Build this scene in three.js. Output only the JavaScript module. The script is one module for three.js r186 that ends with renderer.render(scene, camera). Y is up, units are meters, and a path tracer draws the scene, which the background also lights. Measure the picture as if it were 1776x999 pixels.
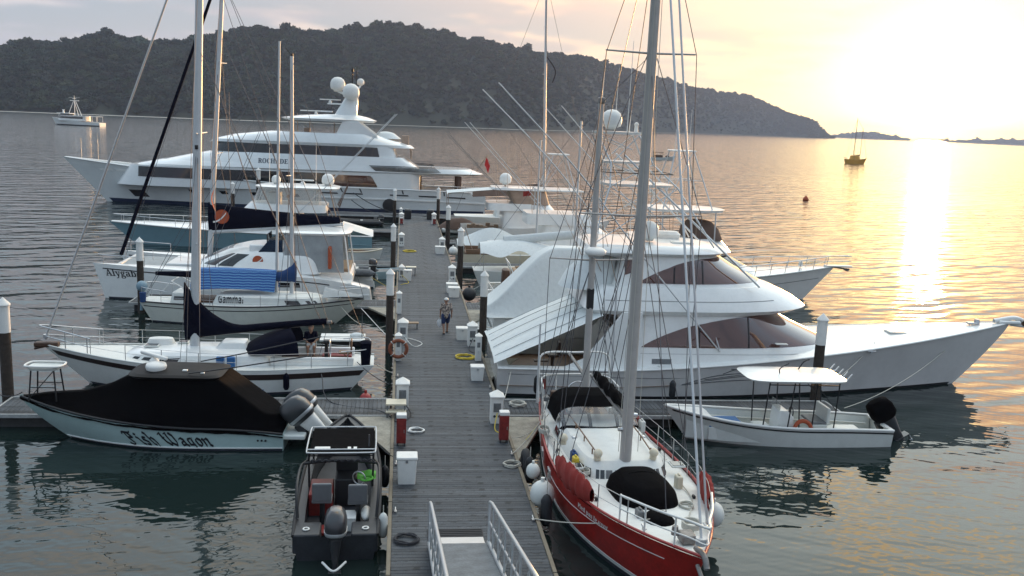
import * as THREE from 'three';
import { mergeGeometries, toCreasedNormals } from 'three/addons/utils/BufferGeometryUtils.js';
import { RoundedBoxGeometry } from 'three/addons/geometries/RoundedBoxGeometry.js';
import { FontLoader } from 'three/addons/loaders/FontLoader.js';
import { ImprovedNoise } from 'three/addons/math/ImprovedNoise.js';
import { MarchingCubes } from 'three/addons/objects/MarchingCubes.js';

// ---------- camera: 10.7 m above the water, the jetty runs along -z ----------
const scene = new THREE.Scene();
const camera = new THREE.PerspectiveCamera(34.67, 16 / 9, 0.1, 30000);
camera.position.set(0, 10.7, 0);
camera.quaternion.setFromRotationMatrix(new THREE.Matrix4().makeBasis(
  new THREE.Vector3(0.99239, 0.04131, 0.116), new THREE.Vector3(-0.01992, 0.9835, -0.1798), new THREE.Vector3(-0.12151, 0.17612, 0.97684)));
const renderer = new THREE.WebGLRenderer({ antialias: true });
renderer.toneMapping = THREE.LinearToneMapping;
renderer.toneMappingExposure = 1.42;
renderer.shadowMap.enabled = true;

// ---------- seeded helpers ----------
const rand = (seed) => () => { seed = (seed + 0x6d2b79f5) | 0; let t = Math.imul(seed ^ (seed >>> 15), 1 | seed); t = (t + Math.imul(t ^ (t >>> 7), 61 | t)) ^ t; return ((t ^ (t >>> 14)) >>> 0) / 4294967296; };
const { lerp, clamp } = THREE.MathUtils, smoothstep = (x, a, b) => { const t = clamp((x - a) / (b - a), 0, 1); return t * t * (3 - 2 * t); };
const perlin = new ImprovedNoise();
const fbm = (x, y, z = 0.5, n = 5) => { let s = 0, a = 0.5; for (let i = 0; i < n; i++) { s += a * perlin.noise(x, y, z + i * 7.3); x *= 2.03; y *= 2.03; a *= 0.5; } return s; };

// ---------- sun and sky: low evening sun behind thin cloud, right of the headland ----------
const SUN = new THREE.Vector3(0.5137, 0.0282, -0.8575).normalize();
const sun = new THREE.DirectionalLight(new THREE.Color().setRGB(1, 0.54, 0.2), 5.0);
sun.name = 'sun';
sun.position.copy(SUN).multiplyScalar(300).add(new THREE.Vector3(0, 0, -60)); sun.target.position.set(0, 0, -60);
sun.castShadow = true; sun.shadow.radius = 2.5; sun.shadow.mapSize.set(2048, 2048);
Object.assign(sun.shadow.camera, { left: -90, right: 90, top: 60, bottom: -60, near: 1, far: 700 });
scene.add(sun, sun.target);
{
  const W = 2560, H = 1280, data = new Float32Array(W * H * 4), sunAz = Math.atan2(SUN.z, SUN.x);
  const warm = [1.0, 0.58, 0.18], core = [1.0, 0.73, 0.22];
  for (let j = 0; j < H; j++) {
    const el = ((j + 0.5) / H - 0.5) * Math.PI, ed = el * 57.2958, ce = Math.cos(el), se = Math.sin(el), up = Math.max(0, ed);
    for (let i = 0; i < W; i++) {
      const az = ((i + 0.5) / W - 0.5) * 2 * Math.PI, x = Math.cos(az) * ce, z = Math.sin(az) * ce;
      const d = Math.acos(clamp(x * SUN.x + se * SUN.y + z * SUN.z, -1, 1)) * 57.2958;
      let da = az - sunAz; da -= Math.round(da / 6.28318) * 6.28318;
      const near = Math.exp(-((d / 38) ** 2)), wide = 0.5 + 0.5 * Math.cos(da);
      // clear air behind the cloud: peach at the skyline, cool grey blue above
      const hz = Math.exp(-up / 3.4), peach = 0.2 + 0.8 * wide * wide * wide;
      const rise = 0.5 + 1.5 * smoothstep(ed, 7, 30) * (0.22 + 0.78 * wide * wide) + 0.05 * wide;
      let r = lerp(0.47 * rise, 0.8, hz * peach), g = lerp(0.64 * rise, 0.58, hz * peach), b = lerp(0.8 * rise, lerp(0.5, 0.4, wide * wide), hz);
      // streaky evening cloud
      let c = 0;
      if (ed > -1) {
        const q = 1 / (0.06 + se), px = x * q * 0.55, pz = z * q * 0.55;
        const streak = fbm(az * 4.2 + 3, up * 0.55, 1.7, 5), high = fbm(px * 1.3 + 9, pz * 1.3, 4.1, 5);
        const m = smoothstep(ed, 9, 17);
        c = smoothstep(lerp(streak * 2.4 + 0.1, high * 1.7 + 0.04, m), -0.1, 0.26);
        const band = smoothstep(ed, 1.6, 3.4);
        c *= 0.25 + 0.75 * band;
        const lit = smoothstep(fbm(px * 3.1, pz * 3.1 + 5, 8.2, 4), -0.2, 0.35);
        const k = near * lerp(0.35, 1, lit);
        const tall = 1 + 0.8 * smoothstep(ed, 8, 32) * wide, cr = (lerp(0.35, 0.98, k) + 0.12 * lit) * tall, cg = (lerp(0.385, 0.68, k) + 0.1 * lit) * tall, cb = (lerp(0.46, 0.42, k) + 0.09 * lit) * tall;
        r = lerp(r, cr, c * 0.85); g = lerp(g, cg, c * 0.85); b = lerp(b, cb, c * 0.85);
      }
      const gold = Math.exp(-(((ed - 11.5) / 4.2) ** 2)) * Math.exp(-((da / 0.5) ** 2)) * 0.8;
      r = lerp(r, 1.9, gold); g = lerp(g, 1.02, gold); b = lerp(b, 0.55, gold);
      if (ed > 12) { const q = 1 / (0.06 + se), hi = smoothstep(ed, 14, 20) * Math.exp(-((da / 0.75) ** 2)), pt = smoothstep(fbm(x * q * 1.6 + 2, z * q * 1.6, 9.3, 4), 0.02, 0.2); r = lerp(r, lerp(1.75, 3.2, pt), hi * 0.8); g = lerp(g, lerp(1.9, 2.15, pt), hi * 0.8); b = lerp(b, lerp(1.8, 0.95, pt), hi * 0.8); }
      const veil = 1 - 0.6 * c * smoothstep(d, 3, 9);
      const g1 = 7 * Math.exp(-d / 2.2), g2 = 3.0 * Math.exp(-d / 4) * veil, g3 = 0.6 * Math.exp(-d / 15) * veil, hi = smoothstep(ed, 9, 24), t1 = lerp(warm[1], 0.98, hi), t2 = lerp(warm[2], 0.92, hi);
      const g4 = 1.3 * Math.exp(-((da / 0.3) ** 2)) * Math.exp(-up / 2.2);
      const o = (j * W + i) * 4;
      data[o] = r + g1 * core[0] + g2 * core[0] + g3 * warm[0] + g4;
      data[o + 1] = g + g1 * core[1] + g2 * core[1] * 0.95 + g3 * t1 + g4 * 0.72;
      data[o + 2] = b + g1 * core[2] + g2 * core[2] * 0.9 + g3 * t2 + g4 * 0.14;
      data[o + 3] = 1;
    }
  }
  const sky = new THREE.DataTexture(data, W, H, THREE.RGBAFormat, THREE.FloatType);
  sky.mapping = THREE.EquirectangularReflectionMapping; sky.magFilter = THREE.LinearFilter; sky.needsUpdate = true;
  scene.background = sky; scene.environment = sky;
}
scene.fog = new THREE.FogExp2(new THREE.Color().setRGB(0.6, 0.72, 0.95), 0.0001);
// ---------- building kit ----------
const V = (x, y, z) => new THREE.Vector3(x, y, z);
const taken = {};
const numbered = (n) => { taken[n] = (taken[n] ?? -1) + 1; return taken[n] ? n + '_' + String(taken[n]).padStart(3, '0') : n; };
function metreUV(g) {
  const p = g.attributes.position, n = g.attributes.normal, uv = new Float32Array(p.count * 2);
  for (let i = 0; i < p.count; i++) {
    const ax = Math.abs(n.getX(i)), ay = Math.abs(n.getY(i)), az = Math.abs(n.getZ(i));
    const [u, v] = ay >= ax && ay >= az ? [p.getX(i), p.getZ(i)] : ax >= az ? [p.getZ(i), p.getY(i)] : [p.getX(i), p.getY(i)];
    uv[i * 2] = u; uv[i * 2 + 1] = v;
  }
  g.setAttribute('uv', new THREE.BufferAttribute(uv, 2));
  return g;
}
const plain = (g) => { const q = g.index ? g.toNonIndexed() : g; for (const k of Object.keys(q.attributes)) if (!['position', 'normal', 'uv'].includes(k)) q.deleteAttribute(k); if (!q.attributes.uv) q.setAttribute('uv', new THREE.BufferAttribute(new Float32Array(q.attributes.position.count * 2), 2)); return q; };
const merge = (list) => { const a = list.flat(9).filter(Boolean); return a.length === 1 ? a[0] : mergeGeometries(a.map(plain)); };
function mk(name, geo, mat, parent) {
  let g = Array.isArray(geo) ? merge(geo) : geo;
  if (mat.userData.metres && !g.userData.own) { if (!g.attributes.normal) g.computeVertexNormals(); metreUV(g); g.userData.own = true; }
  const m = new THREE.Mesh(g, mat); m.name = parent ? name : numbered(name); m.castShadow = m.receiveShadow = true;
  (parent ?? scene).add(m);
  return m;
}
const tag = (o, label, category, group, kind) => { Object.assign(o.userData, { label, category }); if (group) o.userData.group = group; if (kind) o.userData.kind = kind; return o; };
function thing(name, label, category, pos = [0, 0, 0], turn = 0, group) {
  const o = new THREE.Group(); o.name = numbered(name); scene.add(o); o.position.set(...pos); o.rotation.y = turn;
  return tag(o, label, category, group);
}
const copyOf = (src, label, pos, turn = 0) => { const c = src.clone(); c.name = numbered(src.name.replace(/_\d{3}$/, '')); c.userData = { ...src.userData, label: label ?? src.userData.label }; c.position.set(...pos); c.rotation.y = turn; scene.add(c); return c; };
const struct = (name, geo, mat) => { const m = mk(name, geo, mat); m.userData.kind = 'structure'; return m; };
// primitives
const box = (w, h, d, x = 0, y = 0, z = 0, r = 0) => (r ? new RoundedBoxGeometry(w, h, d, 2, Math.min(r, w / 2.01, h / 2.01, d / 2.01)) : new THREE.BoxGeometry(w, h, d)).translate(x, y, z);
const qd = new THREE.Quaternion(), up0 = V(0, 1, 0);
function rod(a, b, r = 0.02, r2 = r, seg = 6) {
  const A = V(...a), B = V(...b), d = B.clone().sub(A), l = d.length();
  return new THREE.CylinderGeometry(r2, r, l, seg, 1).applyQuaternion(qd.setFromUnitVectors(up0, d.normalize())).translate((A.x + B.x) / 2, (A.y + B.y) / 2, (A.z + B.z) / 2);
}
const tube = (pts, r = 0.02, n = pts.length * 4, seg = 6, closed = false, tension) => new THREE.TubeGeometry(new THREE.CatmullRomCurve3(pts.map((p) => V(...p)), closed, 'catmullrom', tension ?? 0.5), n, r, seg, closed);
const polyrod = (pts, r = 0.02, seg = 6) => pts.slice(1).map((p, i) => rod(pts[i], p, r, r, seg));
const cyl = (r1, r2, h, x, y, z, seg = 16) => new THREE.CylinderGeometry(r2, r1, h, seg).translate(x, y + h / 2, z);
const ball = (r, x, y, z, sx = 1, sy = 1, sz = 1, n = 16) => new THREE.SphereGeometry(r, n, Math.round(n * 0.7)).scale(sx, sy, sz).translate(x, y, z);
const lathe = (pts, x = 0, y = 0, z = 0, seg = 20) => new THREE.LatheGeometry(pts.map((p) => new THREE.Vector2(p[0], p[1])), seg).translate(x, y, z);
const ring = (R, r, x, y, z, rx = 0, ry = 0, n = 28) => new THREE.TorusGeometry(R, r, 8, n).rotateX(rx).rotateY(ry).translate(x, y, z);
const sag = (a, b, drop, r = 0.012, n = 12) => { const P = []; for (let i = 0; i <= n; i++) { const t = i / n; P.push([lerp(a[0], b[0], t), lerp(a[1], b[1], t) - drop * 4 * t * (1 - t), lerp(a[2], b[2], t)]); } return tube(P, r, n * 2, 5); };
const prism = (pts, depth, bevel = 0) => new THREE.ExtrudeGeometry(new THREE.Shape(pts.map((p) => new THREE.Vector2(p[0], p[1]))), { depth: depth - 2 * bevel, bevelEnabled: bevel > 0, bevelThickness: bevel, bevelSize: bevel, bevelOffset: -bevel, bevelSegments: 2, steps: 1 }).translate(0, 0, -depth / 2 + bevel);
// a grid surface from P(u, v) -> [x, y, z]
function grid(P, nu, nv, u0 = 0, u1 = 1, v0 = 0, v1 = 1) {
  const pos = [], uv = [], idx = [];
  for (let j = 0; j <= nv; j++) for (let i = 0; i <= nu; i++) { const u = lerp(u0, u1, i / nu), lo = typeof v0 === 'function' ? v0(u) : v0, hi = typeof v1 === 'function' ? v1(u) : v1, p = P(u, lerp(lo, hi, j / nv)); pos.push(p[0], p[1], p[2]); uv.push(i / nu, j / nv); }
  for (let j = 0; j < nv; j++) for (let i = 0; i < nu; i++) { const a = j * (nu + 1) + i, b = a + 1, c = a + nu + 1, d = c + 1; idx.push(a, b, d, a, d, c); }
  const g = new THREE.BufferGeometry();
  g.setAttribute('position', new THREE.Float32BufferAttribute(pos, 3)); g.setAttribute('uv', new THREE.Float32BufferAttribute(uv, 2)); g.setIndex(idx); g.computeVertexNormals();
  return g;
}
const crease = (g, a = 0.6) => toCreasedNormals(g, a);
function normalAt(P, u, v) { const e = 1e-3, a = V(...P(u - e, v)), b = V(...P(u + e, v)), c = V(...P(u, v - e)), d = V(...P(u, v + e)); return b.sub(a).cross(d.sub(c)).normalize(); }
const offset = (P, o, flip = 1) => (u, v) => { const n = normalAt(P, u, v), p = P(u, v); return [p[0] + n.x * o * flip, p[1] + n.y * o * flip, p[2] + n.z * o * flip]; };
// a solid plate lying on surface P: outer face proud by o, with a rim down to the surface
function plate(P, nu, nv, u0, u1, v0, v1, o = 0.01, flip = 1) {
  const f0 = (u) => (typeof v0 === 'function' ? v0(u) : v0), f1 = (u) => (typeof v1 === 'function' ? v1(u) : v1), A = offset(P, o, flip), B = offset(P, -0.004, flip);
  const rim = (q) => grid((s, t) => (t < 0.5 ? A : B)(...q(s)), Math.max(nu, nv), 1);
  return merge([grid(A, nu, nv, u0, u1, v0, v1), rim((s) => [lerp(u0, u1, s), f0(lerp(u0, u1, s))]), rim((s) => [lerp(u0, u1, s), f1(lerp(u0, u1, s))]), rim((s) => [u0, lerp(f0(u0), f1(u0), s)]), rim((s) => [u1, lerp(f0(u1), f1(u1), s)])]);
}
// stacked outlines: superstructures, roofs, covers.  layer: {y, a, b, w, nf, nb, m, z, tilt}: a = aft x, b = fore x, w = half width
function stack(layers) {
  const at = (u, L) => { const t = u * Math.PI * 2, c = Math.cos(t), s = Math.sin(t), n = c > 0 ? L.nf ?? 2.4 : L.nb ?? 6, m = L.m ?? (c > 0 ? L.nf ?? 2.4 : L.nb ?? 6); const cx = lerp(L.a, L.b, L.k ?? 0.5), rx = c > 0 ? L.b - cx : cx - L.a; const X = cx + rx * Math.sign(c) * Math.abs(c) ** (2 / n); return [X, L.y + (L.tilt ?? 0) * (X - cx), L.w * Math.sign(s) * Math.abs(s) ** (2 / m) + (L.z ?? 0)]; };
  const P = (u, v) => { const q = clamp(v, 0, 1) * (layers.length - 1), i = Math.min(layers.length - 2, Math.floor(q)), f = q - i, A = at(u, layers[i]), B = at(u, layers[i + 1]); return [lerp(A[0], B[0], f), lerp(A[1], B[1], f), lerp(A[2], B[2], f)]; };
  const cap = (k, n = 48, cam = 0) => grid((u, v) => { const L = layers[k], p = at(u, L), cx = lerp(L.a, L.b, L.k ?? 0.5); return [lerp(cx, p[0], v), (L.y + (L.tilt ?? 0) * (lerp(cx, p[0], v) - cx)) + cam * (1 - v * v), lerp(L.z ?? 0, p[2], v)]; }, n, 4, 0, 1, 0, 1);
  const side = (s) => (x, v) => { const q = clamp(v, 0, 1) * (layers.length - 1), i = Math.min(layers.length - 2, Math.floor(q)), f = q - i, A = layers[i], B = layers[i + 1], L = (k, d) => lerp(A[k] ?? d, B[k] ?? d, f), a = L('a'), b = L('b'), cx = lerp(a, b, L('k', 0.5)), rx = x > cx ? b - cx : cx - a, n = x > cx ? A.nf ?? 2.4 : A.nb ?? 6, m = A.m ?? n; return [x, L('y') + L('tilt', 0) * (x - cx), s * L('w') * Math.max(0, 1 - Math.min(1, Math.abs(x - cx) / rx) ** n) ** (1 / m) + L('z', 0)]; };
  return { P, at, cap, layers, side, sideText: (s, x0, v0, dir, o = 0.016) => { const Po = offset(side(s), o, s), yy = layers[layers.length - 1].y - layers[0].y; return (x, y) => { const q = Po(x0 + dir * x, v0); const r = Po(x0 + dir * x, v0 + y / yy); return r; }; },
    geo: (n = 56, cam = 0, a = 0.5, bottom = false) => crease(merge([grid(P, n, layers.length - 1), cap(layers.length - 1, n, cam), bottom && cap(0, n, 0)]), a),
    band: (u0, u1, v0, v1, o = 0.012, nu = 40) => plate(P, nu, 2, u0, u1, v0, v1, o, -1) };
}
// hulls: local +x is the bow, y = 0 the waterline, x runs 0 (stern) .. L (bow at sheer)
function Hull(o) {
  const h = { rake: 1, sternRake: 0, transom: 0.85, tm: 0.4, p: 2, q: 1, pw: 1.6, wl: 0.88, flare: 1, low: 0.35, mid: 0.42, bowUp: 1.6, ...o };
  const prof = (t, p, q) => (t < h.tm ? lerp(h.transom, 1, Math.sin((t / h.tm) * Math.PI / 2)) : Math.max(0, 1 - ((t - h.tm) / (1 - h.tm)) ** p) ** q);
  const sheer = (t) => (t < h.mid ? lerp(h.sternH, h.midH, 1 - (1 - t / h.mid) ** 2) : lerp(h.midH, h.bowH, ((t - h.mid) / (1 - h.mid)) ** h.bowUp));
  const half = (t) => (h.beam / 2) * prof(t, h.p, h.q);
  const P = (t, v, s = 1) => {
    const tt = clamp(t, 0, 1), Y = sheer(tt), y = lerp(-h.low, Y, v), vv = clamp(v, 0, 1), hs = half(tt), hw = (h.beam / 2) * h.wl * prof(tt, h.pw, h.q) * (h.keel ? lerp(h.keel, 1, Math.min(1, vv * 2.2)) : 1);
    const k = 1 - vv, x0 = h.sternRake * k, x1 = h.L - h.rake * k ** (h.rakeCurve ?? 1);
    return [lerp(x0, x1, t), y, s * lerp(hw, hs, vv ** h.flare)];
  };
  const side = (s) => (u, v) => P(u, v, s);
  const vAt = (t, y) => (y + h.low) / (sheer(t) + h.low);
  const tn = h.n ?? 36;
  return { ...h, P, sheer, half, side, vAt,
    shell: () => merge([grid(side(1), tn, 10), grid(side(-1), tn, 10), crease(grid((u, v) => { const a = P(0, v, 1); return [a[0], a[1], lerp(-a[2], a[2], u)]; }, 6, 8))]),
    // a stripe on one side between two heights given as offsets from the sheer (neg = below) or absolute heights
    stripe: (s, t0, t1, a, b, o = 0.006, n = 30) => plate(side(s), n, 2, t0, t1, (t) => (typeof a === 'function' ? a(t) : 1 + a / (sheer(t) + h.low)), (t) => (typeof b === 'function' ? b(t) : 1 + b / (sheer(t) + h.low)), o, s),
    water: (s, y0, y1, o = 0.006) => plate(side(s), 30, 2, 0.004, 0.985, (t) => vAt(t, y0), (t) => vAt(t, y1), o, s),
    deck: (drop = 0.02, inset = 0.03, t0 = 0, t1 = 0.995, camber = 0.06) => grid((u, v) => { const w = Math.max(0, half(u) - inset), k = v * 2 - 1; return [P(u, 1)[0], sheer(u) - drop + camber * (1 - k * k) * (w / (h.beam / 2)), k * w]; }, 30, 8, t0, t1),
    edge: (s, t0 = 0, t1 = 1, dy = 0, inset = 0, n = 20) => Array.from({ length: n + 1 }, (_, i) => { const t = lerp(t0, t1, i / n), p = P(t, 1, s); return [p[0], p[1] + dy, s * Math.max(0, Math.abs(p[2]) - inset)]; }),
  };
}
// guard rails of posts and wires along a sheer
function guard(h, root, mat, { t0 = 0.05, t1 = 0.95, n = 6, ht = 0.62, inset = 0.08, sides = [1, -1], wires = [0.5, 1], r = 0.014, each = true } = {}) {
  const w = [], mat0 = mat;
  for (const s of sides) {
    const posts = [];
    for (let i = 0; i < n; i++) { const t = lerp(t0, t1, i / (n - 1)), p = h.P(t, 1, s), b = [p[0], p[1], p[2] - s * Math.min(inset, Math.abs(p[2]))]; posts.push(b); const g = rod(b, [b[0], b[1] + ht, b[2]], r, r, 5); if (each) mk('stanchion', g, mat, root); else w.push(g); }
    if (each) { const q = []; for (const k of wires) for (let i = 0; i < n - 1; i++) q.push(rod([posts[i][0], posts[i][1] + ht * k, posts[i][2]], [posts[i + 1][0], posts[i + 1][1] + ht * k, posts[i + 1][2]], r * 0.6, r * 0.6, 4)); mk('guard_wire', q, mat0, root); continue; }
    for (const k of wires) for (let i = 0; i < n - 1; i++) w.push(rod([posts[i][0], posts[i][1] + ht * k, posts[i][2]], [posts[i + 1][0], posts[i + 1][1] + ht * k, posts[i + 1][2]], r * 0.6, r * 0.6, 4));
  }
  if (w.length) mk('guard_rail', w, mat, root);
}
// lettering laid on a surface: at(x, y) -> point, x and y in metres along and up the surface
const fonts = {};
for (const k of ['serif_bold', 'sans_bold', 'serif_regular', 'sans_regular']) fonts[k] = await new FontLoader().loadAsync('fonts/droid/droid_' + k + '.typeface.json');
function textOn(str, size, font, at, stretch = 1) {
  const g = new THREE.ShapeGeometry(fonts[font].generateShapes(str, size), 4), p = g.attributes.position;
  for (let i = 0; i < p.count; i++) { const q = at(p.getX(i) * stretch, p.getY(i)); p.setXYZ(i, q[0], q[1], q[2]); }
  g.computeVertexNormals();
  return g;
}
// on a hull side: start t, height y, dir +1 reads towards the bow
const hullWriter = (h, s, t, y, dir, o = 0.012) => { const Po = offset(h.side(s), o, s); const x0 = h.P(t, 0.8, s)[0]; return (x, yy) => { const tt = t + (dir * x) / (h.L - h.rake * 0.3), Y = y + yy; return Po(tt, h.vAt(tt, Y)); }; };

// ---------- procedural materials ----------
function tex(size, fn, srgb = true) {
  const d = new Uint8Array(size * size * 4);
  for (let y = 0; y < size; y++) for (let x = 0; x < size; x++) { const c = fn(x / size, y / size), o = (y * size + x) * 4; d[o] = c[0] * 255; d[o + 1] = c[1] * 255; d[o + 2] = c[2] * 255; d[o + 3] = 255; }
  const t = new THREE.DataTexture(d, size, size); t.wrapS = t.wrapT = THREE.RepeatWrapping; t.magFilter = THREE.LinearFilter; t.minFilter = THREE.LinearMipmapLinearFilter; t.generateMipmaps = true; if (srgb) t.colorSpace = THREE.SRGBColorSpace; t.needsUpdate = true;
  return t;
}
// tiling noise 0..1
const wrapNoise = (u, v, f, z, n = 4) => { let s = 0, a = 0.5, t = 0; for (let i = 0; i < n; i++) { const F = f * 2 ** i, x = u * F, y = v * F, bx = u, by = v; const q = (ox, oy) => perlin.noise(x - ox * F, y - oy * F, z + i * 3.1); s += a * lerp(lerp(q(0, 0), q(1, 0), bx), lerp(q(0, 1), q(1, 1), bx), by); t += a; a *= 0.5; } return clamp(0.5 + s / t * 0.9, 0, 1); };
const scaled = (t, m) => { const c = t.clone(); c.repeat.set(1 / m, 1 / m); c.needsUpdate = true; return c; };
const grime = tex(256, (u, v) => { const a = wrapNoise(u, v, 4, 1.3), b = wrapNoise(u, v, 24, 5.1, 3); const k = 0.955 + 0.045 * smoothstep(a * 0.7 + b * 0.3, 0.2, 0.65); return [k, k * 0.996, k * 0.985]; });
const weave = tex(256, (u, v) => { const a = wrapNoise(u, v, 3, 2.2), b = wrapNoise(u, v, 40, 7.7, 2); const k = 0.78 + 0.16 * a + 0.1 * (b - 0.5); return [k, k, k]; });
const rust = tex(256, (u, v) => { const a = wrapNoise(u, v, 5, 9.4), b = wrapNoise(u, v, 30, 4.4, 2); const k = 0.7 + 0.3 * a + 0.2 * (b - 0.5); return [clamp(k, 0, 1), clamp(k, 0, 1), clamp(k, 0, 1)]; });
const grainT = tex(512, (u, v) => { const a = wrapNoise(u, v, 3, 3.3), s = wrapNoise((u * 1) % 1, (v * 1) % 1, 6, 6.1), f = wrapNoise(u, v, 60, 8.8, 2); const st = 0.5 + 0.5 * Math.sin((v * 90 + s * 9) * 6.28318); const k = 0.66 + 0.2 * a + 0.08 * st + 0.12 * (f - 0.5); return [k, k, k]; });
const bumpT = tex(256, (u, v) => { const k = wrapNoise(u, v, 5, 12.2, 5); return [k, k, k]; }, false);
const rgb = (c) => (Array.isArray(c) ? new THREE.Color().setRGB(...c) : new THREE.Color(c));
function mat(color, rough = 0.5, o = {}) {
  const { map, metres, bump, ...rest } = o, m = new THREE.MeshPhysicalMaterial({ color: rgb(color), roughness: rough, side: THREE.DoubleSide, ...rest });
  if (map) { m.map = scaled(map, metres ?? 1); m.userData.metres = true; }
  if (bump) { m.bumpMap = scaled(bump[0], bump[2] ?? 1); m.bumpScale = bump[1]; m.userData.metres = true; }
  return m;
}
const M = {
  gel: mat([0.83, 0.84, 0.83], 0.28, { clearcoat: 0.5, clearcoatRoughness: 0.12, map: grime, metres: 3 }),
  gelOld: mat([0.66, 0.68, 0.66], 0.4, { map: grime, metres: 1.7 }),
  cream: mat([0.66, 0.6, 0.47], 0.5, { map: grime, metres: 1.2 }),
  deckWhite: mat([0.72, 0.73, 0.71], 0.6, { map: grime, metres: 1.1 }),
  yacht: mat([0.72, 0.75, 0.76], 0.22, { clearcoat: 0.7, clearcoatRoughness: 0.08, map: grime, metres: 9 }),
  glass: mat([0.012, 0.012, 0.014], 0.05, { ior: 1.52, clearcoat: 0.5 }),
  glassRed: mat([0.07, 0.017, 0.011], 0.04, { ior: 1.6, clearcoat: 1, clearcoatRoughness: 0.02 }),
  clear: mat([0.85, 0.86, 0.85], 0.08, { transmission: 0.85, thickness: 0, ior: 1.45 }),
  black: mat([0.012, 0.012, 0.014], 0.5),
  rubber: mat([0.02, 0.02, 0.022], 0.75),
  steel: mat([0.55, 0.56, 0.57], 0.28, { metalness: 1 }),
  alu: mat([0.6, 0.62, 0.64], 0.45, { metalness: 0.75, map: grime, metres: 1.3 }),
  spar: mat([0.56, 0.58, 0.6], 0.42, { metalness: 0.15, map: grime, metres: 0.9 }),
  sparRed: mat([0.42, 0.4, 0.385], 0.5, { map: grime, metres: 0.8 }),
  sparDark: mat([0.3, 0.285, 0.27], 0.5, { metalness: 0.3, map: rust, metres: 0.8 }),
  wire: mat([0.12, 0.12, 0.13], 0.45, { metalness: 0.6 }),
  wireLight: mat([0.5, 0.5, 0.5], 0.4, { metalness: 0.7 }),
  rope: mat([0.5, 0.48, 0.42], 0.9),
  ropeDark: mat([0.04, 0.04, 0.045], 0.9),
  canvasNavy: mat([0.006, 0.007, 0.018], 0.9, { map: weave, metres: 1.1, specularIntensity: 0.15, bump: [bumpT, 0.025, 1.3] }),
  canvasBlack: mat([0.0045, 0.004, 0.0048], 0.9, { specularIntensity: 0.1, map: weave, metres: 1.3, bump: [bumpT, 0.02, 1.6] }),
  canvasWhite: mat([0.66, 0.7, 0.71], 0.8, { map: grime, metres: 0.7, bump: [bumpT, 0.02, 2.2] }),
  canvasGrey: mat([0.45, 0.48, 0.49], 0.85, { map: weave, metres: 1.5 }),
  canvasBlue: mat([0.02, 0.07, 0.22], 0.8, { map: weave, metres: 0.9 }),
  teak: mat([0.27, 0.15, 0.08], 0.6, { map: grainT, metres: 0.8 }),
  teakDark: mat([0.12, 0.06, 0.035], 0.5, { map: grainT, metres: 0.8 }),
  cushion: mat([0.4, 0.28, 0.18], 0.8, { map: weave, metres: 0.7 }),
  red: mat([0.46, 0.022, 0.016], 0.4, { clearcoat: 0.2, map: rust, metres: 2.3 }),
  redBox: mat([0.3, 0.03, 0.025], 0.45, { map: rust, metres: 0.6 }),
  ringOrange: mat([0.34, 0.1, 0.045], 0.65, { map: rust, metres: 0.4 }),
  orange: mat([0.55, 0.1, 0.03], 0.6, { map: weave, metres: 0.4 }),
  navyHull: mat([0.015, 0.025, 0.06], 0.3, { clearcoat: 0.4 }),
  antifoul: mat([0.03, 0.032, 0.05], 0.7, { map: rust, metres: 1 }),
  greyPvc: mat([0.2, 0.22, 0.24], 0.65, { map: rust, metres: 0.8 }),
  darkPvc: mat([0.03, 0.033, 0.038], 0.6, { map: rust, metres: 0.8 }),
  engine: mat([0.03, 0.03, 0.033], 0.3, { clearcoat: 0.6 }),
  engineDark: mat([0.035, 0.037, 0.04], 0.35, { clearcoat: 0.5, map: grime, metres: 0.5 }),
  engineGrey: mat([0.13, 0.135, 0.145], 0.35, { clearcoat: 0.4, map: grime, metres: 0.5 }),
  letter: mat([0.015, 0.015, 0.02], 0.5),
  ink: mat([0.04, 0.05, 0.08], 0.5),
  grey: mat([0.22, 0.23, 0.235], 0.6, { map: rust, metres: 0.7 }),
  white: mat([0.75, 0.75, 0.73], 0.5, { map: grime, metres: 0.9 }),
  green: mat([0.12, 0.5, 0.05], 0.7, { map: weave, metres: 0.5 }),
  blue: mat([0.03, 0.16, 0.42], 0.6, { map: weave, metres: 0.7 }),
  redCloth: mat([0.36, 0.03, 0.02], 0.8, { map: weave, metres: 0.5 }),
  brownCanvas: mat([0.16, 0.1, 0.075], 0.85, { map: weave, metres: 1.2 }),
  blueStripe: mat([1, 1, 1], 0.8, { map: tex(256, (u, v) => { const k = Math.sin((v * 8 + 0.06 * Math.sin(u * 12.566)) * 6.28318) > -0.1 ? 1 : 0, n = 0.9 + 0.2 * (wrapNoise(u, v, 20, 3.9, 2) - 0.5); return k ? [0.13 * n, 0.33 * n, 0.62 * n] : [0.42 * n, 0.62 * n, 0.8 * n]; }), metres: 1 }),
  paleBlue: mat([0.4, 0.55, 0.6], 0.3, { clearcoat: 0.4, map: grime, metres: 2 }),
  tan: mat([0.5, 0.36, 0.27], 0.7, { map: weave, metres: 1 }),
  yellow: mat([0.6, 0.45, 0.04], 0.6),
};
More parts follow.
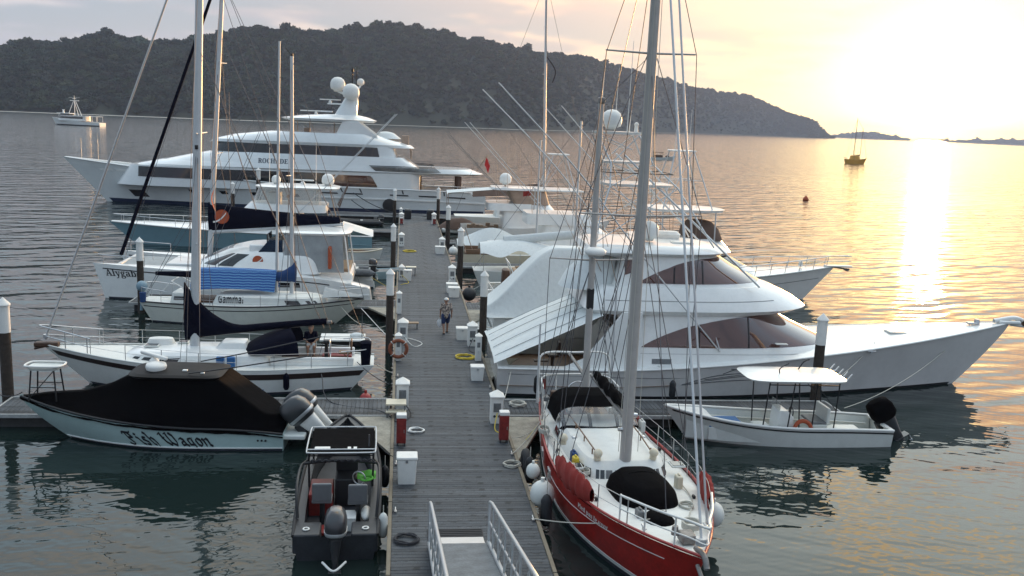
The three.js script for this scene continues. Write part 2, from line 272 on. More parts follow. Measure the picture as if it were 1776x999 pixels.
// ---------- water ----------
const look = (u, v) => V(u - 888, 499.5 - v, -1600).applyQuaternion(camera.quaternion).normalize();
{
  // waves as sums of sine trains that tile; coarse swell and chop in a 256 m sheet, calmer in the lee of the jetty, fine ripples in a 14 m sheet
  const trains = (N, size, list, shape) => {
    const h = new Float32Array(N * N);
    for (const [kx, ky, a, ph] of list) {
      const dx = (2 * Math.PI * kx) / N, cs = Math.cos(dx), sn = Math.sin(dx);
      for (let y = 0; y < N; y++) {
        let p = ph + (2 * Math.PI * ky * y) / N, c = Math.cos(p), s = Math.sin(p);
        for (let x = 0, o = y * N; x < N; x++, o++) { h[o] += a * s; const c2 = c * cs - s * sn; s = s * cs + c * sn; c = c2; }
      }
    }
    if (shape) for (let y = 0; y < N; y++) for (let x = 0; x < N; x++) h[y * N + x] *= shape(x / N, y / N);
    return h;
  };
  const R = rand(11), pick = (n, size, l0, l1, dir, spread, slope) => Array.from({ length: n }, (_, i) => { const l = l0 * (l1 / l0) ** ((i + R()) / n), th = dir + (R() + R() - 1) * spread, k = size / l; const kx = Math.round(k * Math.cos(th)), ky = Math.round(k * Math.sin(th)), K = Math.hypot(kx, ky) || 1; return [kx, ky, (slope * size) / (2 * Math.PI * K), R() * 6.283]; });
  const N = 2048, S = 256;
  // 1 in the sheltered water round the jetty, 0 in the open bay (tile corner at x = 0, z = 0)
  const lee = (u, v) => { const x = u * S - (u > 0.5 ? S : 0), z = v * S - S; return Math.min(1, Math.exp(-((x / 17) ** 2) - ((z + 48) / 52) ** 2) * 0.86 + 0.55 * Math.exp(-(((x - 6) / 38) ** 2) - ((z + 18) / 17) ** 2) + 0.5 * Math.exp(-(((x + 10) / 30) ** 2) - ((z + 22) / 14) ** 2)); };
  // texture u = x / 256, v = z / 256; wind from the open bay on the right: crests across the view, a little slanted
  const list = [...pick(18, S, 0.9, 2.2, 1.25, 0.8, 0.027), ...pick(14, S, 2.2, 5.5, 1.3, 0.55, 0.02), ...pick(6, S, 6, 17, 1.15, 0.5, 0.005)], open = trains(N, S, list), coarse = new Float32Array(N * N);
  // the sheltered sheet: gusts and lee fade out to the open sea state at its rim
  for (let y = 0; y < N; y++) for (let x = 0; x < N; x++) { const u = x / N, v = y / N, X = Math.abs((u + 0.5) % 1 - 0.5), rim = smoothstep(Math.min(0.5 - X, v, 1 - v), 0, 0.06), gust = clamp(0.78 + 0.75 * fbm(u * 9 + 4, v * 9, 3.7, 3), 0.3, 1.6); coarse[y * N + x] = open[y * N + x] * lerp(1, clamp(1 - lee(u, v), 0.1, 1) * gust, rim); }
  const rough = new Uint8Array(512 * 512 * 4);
  for (let y = 0; y < 512; y++) for (let x = 0; x < 512; x++) { const o = (y * 512 + x) * 4, r0 = clamp(0.03 + 0.07 * (1 - lee(x / 512, y / 512)) ** 2, 0.02, 0.2); rough[o] = rough[o + 1] = rough[o + 2] = r0 * 255; rough[o + 3] = 255; }
  const rm = new THREE.DataTexture(rough, 512, 512); rm.wrapS = rm.wrapT = THREE.RepeatWrapping; rm.magFilter = THREE.LinearFilter; rm.needsUpdate = true;
  const asBump = (d) => { const t = new THREE.DataTexture(d, N, N, THREE.RedFormat, THREE.FloatType); t.wrapS = t.wrapT = THREE.RepeatWrapping; t.magFilter = THREE.LinearFilter; t.needsUpdate = true; return t; };
  const n = 1024, s = 14, fine = trains(n, s, [...pick(20, s, 0.16, 0.5, 1.2, 1.3, 0.006), ...pick(14, s, 0.5, 1.3, 1.3, 0.9, 0.006)]);
  const nd = new Uint8Array(n * n * 4), e = s / n;
  for (let y = 0; y < n; y++) for (let x = 0; x < n; x++) {
    const gx = (fine[y * n + ((x + 1) % n)] - fine[y * n + ((x + n - 1) % n)]) / (2 * e), gy = (fine[((y + 1) % n) * n + x] - fine[((y + n - 1) % n) * n + x]) / (2 * e), o = (y * n + x) * 4;
    nd[o] = 127.5 - gx * 127.5 * 4; nd[o + 1] = 127.5 - gy * 127.5 * 4; nd[o + 2] = 255; nd[o + 3] = 255;
  }
  const nm = new THREE.DataTexture(nd, n, n); nm.wrapS = nm.wrapT = THREE.RepeatWrapping; nm.magFilter = THREE.LinearFilter; nm.needsUpdate = true;
  nm.repeat.set(S / s, S / s); nm.rotation = 0.37;
  const waterMat = (d, o) => new THREE.MeshPhysicalMaterial({ color: rgb([0.011, 0.02, 0.019]), ior: 1.333, bumpMap: asBump(d), bumpScale: 1, normalMap: nm, normalScale: new THREE.Vector2(0.28, 0.28), ...o });
  const sheet = (x0, x1, z0, z1) => { const g = new THREE.PlaneGeometry(x1 - x0, z1 - z0).rotateX(-Math.PI / 2).translate((x0 + x1) / 2, 0, (z0 + z1) / 2), p = g.attributes.position, uv = g.attributes.uv; for (let i = 0; i < p.count; i++) uv.setXY(i, p.getX(i) / S, p.getZ(i) / S); return g; };
  struct('water', sheet(-128, 128, -256, 0), waterMat(coarse, { roughness: 1, roughnessMap: rm }));
  struct('water', [sheet(-12000, 12000, -12700, -256), sheet(-12000, -128, -256, 300), sheet(128, 12000, -256, 300), sheet(-128, 128, 0, 300)], waterMat(open, { roughness: 0.1 }));
}

// ---------- wooded headland across the bay and two far islands ----------
const leafMats = [[0.026, 0.044, 0.03], [0.042, 0.06, 0.034], [0.034, 0.04, 0.032], [0.017, 0.03, 0.023]].map((c) => mat(c, 0.9));
function crownGeo(seed, flat = 0.75) {
  // leaf clumps spread through a crown of several lobes, about 2 units wide
  const r = rand(seed), pos = [], lobes = Array.from({ length: 7 }, () => { const a = r() * 6.283, d = 0.25 + 0.5 * r(); return [Math.cos(a) * d, (r() - 0.35) * flat, Math.sin(a) * d, 0.34 + 0.26 * r()]; });
  for (const [x, y, z, R] of lobes) for (let i = 0; i < 26; i++) {
    const a = r() * 6.283, c = r() * 1.7 - 0.7, s = Math.sqrt(Math.max(0, 1 - c * c)), k = R * (0.72 + 0.35 * r()), q = [x + Math.cos(a) * s * k, y + c * k * 0.8, z + Math.sin(a) * s * k], w = 0.1 + 0.12 * r();
    const t = V(r() - 0.5, r() - 0.5, r() - 0.5).normalize(), b = V(r() - 0.5, r() - 0.5, r() - 0.5).cross(t).normalize();
    const A = V(...q).addScaledVector(t, w), B = V(...q).addScaledVector(t, -w).addScaledVector(b, w * 0.6), C = V(...q).addScaledVector(t, -w).addScaledVector(b, -w), D = V(...q).addScaledVector(b, w * 1.1);
    for (const v of [A, B, C, A, C, D]) pos.push(v.x, v.y, v.z);
  }
  const g = new THREE.BufferGeometry(); g.setAttribute('position', new THREE.Float32BufferAttribute(pos, 3)); g.computeVertexNormals();
  const cores = lobes.map(([x, y, z, R]) => { const i = new THREE.IcosahedronGeometry(R * 0.8, 1).scale(1, 0.8, 1).translate(x, y, z), p = i.attributes.position; for (let k = 0; k < p.count; k++) { const f = 1 + 0.35 * perlin.noise(p.getX(k) * 5, p.getY(k) * 5, p.getZ(k) * 5); p.setXYZ(k, p.getX(k) * f, p.getY(k) * f, p.getZ(k) * f); } i.computeVertexNormals(); return i; });
  return mergeGeometries([plain(g), ...cores.map(plain)]);
}
const crowns = [3, 17, 29, 41].map((s) => crownGeo(s));
function headland(name, line, shoreAt, depth, trees, seed, treeH, size) {
  // line: skyline pixels; shoreAt(u) -> distance of the shore; the crest lies `depth` behind it
  const r = rand(seed), us = line.map((q) => q[0]), vAt = (u) => { let i = 0; while (i < line.length - 2 && line[i + 1][0] < u) i++; const f = clamp((u - line[i][0]) / (line[i + 1][0] - line[i][0]), 0, 1); return lerp(line[i][1], line[i + 1][1], f); };
  const u0 = us[0], u1 = us[us.length - 1];
  const P = (a, b) => {
    const u = lerp(u0, u1, a), d = look(u, vAt(u)), f = Math.hypot(d.x, d.z), crest = shoreAt(u) + depth(u), top = Math.max(0.5, 10.7 + (d.y / f) * crest - treeH(u)), D = shoreAt(u) + depth(u) * b;
    const k = b < 1 ? Math.pow(Math.sin((b * Math.PI) / 2), 0.85) : Math.max(0, 1 - (b - 1) * 2.2), x = (d.x / f) * D, z = (d.z / f) * D;
    const rough = (fbm(x / 190, z / 190, seed, 4) * 0.42 + fbm(x / 60, z / 60, seed + 3, 3) * 0.1) * top * Math.sin(Math.min(1, b) * Math.PI);
    return [x, Math.max(-1, top * k + rough + (b < 0.001 ? -1 : 0)), z];
  };
  const soil = struct(name, grid(P, 220, 36, 0, 1, 0, 1.5), leafSoil);
  soil.userData.label = undefined; delete soil.userData.label;
  const sets = crowns.map(() => []), m = new THREE.Matrix4(), q = new THREE.Quaternion();
  for (let i = 0; i < trees; i++) {
    const a = r(), crest = i % 5 === 0, b = crest ? 0.94 + 0.1 * r() : 0.004 + 1.1 * Math.pow(r(), 0.8), p = P(a, b), w = size * (0.6 + 0.9 * r() * r() + (crest && r() < 0.22 ? 0.5 + 0.5 * r() : 0)), hgt = w * (0.6 + 0.5 * r());
    if (p[1] < 0.2) continue;
    m.compose(V(p[0], p[1] + hgt * 0.7, p[2]), q.setFromAxisAngle(up0, r() * 6.283), V(w, hgt, w));
    sets[Math.floor(r() * crowns.length)].push(m.clone());
  }
  sets.forEach((s, k) => {
    const im = new THREE.InstancedMesh(crowns[k], leafMats[k], s.length), c = new THREE.Color();
    s.forEach((x, i) => { im.setMatrixAt(i, x); const t = 0.7 + 0.6 * r(); im.setColorAt(i, c.setRGB(t * (0.9 + 0.3 * r()), t, t * 0.95)); });
    im.name = numbered('forest'); im.castShadow = im.receiveShadow = true; scene.add(im);
    tag(im, ['dark evergreen trees covering the wooded headland', 'broad pale green trees mixed through the wood', 'olive green trees mixed through the wood', 'deep green trees mixed through the wood'][k] + (name === 'far_island' ? ' of the far islands' : name === 'headland' ? ' across the bay' : ' of the island under the sun'), 'forest', undefined, 'stuff');
  });
}
const shoreLine = (u) => 1150 + 500 * smoothstep(u, 300, 1200) + 2600 * smoothstep(u, 900, 1446);
const leafSoil = mat([0.03, 0.036, 0.024], 0.95);
headland('headland', [[-260, 96], [-120, 88], [0, 87], [40, 78], [95, 84], [130, 73], [160, 66], [190, 62], [220, 69], [262, 76], [310, 77], [345, 71], [400, 61], [450, 55], [505, 57], [560, 60], [600, 55], [650, 49], [700, 46], [735, 51], [770, 59], [810, 69], [850, 73], [890, 83], [930, 92], [980, 98], [1030, 105], [1075, 117], [1110, 128], [1160, 140], [1200, 151], [1250, 160], [1300, 167], [1335, 181], [1370, 197], [1400, 206], [1418, 217], [1430, 232], [1446, 243]],
  shoreLine, (u) => 380 - 250 * smoothstep(u, 1200, 1446), 27000, 5, (u) => 10 * (1 - 0.5 * smoothstep(u, 1350, 1446)), 6.2);
headland('near_island', [[1440, 243], [1460, 236], [1480, 233], [1505, 230], [1530, 234], [1555, 239], [1578, 245]], () => 7800, () => 300, 1400, 23, () => 10, 10);
headland('far_island', [[1628, 249], [1660, 246], [1690, 243], [1720, 244], [1750, 243], [1790, 244], [1850, 246], [1900, 250]], () => 8600, () => 320, 1600, 37, () => 10, 10);
{
  // pale strip of surf and wet sand along the foot of the headland
  const g = grid((a, b) => { const u = lerp(-200, 1400, a), d = look(u, 200), f = Math.hypot(d.x, d.z), D = shoreLine(u) - 6 - (10 + 26 * (0.5 + fbm(u / 60, 2.2, 0.3, 3))) * b; return [(d.x / f) * D, 0.15 + 0.5 * (1 - b), (d.z / f) * D]; }, 160, 2);
  struct('beach', g, mat([0.55, 0.52, 0.47], 0.8, { map: rust, metres: 30 }));
}
// ---------- floating jetty ----------
const DECK = 0.5, JX0 = -0.07, JX1 = 3.66;
const plankT = tex(512, (u, v) => { const a = wrapNoise(u, v, 4, 21.3, 4), st = smoothstep(wrapNoise(u, v, 7, 31.7, 4), 0.56, 0.72), f = wrapNoise(u, v, 70, 8.8, 2), k = clamp(0.72 + 0.25 * (a - 0.5) + 0.3 * (f - 0.5) - 0.3 * st, 0, 1); return [k * 0.92, k * 0.955, k]; });
const plankMats = [[0.155, 0.16, 0.165], [0.125, 0.132, 0.138], [0.185, 0.187, 0.188], [0.145, 0.148, 0.15], [0.108, 0.114, 0.12]].map((c) => mat(c, 0.72, { map: plankT, metres: 1.9, bump: [grainT, 0.004, 1.1] }));
const fenderTimber = mat([0.3, 0.25, 0.18], 0.75, { map: grainT, metres: 1.4 });
const concrete = mat([0.42, 0.39, 0.32], 0.85, { map: rust, metres: 1.5 });
const floatMat = mat([0.06, 0.06, 0.06], 0.85, { map: rust, metres: 1 });
const trimMat = mat([0.5, 0.51, 0.5], 0.6, { map: rust, metres: 1.2 });
function deckGroup(name) { const g = new THREE.Group(); g.name = numbered(name); g.userData.kind = 'structure'; scene.add(g); return g; }
{
  const jetty = deckGroup('jetty'), r = rand(4), L = JX1 - JX0, w = 0.145, pitch = 0.153, cx = (JX0 + JX1) / 2;
  const geos = [0, 1, 2].map((k) => metreUV(box(L, 0.04, w, 0, 0, 0, 0.006).translate(0, 0, k * 3.3)).translate(0, 0, -k * 3.3)); geos.forEach((g) => (g.userData.own = true));
  const far = [];
  let n = 0;
  for (let z = -15.6; z > -97.6; z -= pitch, n++) {
    if (n < 300) { const m = mk('plank', geos[n % 3], plankMats[Math.floor(r() * 5)], jetty); m.position.set(cx + (r() - 0.5) * 0.012, DECK - 0.02 + (r() - 0.5) * 0.004, z); m.rotation.y = r() < 0.5 ? 0 : Math.PI; }
    else far.push(box(L, 0.04, w, cx, DECK - 0.02 + (r() - 0.5) * 0.004, z));
  }
  mk('far_plank', far, plankMats[0], jetty).userData.kind = 'stuff';
  for (const [x, s] of [[JX0 - 0.05, -1], [JX1 + 0.05, 1]]) for (let z = -15.4; z > -97; z -= 4.1) mk('edge_beam', box(0.1, 0.22, 4.06, x, DECK - 0.07, z - 2.05, 0.015), fenderTimber, jetty);
  for (let z = -16; z > -97; z -= 3.2) mk('float', box(L - 0.3, 0.5, 2.6, cx, 0.17, z - 1.4, 0.06), floatMat, jetty);
}
function finger(z0, z1, xa, xb, pieces = true) {
  const f = deckGroup('finger_jetty'), r = rand(Math.round(z0 * -7 + xa * 3)), D = z0 - z1, pitch = 0.153, list = [];
  const geo = metreUV(box(0.145, 0.04, D, 0, 0, 0, 0.006)); geo.userData.own = true;
  for (let x = Math.min(xa, xb) + 0.08; x < Math.max(xa, xb); x += pitch) {
    if (pieces) { const m = mk('plank', geo, plankMats[Math.floor(r() * 5)], f); m.position.set(x, DECK - 0.02 + (r() - 0.5) * 0.004, (z0 + z1) / 2); }
    else list.push(box(0.145, 0.04, D, x, DECK - 0.02 + (r() - 0.5) * 0.004, (z0 + z1) / 2));
  }
  if (list.length) mk('planks', list, plankMats[1], f);
  const c = (xa + xb) / 2, l = Math.abs(xb - xa);
  for (const z of [z0 + 0.04, z1 - 0.04]) mk('edge_strip', box(l, 0.14, 0.07, c, DECK - 0.05, z, 0.02), trimMat, f);
  mk('edge_strip', box(0.07, 0.14, D, Math.abs(xa) > Math.abs(xb) ? xa : xb, DECK - 0.05, (z0 + z1) / 2, 0.02), trimMat, f);
  for (let k = 0; k < 4; k++) mk('float', box(l / 4 - 0.4, 0.42, D - 0.35, Math.min(xa, xb) + (l / 4) * (k + 0.5), 0.14, (z0 + z1) / 2, 0.05), floatMat, f);
  return f;
}
finger(-31.1, -33.0, JX0 - 0.12, -13.4); finger(-31.15, -33.0, JX1 + 0.12, 16.6);
finger(-50.0, -51.8, JX0 - 0.12, -14.2); finger(-49.7, -51.4, JX1 + 0.12, 15.5, true);
finger(-64.6, -66.4, JX0 - 0.12, -13.5, false); finger(-64.8, -66.5, JX1 + 0.12, 13.5, false);
finger(-84.4, -86.1, JX0 - 0.12, -12, false); finger(-77.6, -79.3, JX1 + 0.12, 13, false);
finger(-97.8, -100.8, -7.5, 12, false);
// triangular corner plates where fingers join the jetty
const gusset = (x, z, sx, l) => { const s = prism(sx > 0 ? [[0, 0], [1.5, 0], [0, l]] : [[0, 0], [0, l], [-1.5, 0]], 0.1, 0.015).rotateX(Math.PI / 2); const p = deckGroup('corner_plate'); mk('plate', s.translate(x, DECK - 0.06, z), concrete, p); };
gusset(JX0 - 0.1, -31.0, -1, 3.6); gusset(JX1 + 0.1, -31.0, 1, 4.2); gusset(JX1 + 0.1, -49.6, 1, 3.5); gusset(JX0 - 0.1, -49.9, -1, 3); gusset(JX1 + 0.1, -39.2, 1, 3.3);

// ---------- pilings ----------
const pileMat = mat([0.055, 0.04, 0.03], 0.85, { map: rust, metres: 0.7, bump: [bumpT, 0.03, 0.8] });
function piling(x, z, top, base = -3.5, r = 0.18, label, sleeve = 1.25) {
  const t = thing('mooring_pile', label, 'piling', [x, 0, z], 0, 'pilings along the jetty');
  mk('pile', new THREE.CylinderGeometry(r, r * 1.06, top - sleeve - base, 18).translate(0, (top - sleeve + base) / 2, 0), pileMat, t);
  mk('sleeve', new THREE.CylinderGeometry(r * 1.05, r * 1.05, sleeve - 0.25, 18).translate(0, top - 0.25 - (sleeve - 0.25) / 2, 0), M.white, t);
  mk('cap', lathe([[0, 0], [r * 0.25, -0.05], [r * 1.22, -0.24], [r * 1.22, -0.3], [r * 1.05, -0.31]], 0, top, 0, 18), M.white, t);
  return t;
}
piling(-13.62, -33.2, 4.04, -3.5, 0.19, 'dark piling with white cap at the end of the finger by the black covered boat');
piling(-13.5, -49.75, 4.05, -3.5, 0.17, 'dark piling with white cap beside the pale catamaran hull');
piling(-0.4, -41.8, 3.98, -3.5, 0.17, 'brown piling with white cap on the jetty edge near the life ring');
piling(-0.45, -63.6, 3.6, -3.5, 0.17, 'brown piling with white cap by the yellow hose coil');
piling(-0.62, -95.9, 3.6, -3.5, 0.17, 'dark piling beside the grey inflatable at the jetty end');
piling(3.98, -42.6, 3.85, -3.5, 0.17, 'dark piling with white cap beside the tarpaulin covered boat');
piling(3.95, -59.9, 3.9, -3.5, 0.19, 'thick dark piling with white cap beside the white awning');
piling(3.9, -75.7, 3.9, -3.5, 0.18, 'dark piling with white cap beside the small covered sailboat');
piling(3.85, -95.6, 3.9, -3.5, 0.17, 'slim dark piling in front of the superyacht stern');
piling(16.3, -33.25, 3.97, -3.5, 0.19, 'brown piling with white cap between the open skiff and the long sportfisher');
piling(-17.6, -100.2, 3.4, -3.5, 0.2, 'dark piling under the superyacht side, by the small pale bow');
piling(-15.1, -101.2, 4.9, -3.5, 0.22, 'tall dark piling against the superyacht, behind the flybridge');

// ---------- things on the jetty ----------
const metalDark = mat([0.05, 0.055, 0.06], 0.5);
function pedestal(x, z, label, big = false, base = DECK) {
  const t = thing('power_pedestal', label, 'pedestal', [x, base, z], 0, 'power pedestals along the jetty'), w = big ? 0.42 : 0.32, h = big ? 0.92 : 0.82;
  mk('body', box(w, h, w, 0, h / 2, 0, 0.02), M.white, t);
  mk('cap', merge([box(w * 1.2, 0.05, w * 1.2, 0, h + 0.025, 0, 0.015), new THREE.ConeGeometry(w * 0.83, 0.2, 4).rotateY(Math.PI / 4).translate(0, h + 0.15, 0)]), M.white, t);
  mk('panel', box(w * 0.6, h * 0.34, 0.012, 0, h * 0.63, w / 2 + 0.006), M.grey, t);
  for (const k of [-1, 1]) mk('socket', cyl(0.045, 0.045, 0.03, 0, 0, 0, 10).rotateX(Math.PI / 2).translate(k * w * 0.2, h * 0.3, w / 2), metalDark, t);
  return t;
}
pedestal(0.2, -31.9, 'power pedestal behind the cream step box', true); pedestal(3.42, -30.4, 'power pedestal next to the red extinguisher cabinet by the red ketch', true);
pedestal(0.22, -41.9, 'power pedestal beside the piling with the life ring post', true); pedestal(3.4, -41.4, 'power pedestal beside the white slim post and yellow hose', true);
pedestal(0.15, -58.6, 'power pedestal beside the piling of the grey tender', false); pedestal(3.35, -58.2, 'power pedestal in front of the thick piling', true);
pedestal(0.12, -74.6, 'power pedestal behind the yellow hose coil', true); pedestal(3.3, -72.4, 'power pedestal beside the round white fender', true);
pedestal(0.1, -91.0, 'power pedestal over a red cabinet facing the grey inflatable', true); pedestal(3.3, -91.6, 'power pedestal over a red cabinet at the superyacht stern', true);
pedestal(0.05, -97, 'small power pedestal at the head of the jetty', false);
function slimPost(x, z, label) {
  const t = thing('water_post', label, 'post', [x, DECK, z], 0, 'slim white service posts');
  mk('post', box(0.26, 1.1, 0.26, 0, 0.55, 0, 0.02), M.white, t);
  mk('cap', new THREE.ConeGeometry(0.22, 0.14, 4).rotateY(Math.PI / 4).translate(0, 1.17, 0), M.white, t);
  mk('hatch', box(0.13, 0.22, 0.012, 0, 0.72, 0.136), M.grey, t);
  mk('tap', merge([rod([0, 0.45, 0.13], [0, 0.45, 0.2], 0.02), rod([0, 0.45, 0.2], [0, 0.38, 0.22], 0.018)]), M.steel, t);
}
slimPost(0.02, -38.6, 'slim white post carrying the orange life ring'); slimPost(3.46, -38.7, 'slim white post behind the white dock box and yellow hose'); slimPost(0.02, -48.3, 'slim white post by the finger of the small ketch');
function dockBox(x, z, label, w = 0.7, h = 0.55, d = 0.55) {
  const t = thing('dock_box', label, 'box', [x, DECK, z], 0, 'white dock boxes');
  const taper = stack([{ y: 0, a: -w / 2 * 0.82, b: w / 2 * 0.82, w: d / 2 * 0.82, nf: 14, nb: 14 }, { y: h, a: -w / 2 * 0.94, b: w / 2 * 0.94, w: d / 2 * 0.94, nf: 14, nb: 14 }]);
  mk('bin', taper.geo(40), M.white, t); mk('lid', box(w, 0.09, d, 0, h + 0.045, 0, 0.03), M.white, t);
  mk('latch', box(0.06, 0.09, 0.02, 0, h - 0.02, d / 2 + 0.005), M.steel, t);
}
dockBox(0.32, -25.1, 'white dock box beside the black dive boat', 0.6, 0.72, 0.55); dockBox(3.18, -35.7, 'white dock box behind the yellow hose', 0.56, 0.5, 0.5);
dockBox(3.02, -42.6, 'white dock box next to the walking man', 0.62, 0.5, 0.55); dockBox(3.2, -53.3, 'white dock box nearest the dark ball fender', 0.7, 0.5, 0.6); dockBox(3.15, -54.6, 'white dock box behind its twin near the dark ball fender', 0.7, 0.5, 0.6);
dockBox(3.1, -70.9, 'white dock box beside the round white fender', 0.8, 0.5, 0.6); dockBox(0.5, -58.6, 'pale dock box with tan lid at the pedestal', 0.6, 0.6, 0.5);
{
  const t = thing('boarding_step', 'cream step box at the corner of the near finger', 'step', [-0.02, DECK, -31.15]);
  mk('tread', box(0.7, 0.06, 0.62, 0, 0.46, 0, 0.015), M.cream, t); for (const [x, z] of [[-0.3, -0.25], [0.3, -0.25], [-0.3, 0.25], [0.3, 0.25]]) mk('leg', box(0.06, 0.44, 0.06, x, 0.22, z), M.grey, t);
  mk('lower_tread', box(0.7, 0.05, 0.3, 0, 0.22, 0.28, 0.01), M.cream, t);
  const c = thing('bench', 'low wooden bench on the jetty beside the large pedestal', 'bench', [0.62, DECK, -44.7]);
  mk('seat', box(0.75, 0.05, 0.36, 0, 0.3, 0, 0.015), M.cushion, c); for (const x of [-0.3, 0.3]) mk('leg', box(0.06, 0.28, 0.3, x, 0.14, 0), M.grey, c);
  const c2 = thing('plank_table', 'pale plank table by the pedestal of the grey tender', 'table', [0.75, DECK, -60.6]);
  mk('top', box(0.7, 0.05, 0.5, 0, 0.55, 0, 0.015), M.cream, c2); for (const x of [-0.28, 0.28]) mk('leg', box(0.06, 0.52, 0.4, x, 0.26, 0), M.grey, c2);
}
function extinguisher(x, z, label, h = 0.82) {
  const t = thing('extinguisher_cabinet', label, 'cabinet', [x, DECK, z], 0, 'red extinguisher cabinets');
  mk('cabinet', box(0.3, h, 0.28, 0, 0.1 + h / 2, 0, 0.015), M.redBox, t); mk('hood', box(0.32, 0.12, 0.3, 0, 0.16 + h, 0, 0.02), M.white, t);
  mk('door', box(0.25, h * 0.86, 0.015, 0, 0.1 + h / 2, 0.148), M.redBox, t); mk('handle', box(0.02, 0.1, 0.02, 0.09, 0.1 + h / 2, 0.165), M.steel, t);
  for (const k of [-1, 1]) mk('foot', box(0.05, 0.1, 0.24, k * 0.11, 0.05, 0), metalDark, t);
}
extinguisher(0.16, -28.1, 'red extinguisher cabinet beside the white hose coil'); extinguisher(3.46, -28.4, 'red extinguisher cabinet beside the corner plate of the red ketch');
extinguisher(0.12, -90.2, 'small red cabinet under the pedestal facing the grey inflatable', 0.5); extinguisher(3.32, -90.6, 'small red cabinet under the pedestal at the superyacht stern', 0.5);
const coil = (x, z, R, r, n, m, label, seed, base = DECK) => { const q = rand(seed), P = []; for (let i = 0; i < n * 14; i++) { const a = (i / 14) * 6.283, k = R * (0.78 + 0.3 * q()); P.push([x + Math.cos(a) * k, base + r + 0.012 * (i / 14) + 0.01 * q(), z + Math.sin(a) * k * 0.9]); } return tag(mk('hose_coil', tube(P, r, n * 40, 6), m), label, 'hose', 'coils lying on the jetty'); };
coil(2.92, -39.1, 0.42, 0.02, 6, M.yellow, 'yellow hose coiled on the planks by the slim post', 1); coil(0.75, -71.6, 0.5, 0.025, 5, M.yellow, 'long yellow hose heap at the far pedestal', 2);
coil(0.66, -29.4, 0.26, 0.022, 4, M.white, 'white hose coil beside the red cabinet', 3); coil(0.3, -21.3, 0.3, 0.02, 5, M.ropeDark, 'dark rope coil beside the gangway', 4); coil(3.5, -26.3, 0.26, 0.015, 6, M.rope, 'flat pale rope coil opposite the white dock box', 5); coil(4.4, -32.3, 0.3, 0.02, 8, M.rope, 'flat round rope mat on the near finger', 6);
{
  const t = thing('life_ring', 'orange life ring hanging on the slim white post', 'life ring', [0.02, DECK + 0.55, -38.42]);
  mk('ring', ring(0.36, 0.075, 0, 0, 0), M.ringOrange, t); for (let k = 0; k < 4; k++) mk('band', new THREE.TorusGeometry(0.082, 0.014, 6, 14).rotateX(Math.PI / 2).translate(0.36, 0, 0).rotateZ(k * 1.5708 + 0.78), M.gelOld, t);
}
// cleats with lines
function cleat(x, z, label) { const t = thing('cleat', label, 'cleat', [x, DECK, z], 0, 'cleats on the jetty edge'); mk('base', box(0.07, 0.05, 0.12, 0, 0.025, 0, 0.01), M.steel, t); mk('horn', tube([[0, 0.07, -0.16], [0, 0.06, -0.05], [0, 0.06, 0.05], [0, 0.07, 0.16]], 0.018, 10, 6), M.steel, t); }
[[3.6, -22.4], [3.6, -27.2], [0.02, -23], [0.02, -26.4], [3.6, -34.5], [0.02, -36], [3.6, -46], [0.02, -53]].forEach(([x, z], i) => cleat(x, z, 'galvanised cleat bolted to the jetty edge ' + ['by the dark rope coil', 'beside the flat pale rope coil', 'beside the dive boat bow', 'by the white dock box of the dive boat', 'behind the white dock box by the yellow hose', 'near the slim post with the life ring', 'between the walking man and the tarpaulin boat', 'by the finger of the small ketch'][i]));

// gangway coming down from the shore onto the jetty
{
  const s = Math.tan(14 * Math.PI / 180), g = thing('gangway', 'grey aluminium gangway ramp with truss handrails', 'gangway', [1.57, DECK, -20.95]), L = 13, W = 1.36;
  const y = (d) => 0.1 + d * s;
  mk('ramp', merge([prism([[0, y(0)], [L, y(L)], [L, y(L) - 0.14], [0, y(0) - 0.09]], W, 0.01).rotateY(-Math.PI / 2)]), mat([0.2, 0.225, 0.245], 0.6, { metalness: 0.2, map: rust, metres: 1.6 }), g);
  mk('flap', prism([[0.16, y(0) + 0.03], [-0.5, 0.02], [-0.5, 0.008], [0.16, y(0) - 0.02]], W - 0.1, 0).rotateY(-Math.PI / 2), M.alu, g);
  for (const k of [-1, 1]) {
    const x = k * (W / 2 + 0.04);
    mk('handrail', [polyrod([[x, y(0) + 0.1, 0.1], [x, y(0.1) + 1.02, 0.0], [x, y(0.5) + 1.1, 0.5], [x, y(L) + 1.1, L]], 0.04, 8)], M.alu, g);
    mk('mid_rail', rod([x, y(0.1) + 0.55, 0.1], [x, y(L) + 0.55, L], 0.025), M.alu, g);
    mk('bottom_chord', rod([x, y(0) + 0.02, 0], [x, y(L) + 0.02, L], 0.05, 0.05, 8), M.alu, g);
    for (let d = 0.9; d < L; d += 1.15) { mk('post', rod([x, y(d), d], [x, y(d) + 1.08, d], 0.025), M.alu, g); mk('brace', rod([x, y(d) + 0.04, d], [x, y(d + 1.15) + 1.08, d + 1.15], 0.018), M.alu, g); }
  }
  const m = thing('rubber_mat', 'black rubber mat at the foot of the gangway', 'mat', [1.52, DECK, -21.55]);
  mk('mat', box(1.4, 0.02, 0.72, 0, 0.012, 0, 0.006), M.rubber, m); for (let i = -3; i <= 3; i++) mk('rib', box(1.34, 0.012, 0.03, 0, 0.026, i * 0.1), M.rubber, m);
}
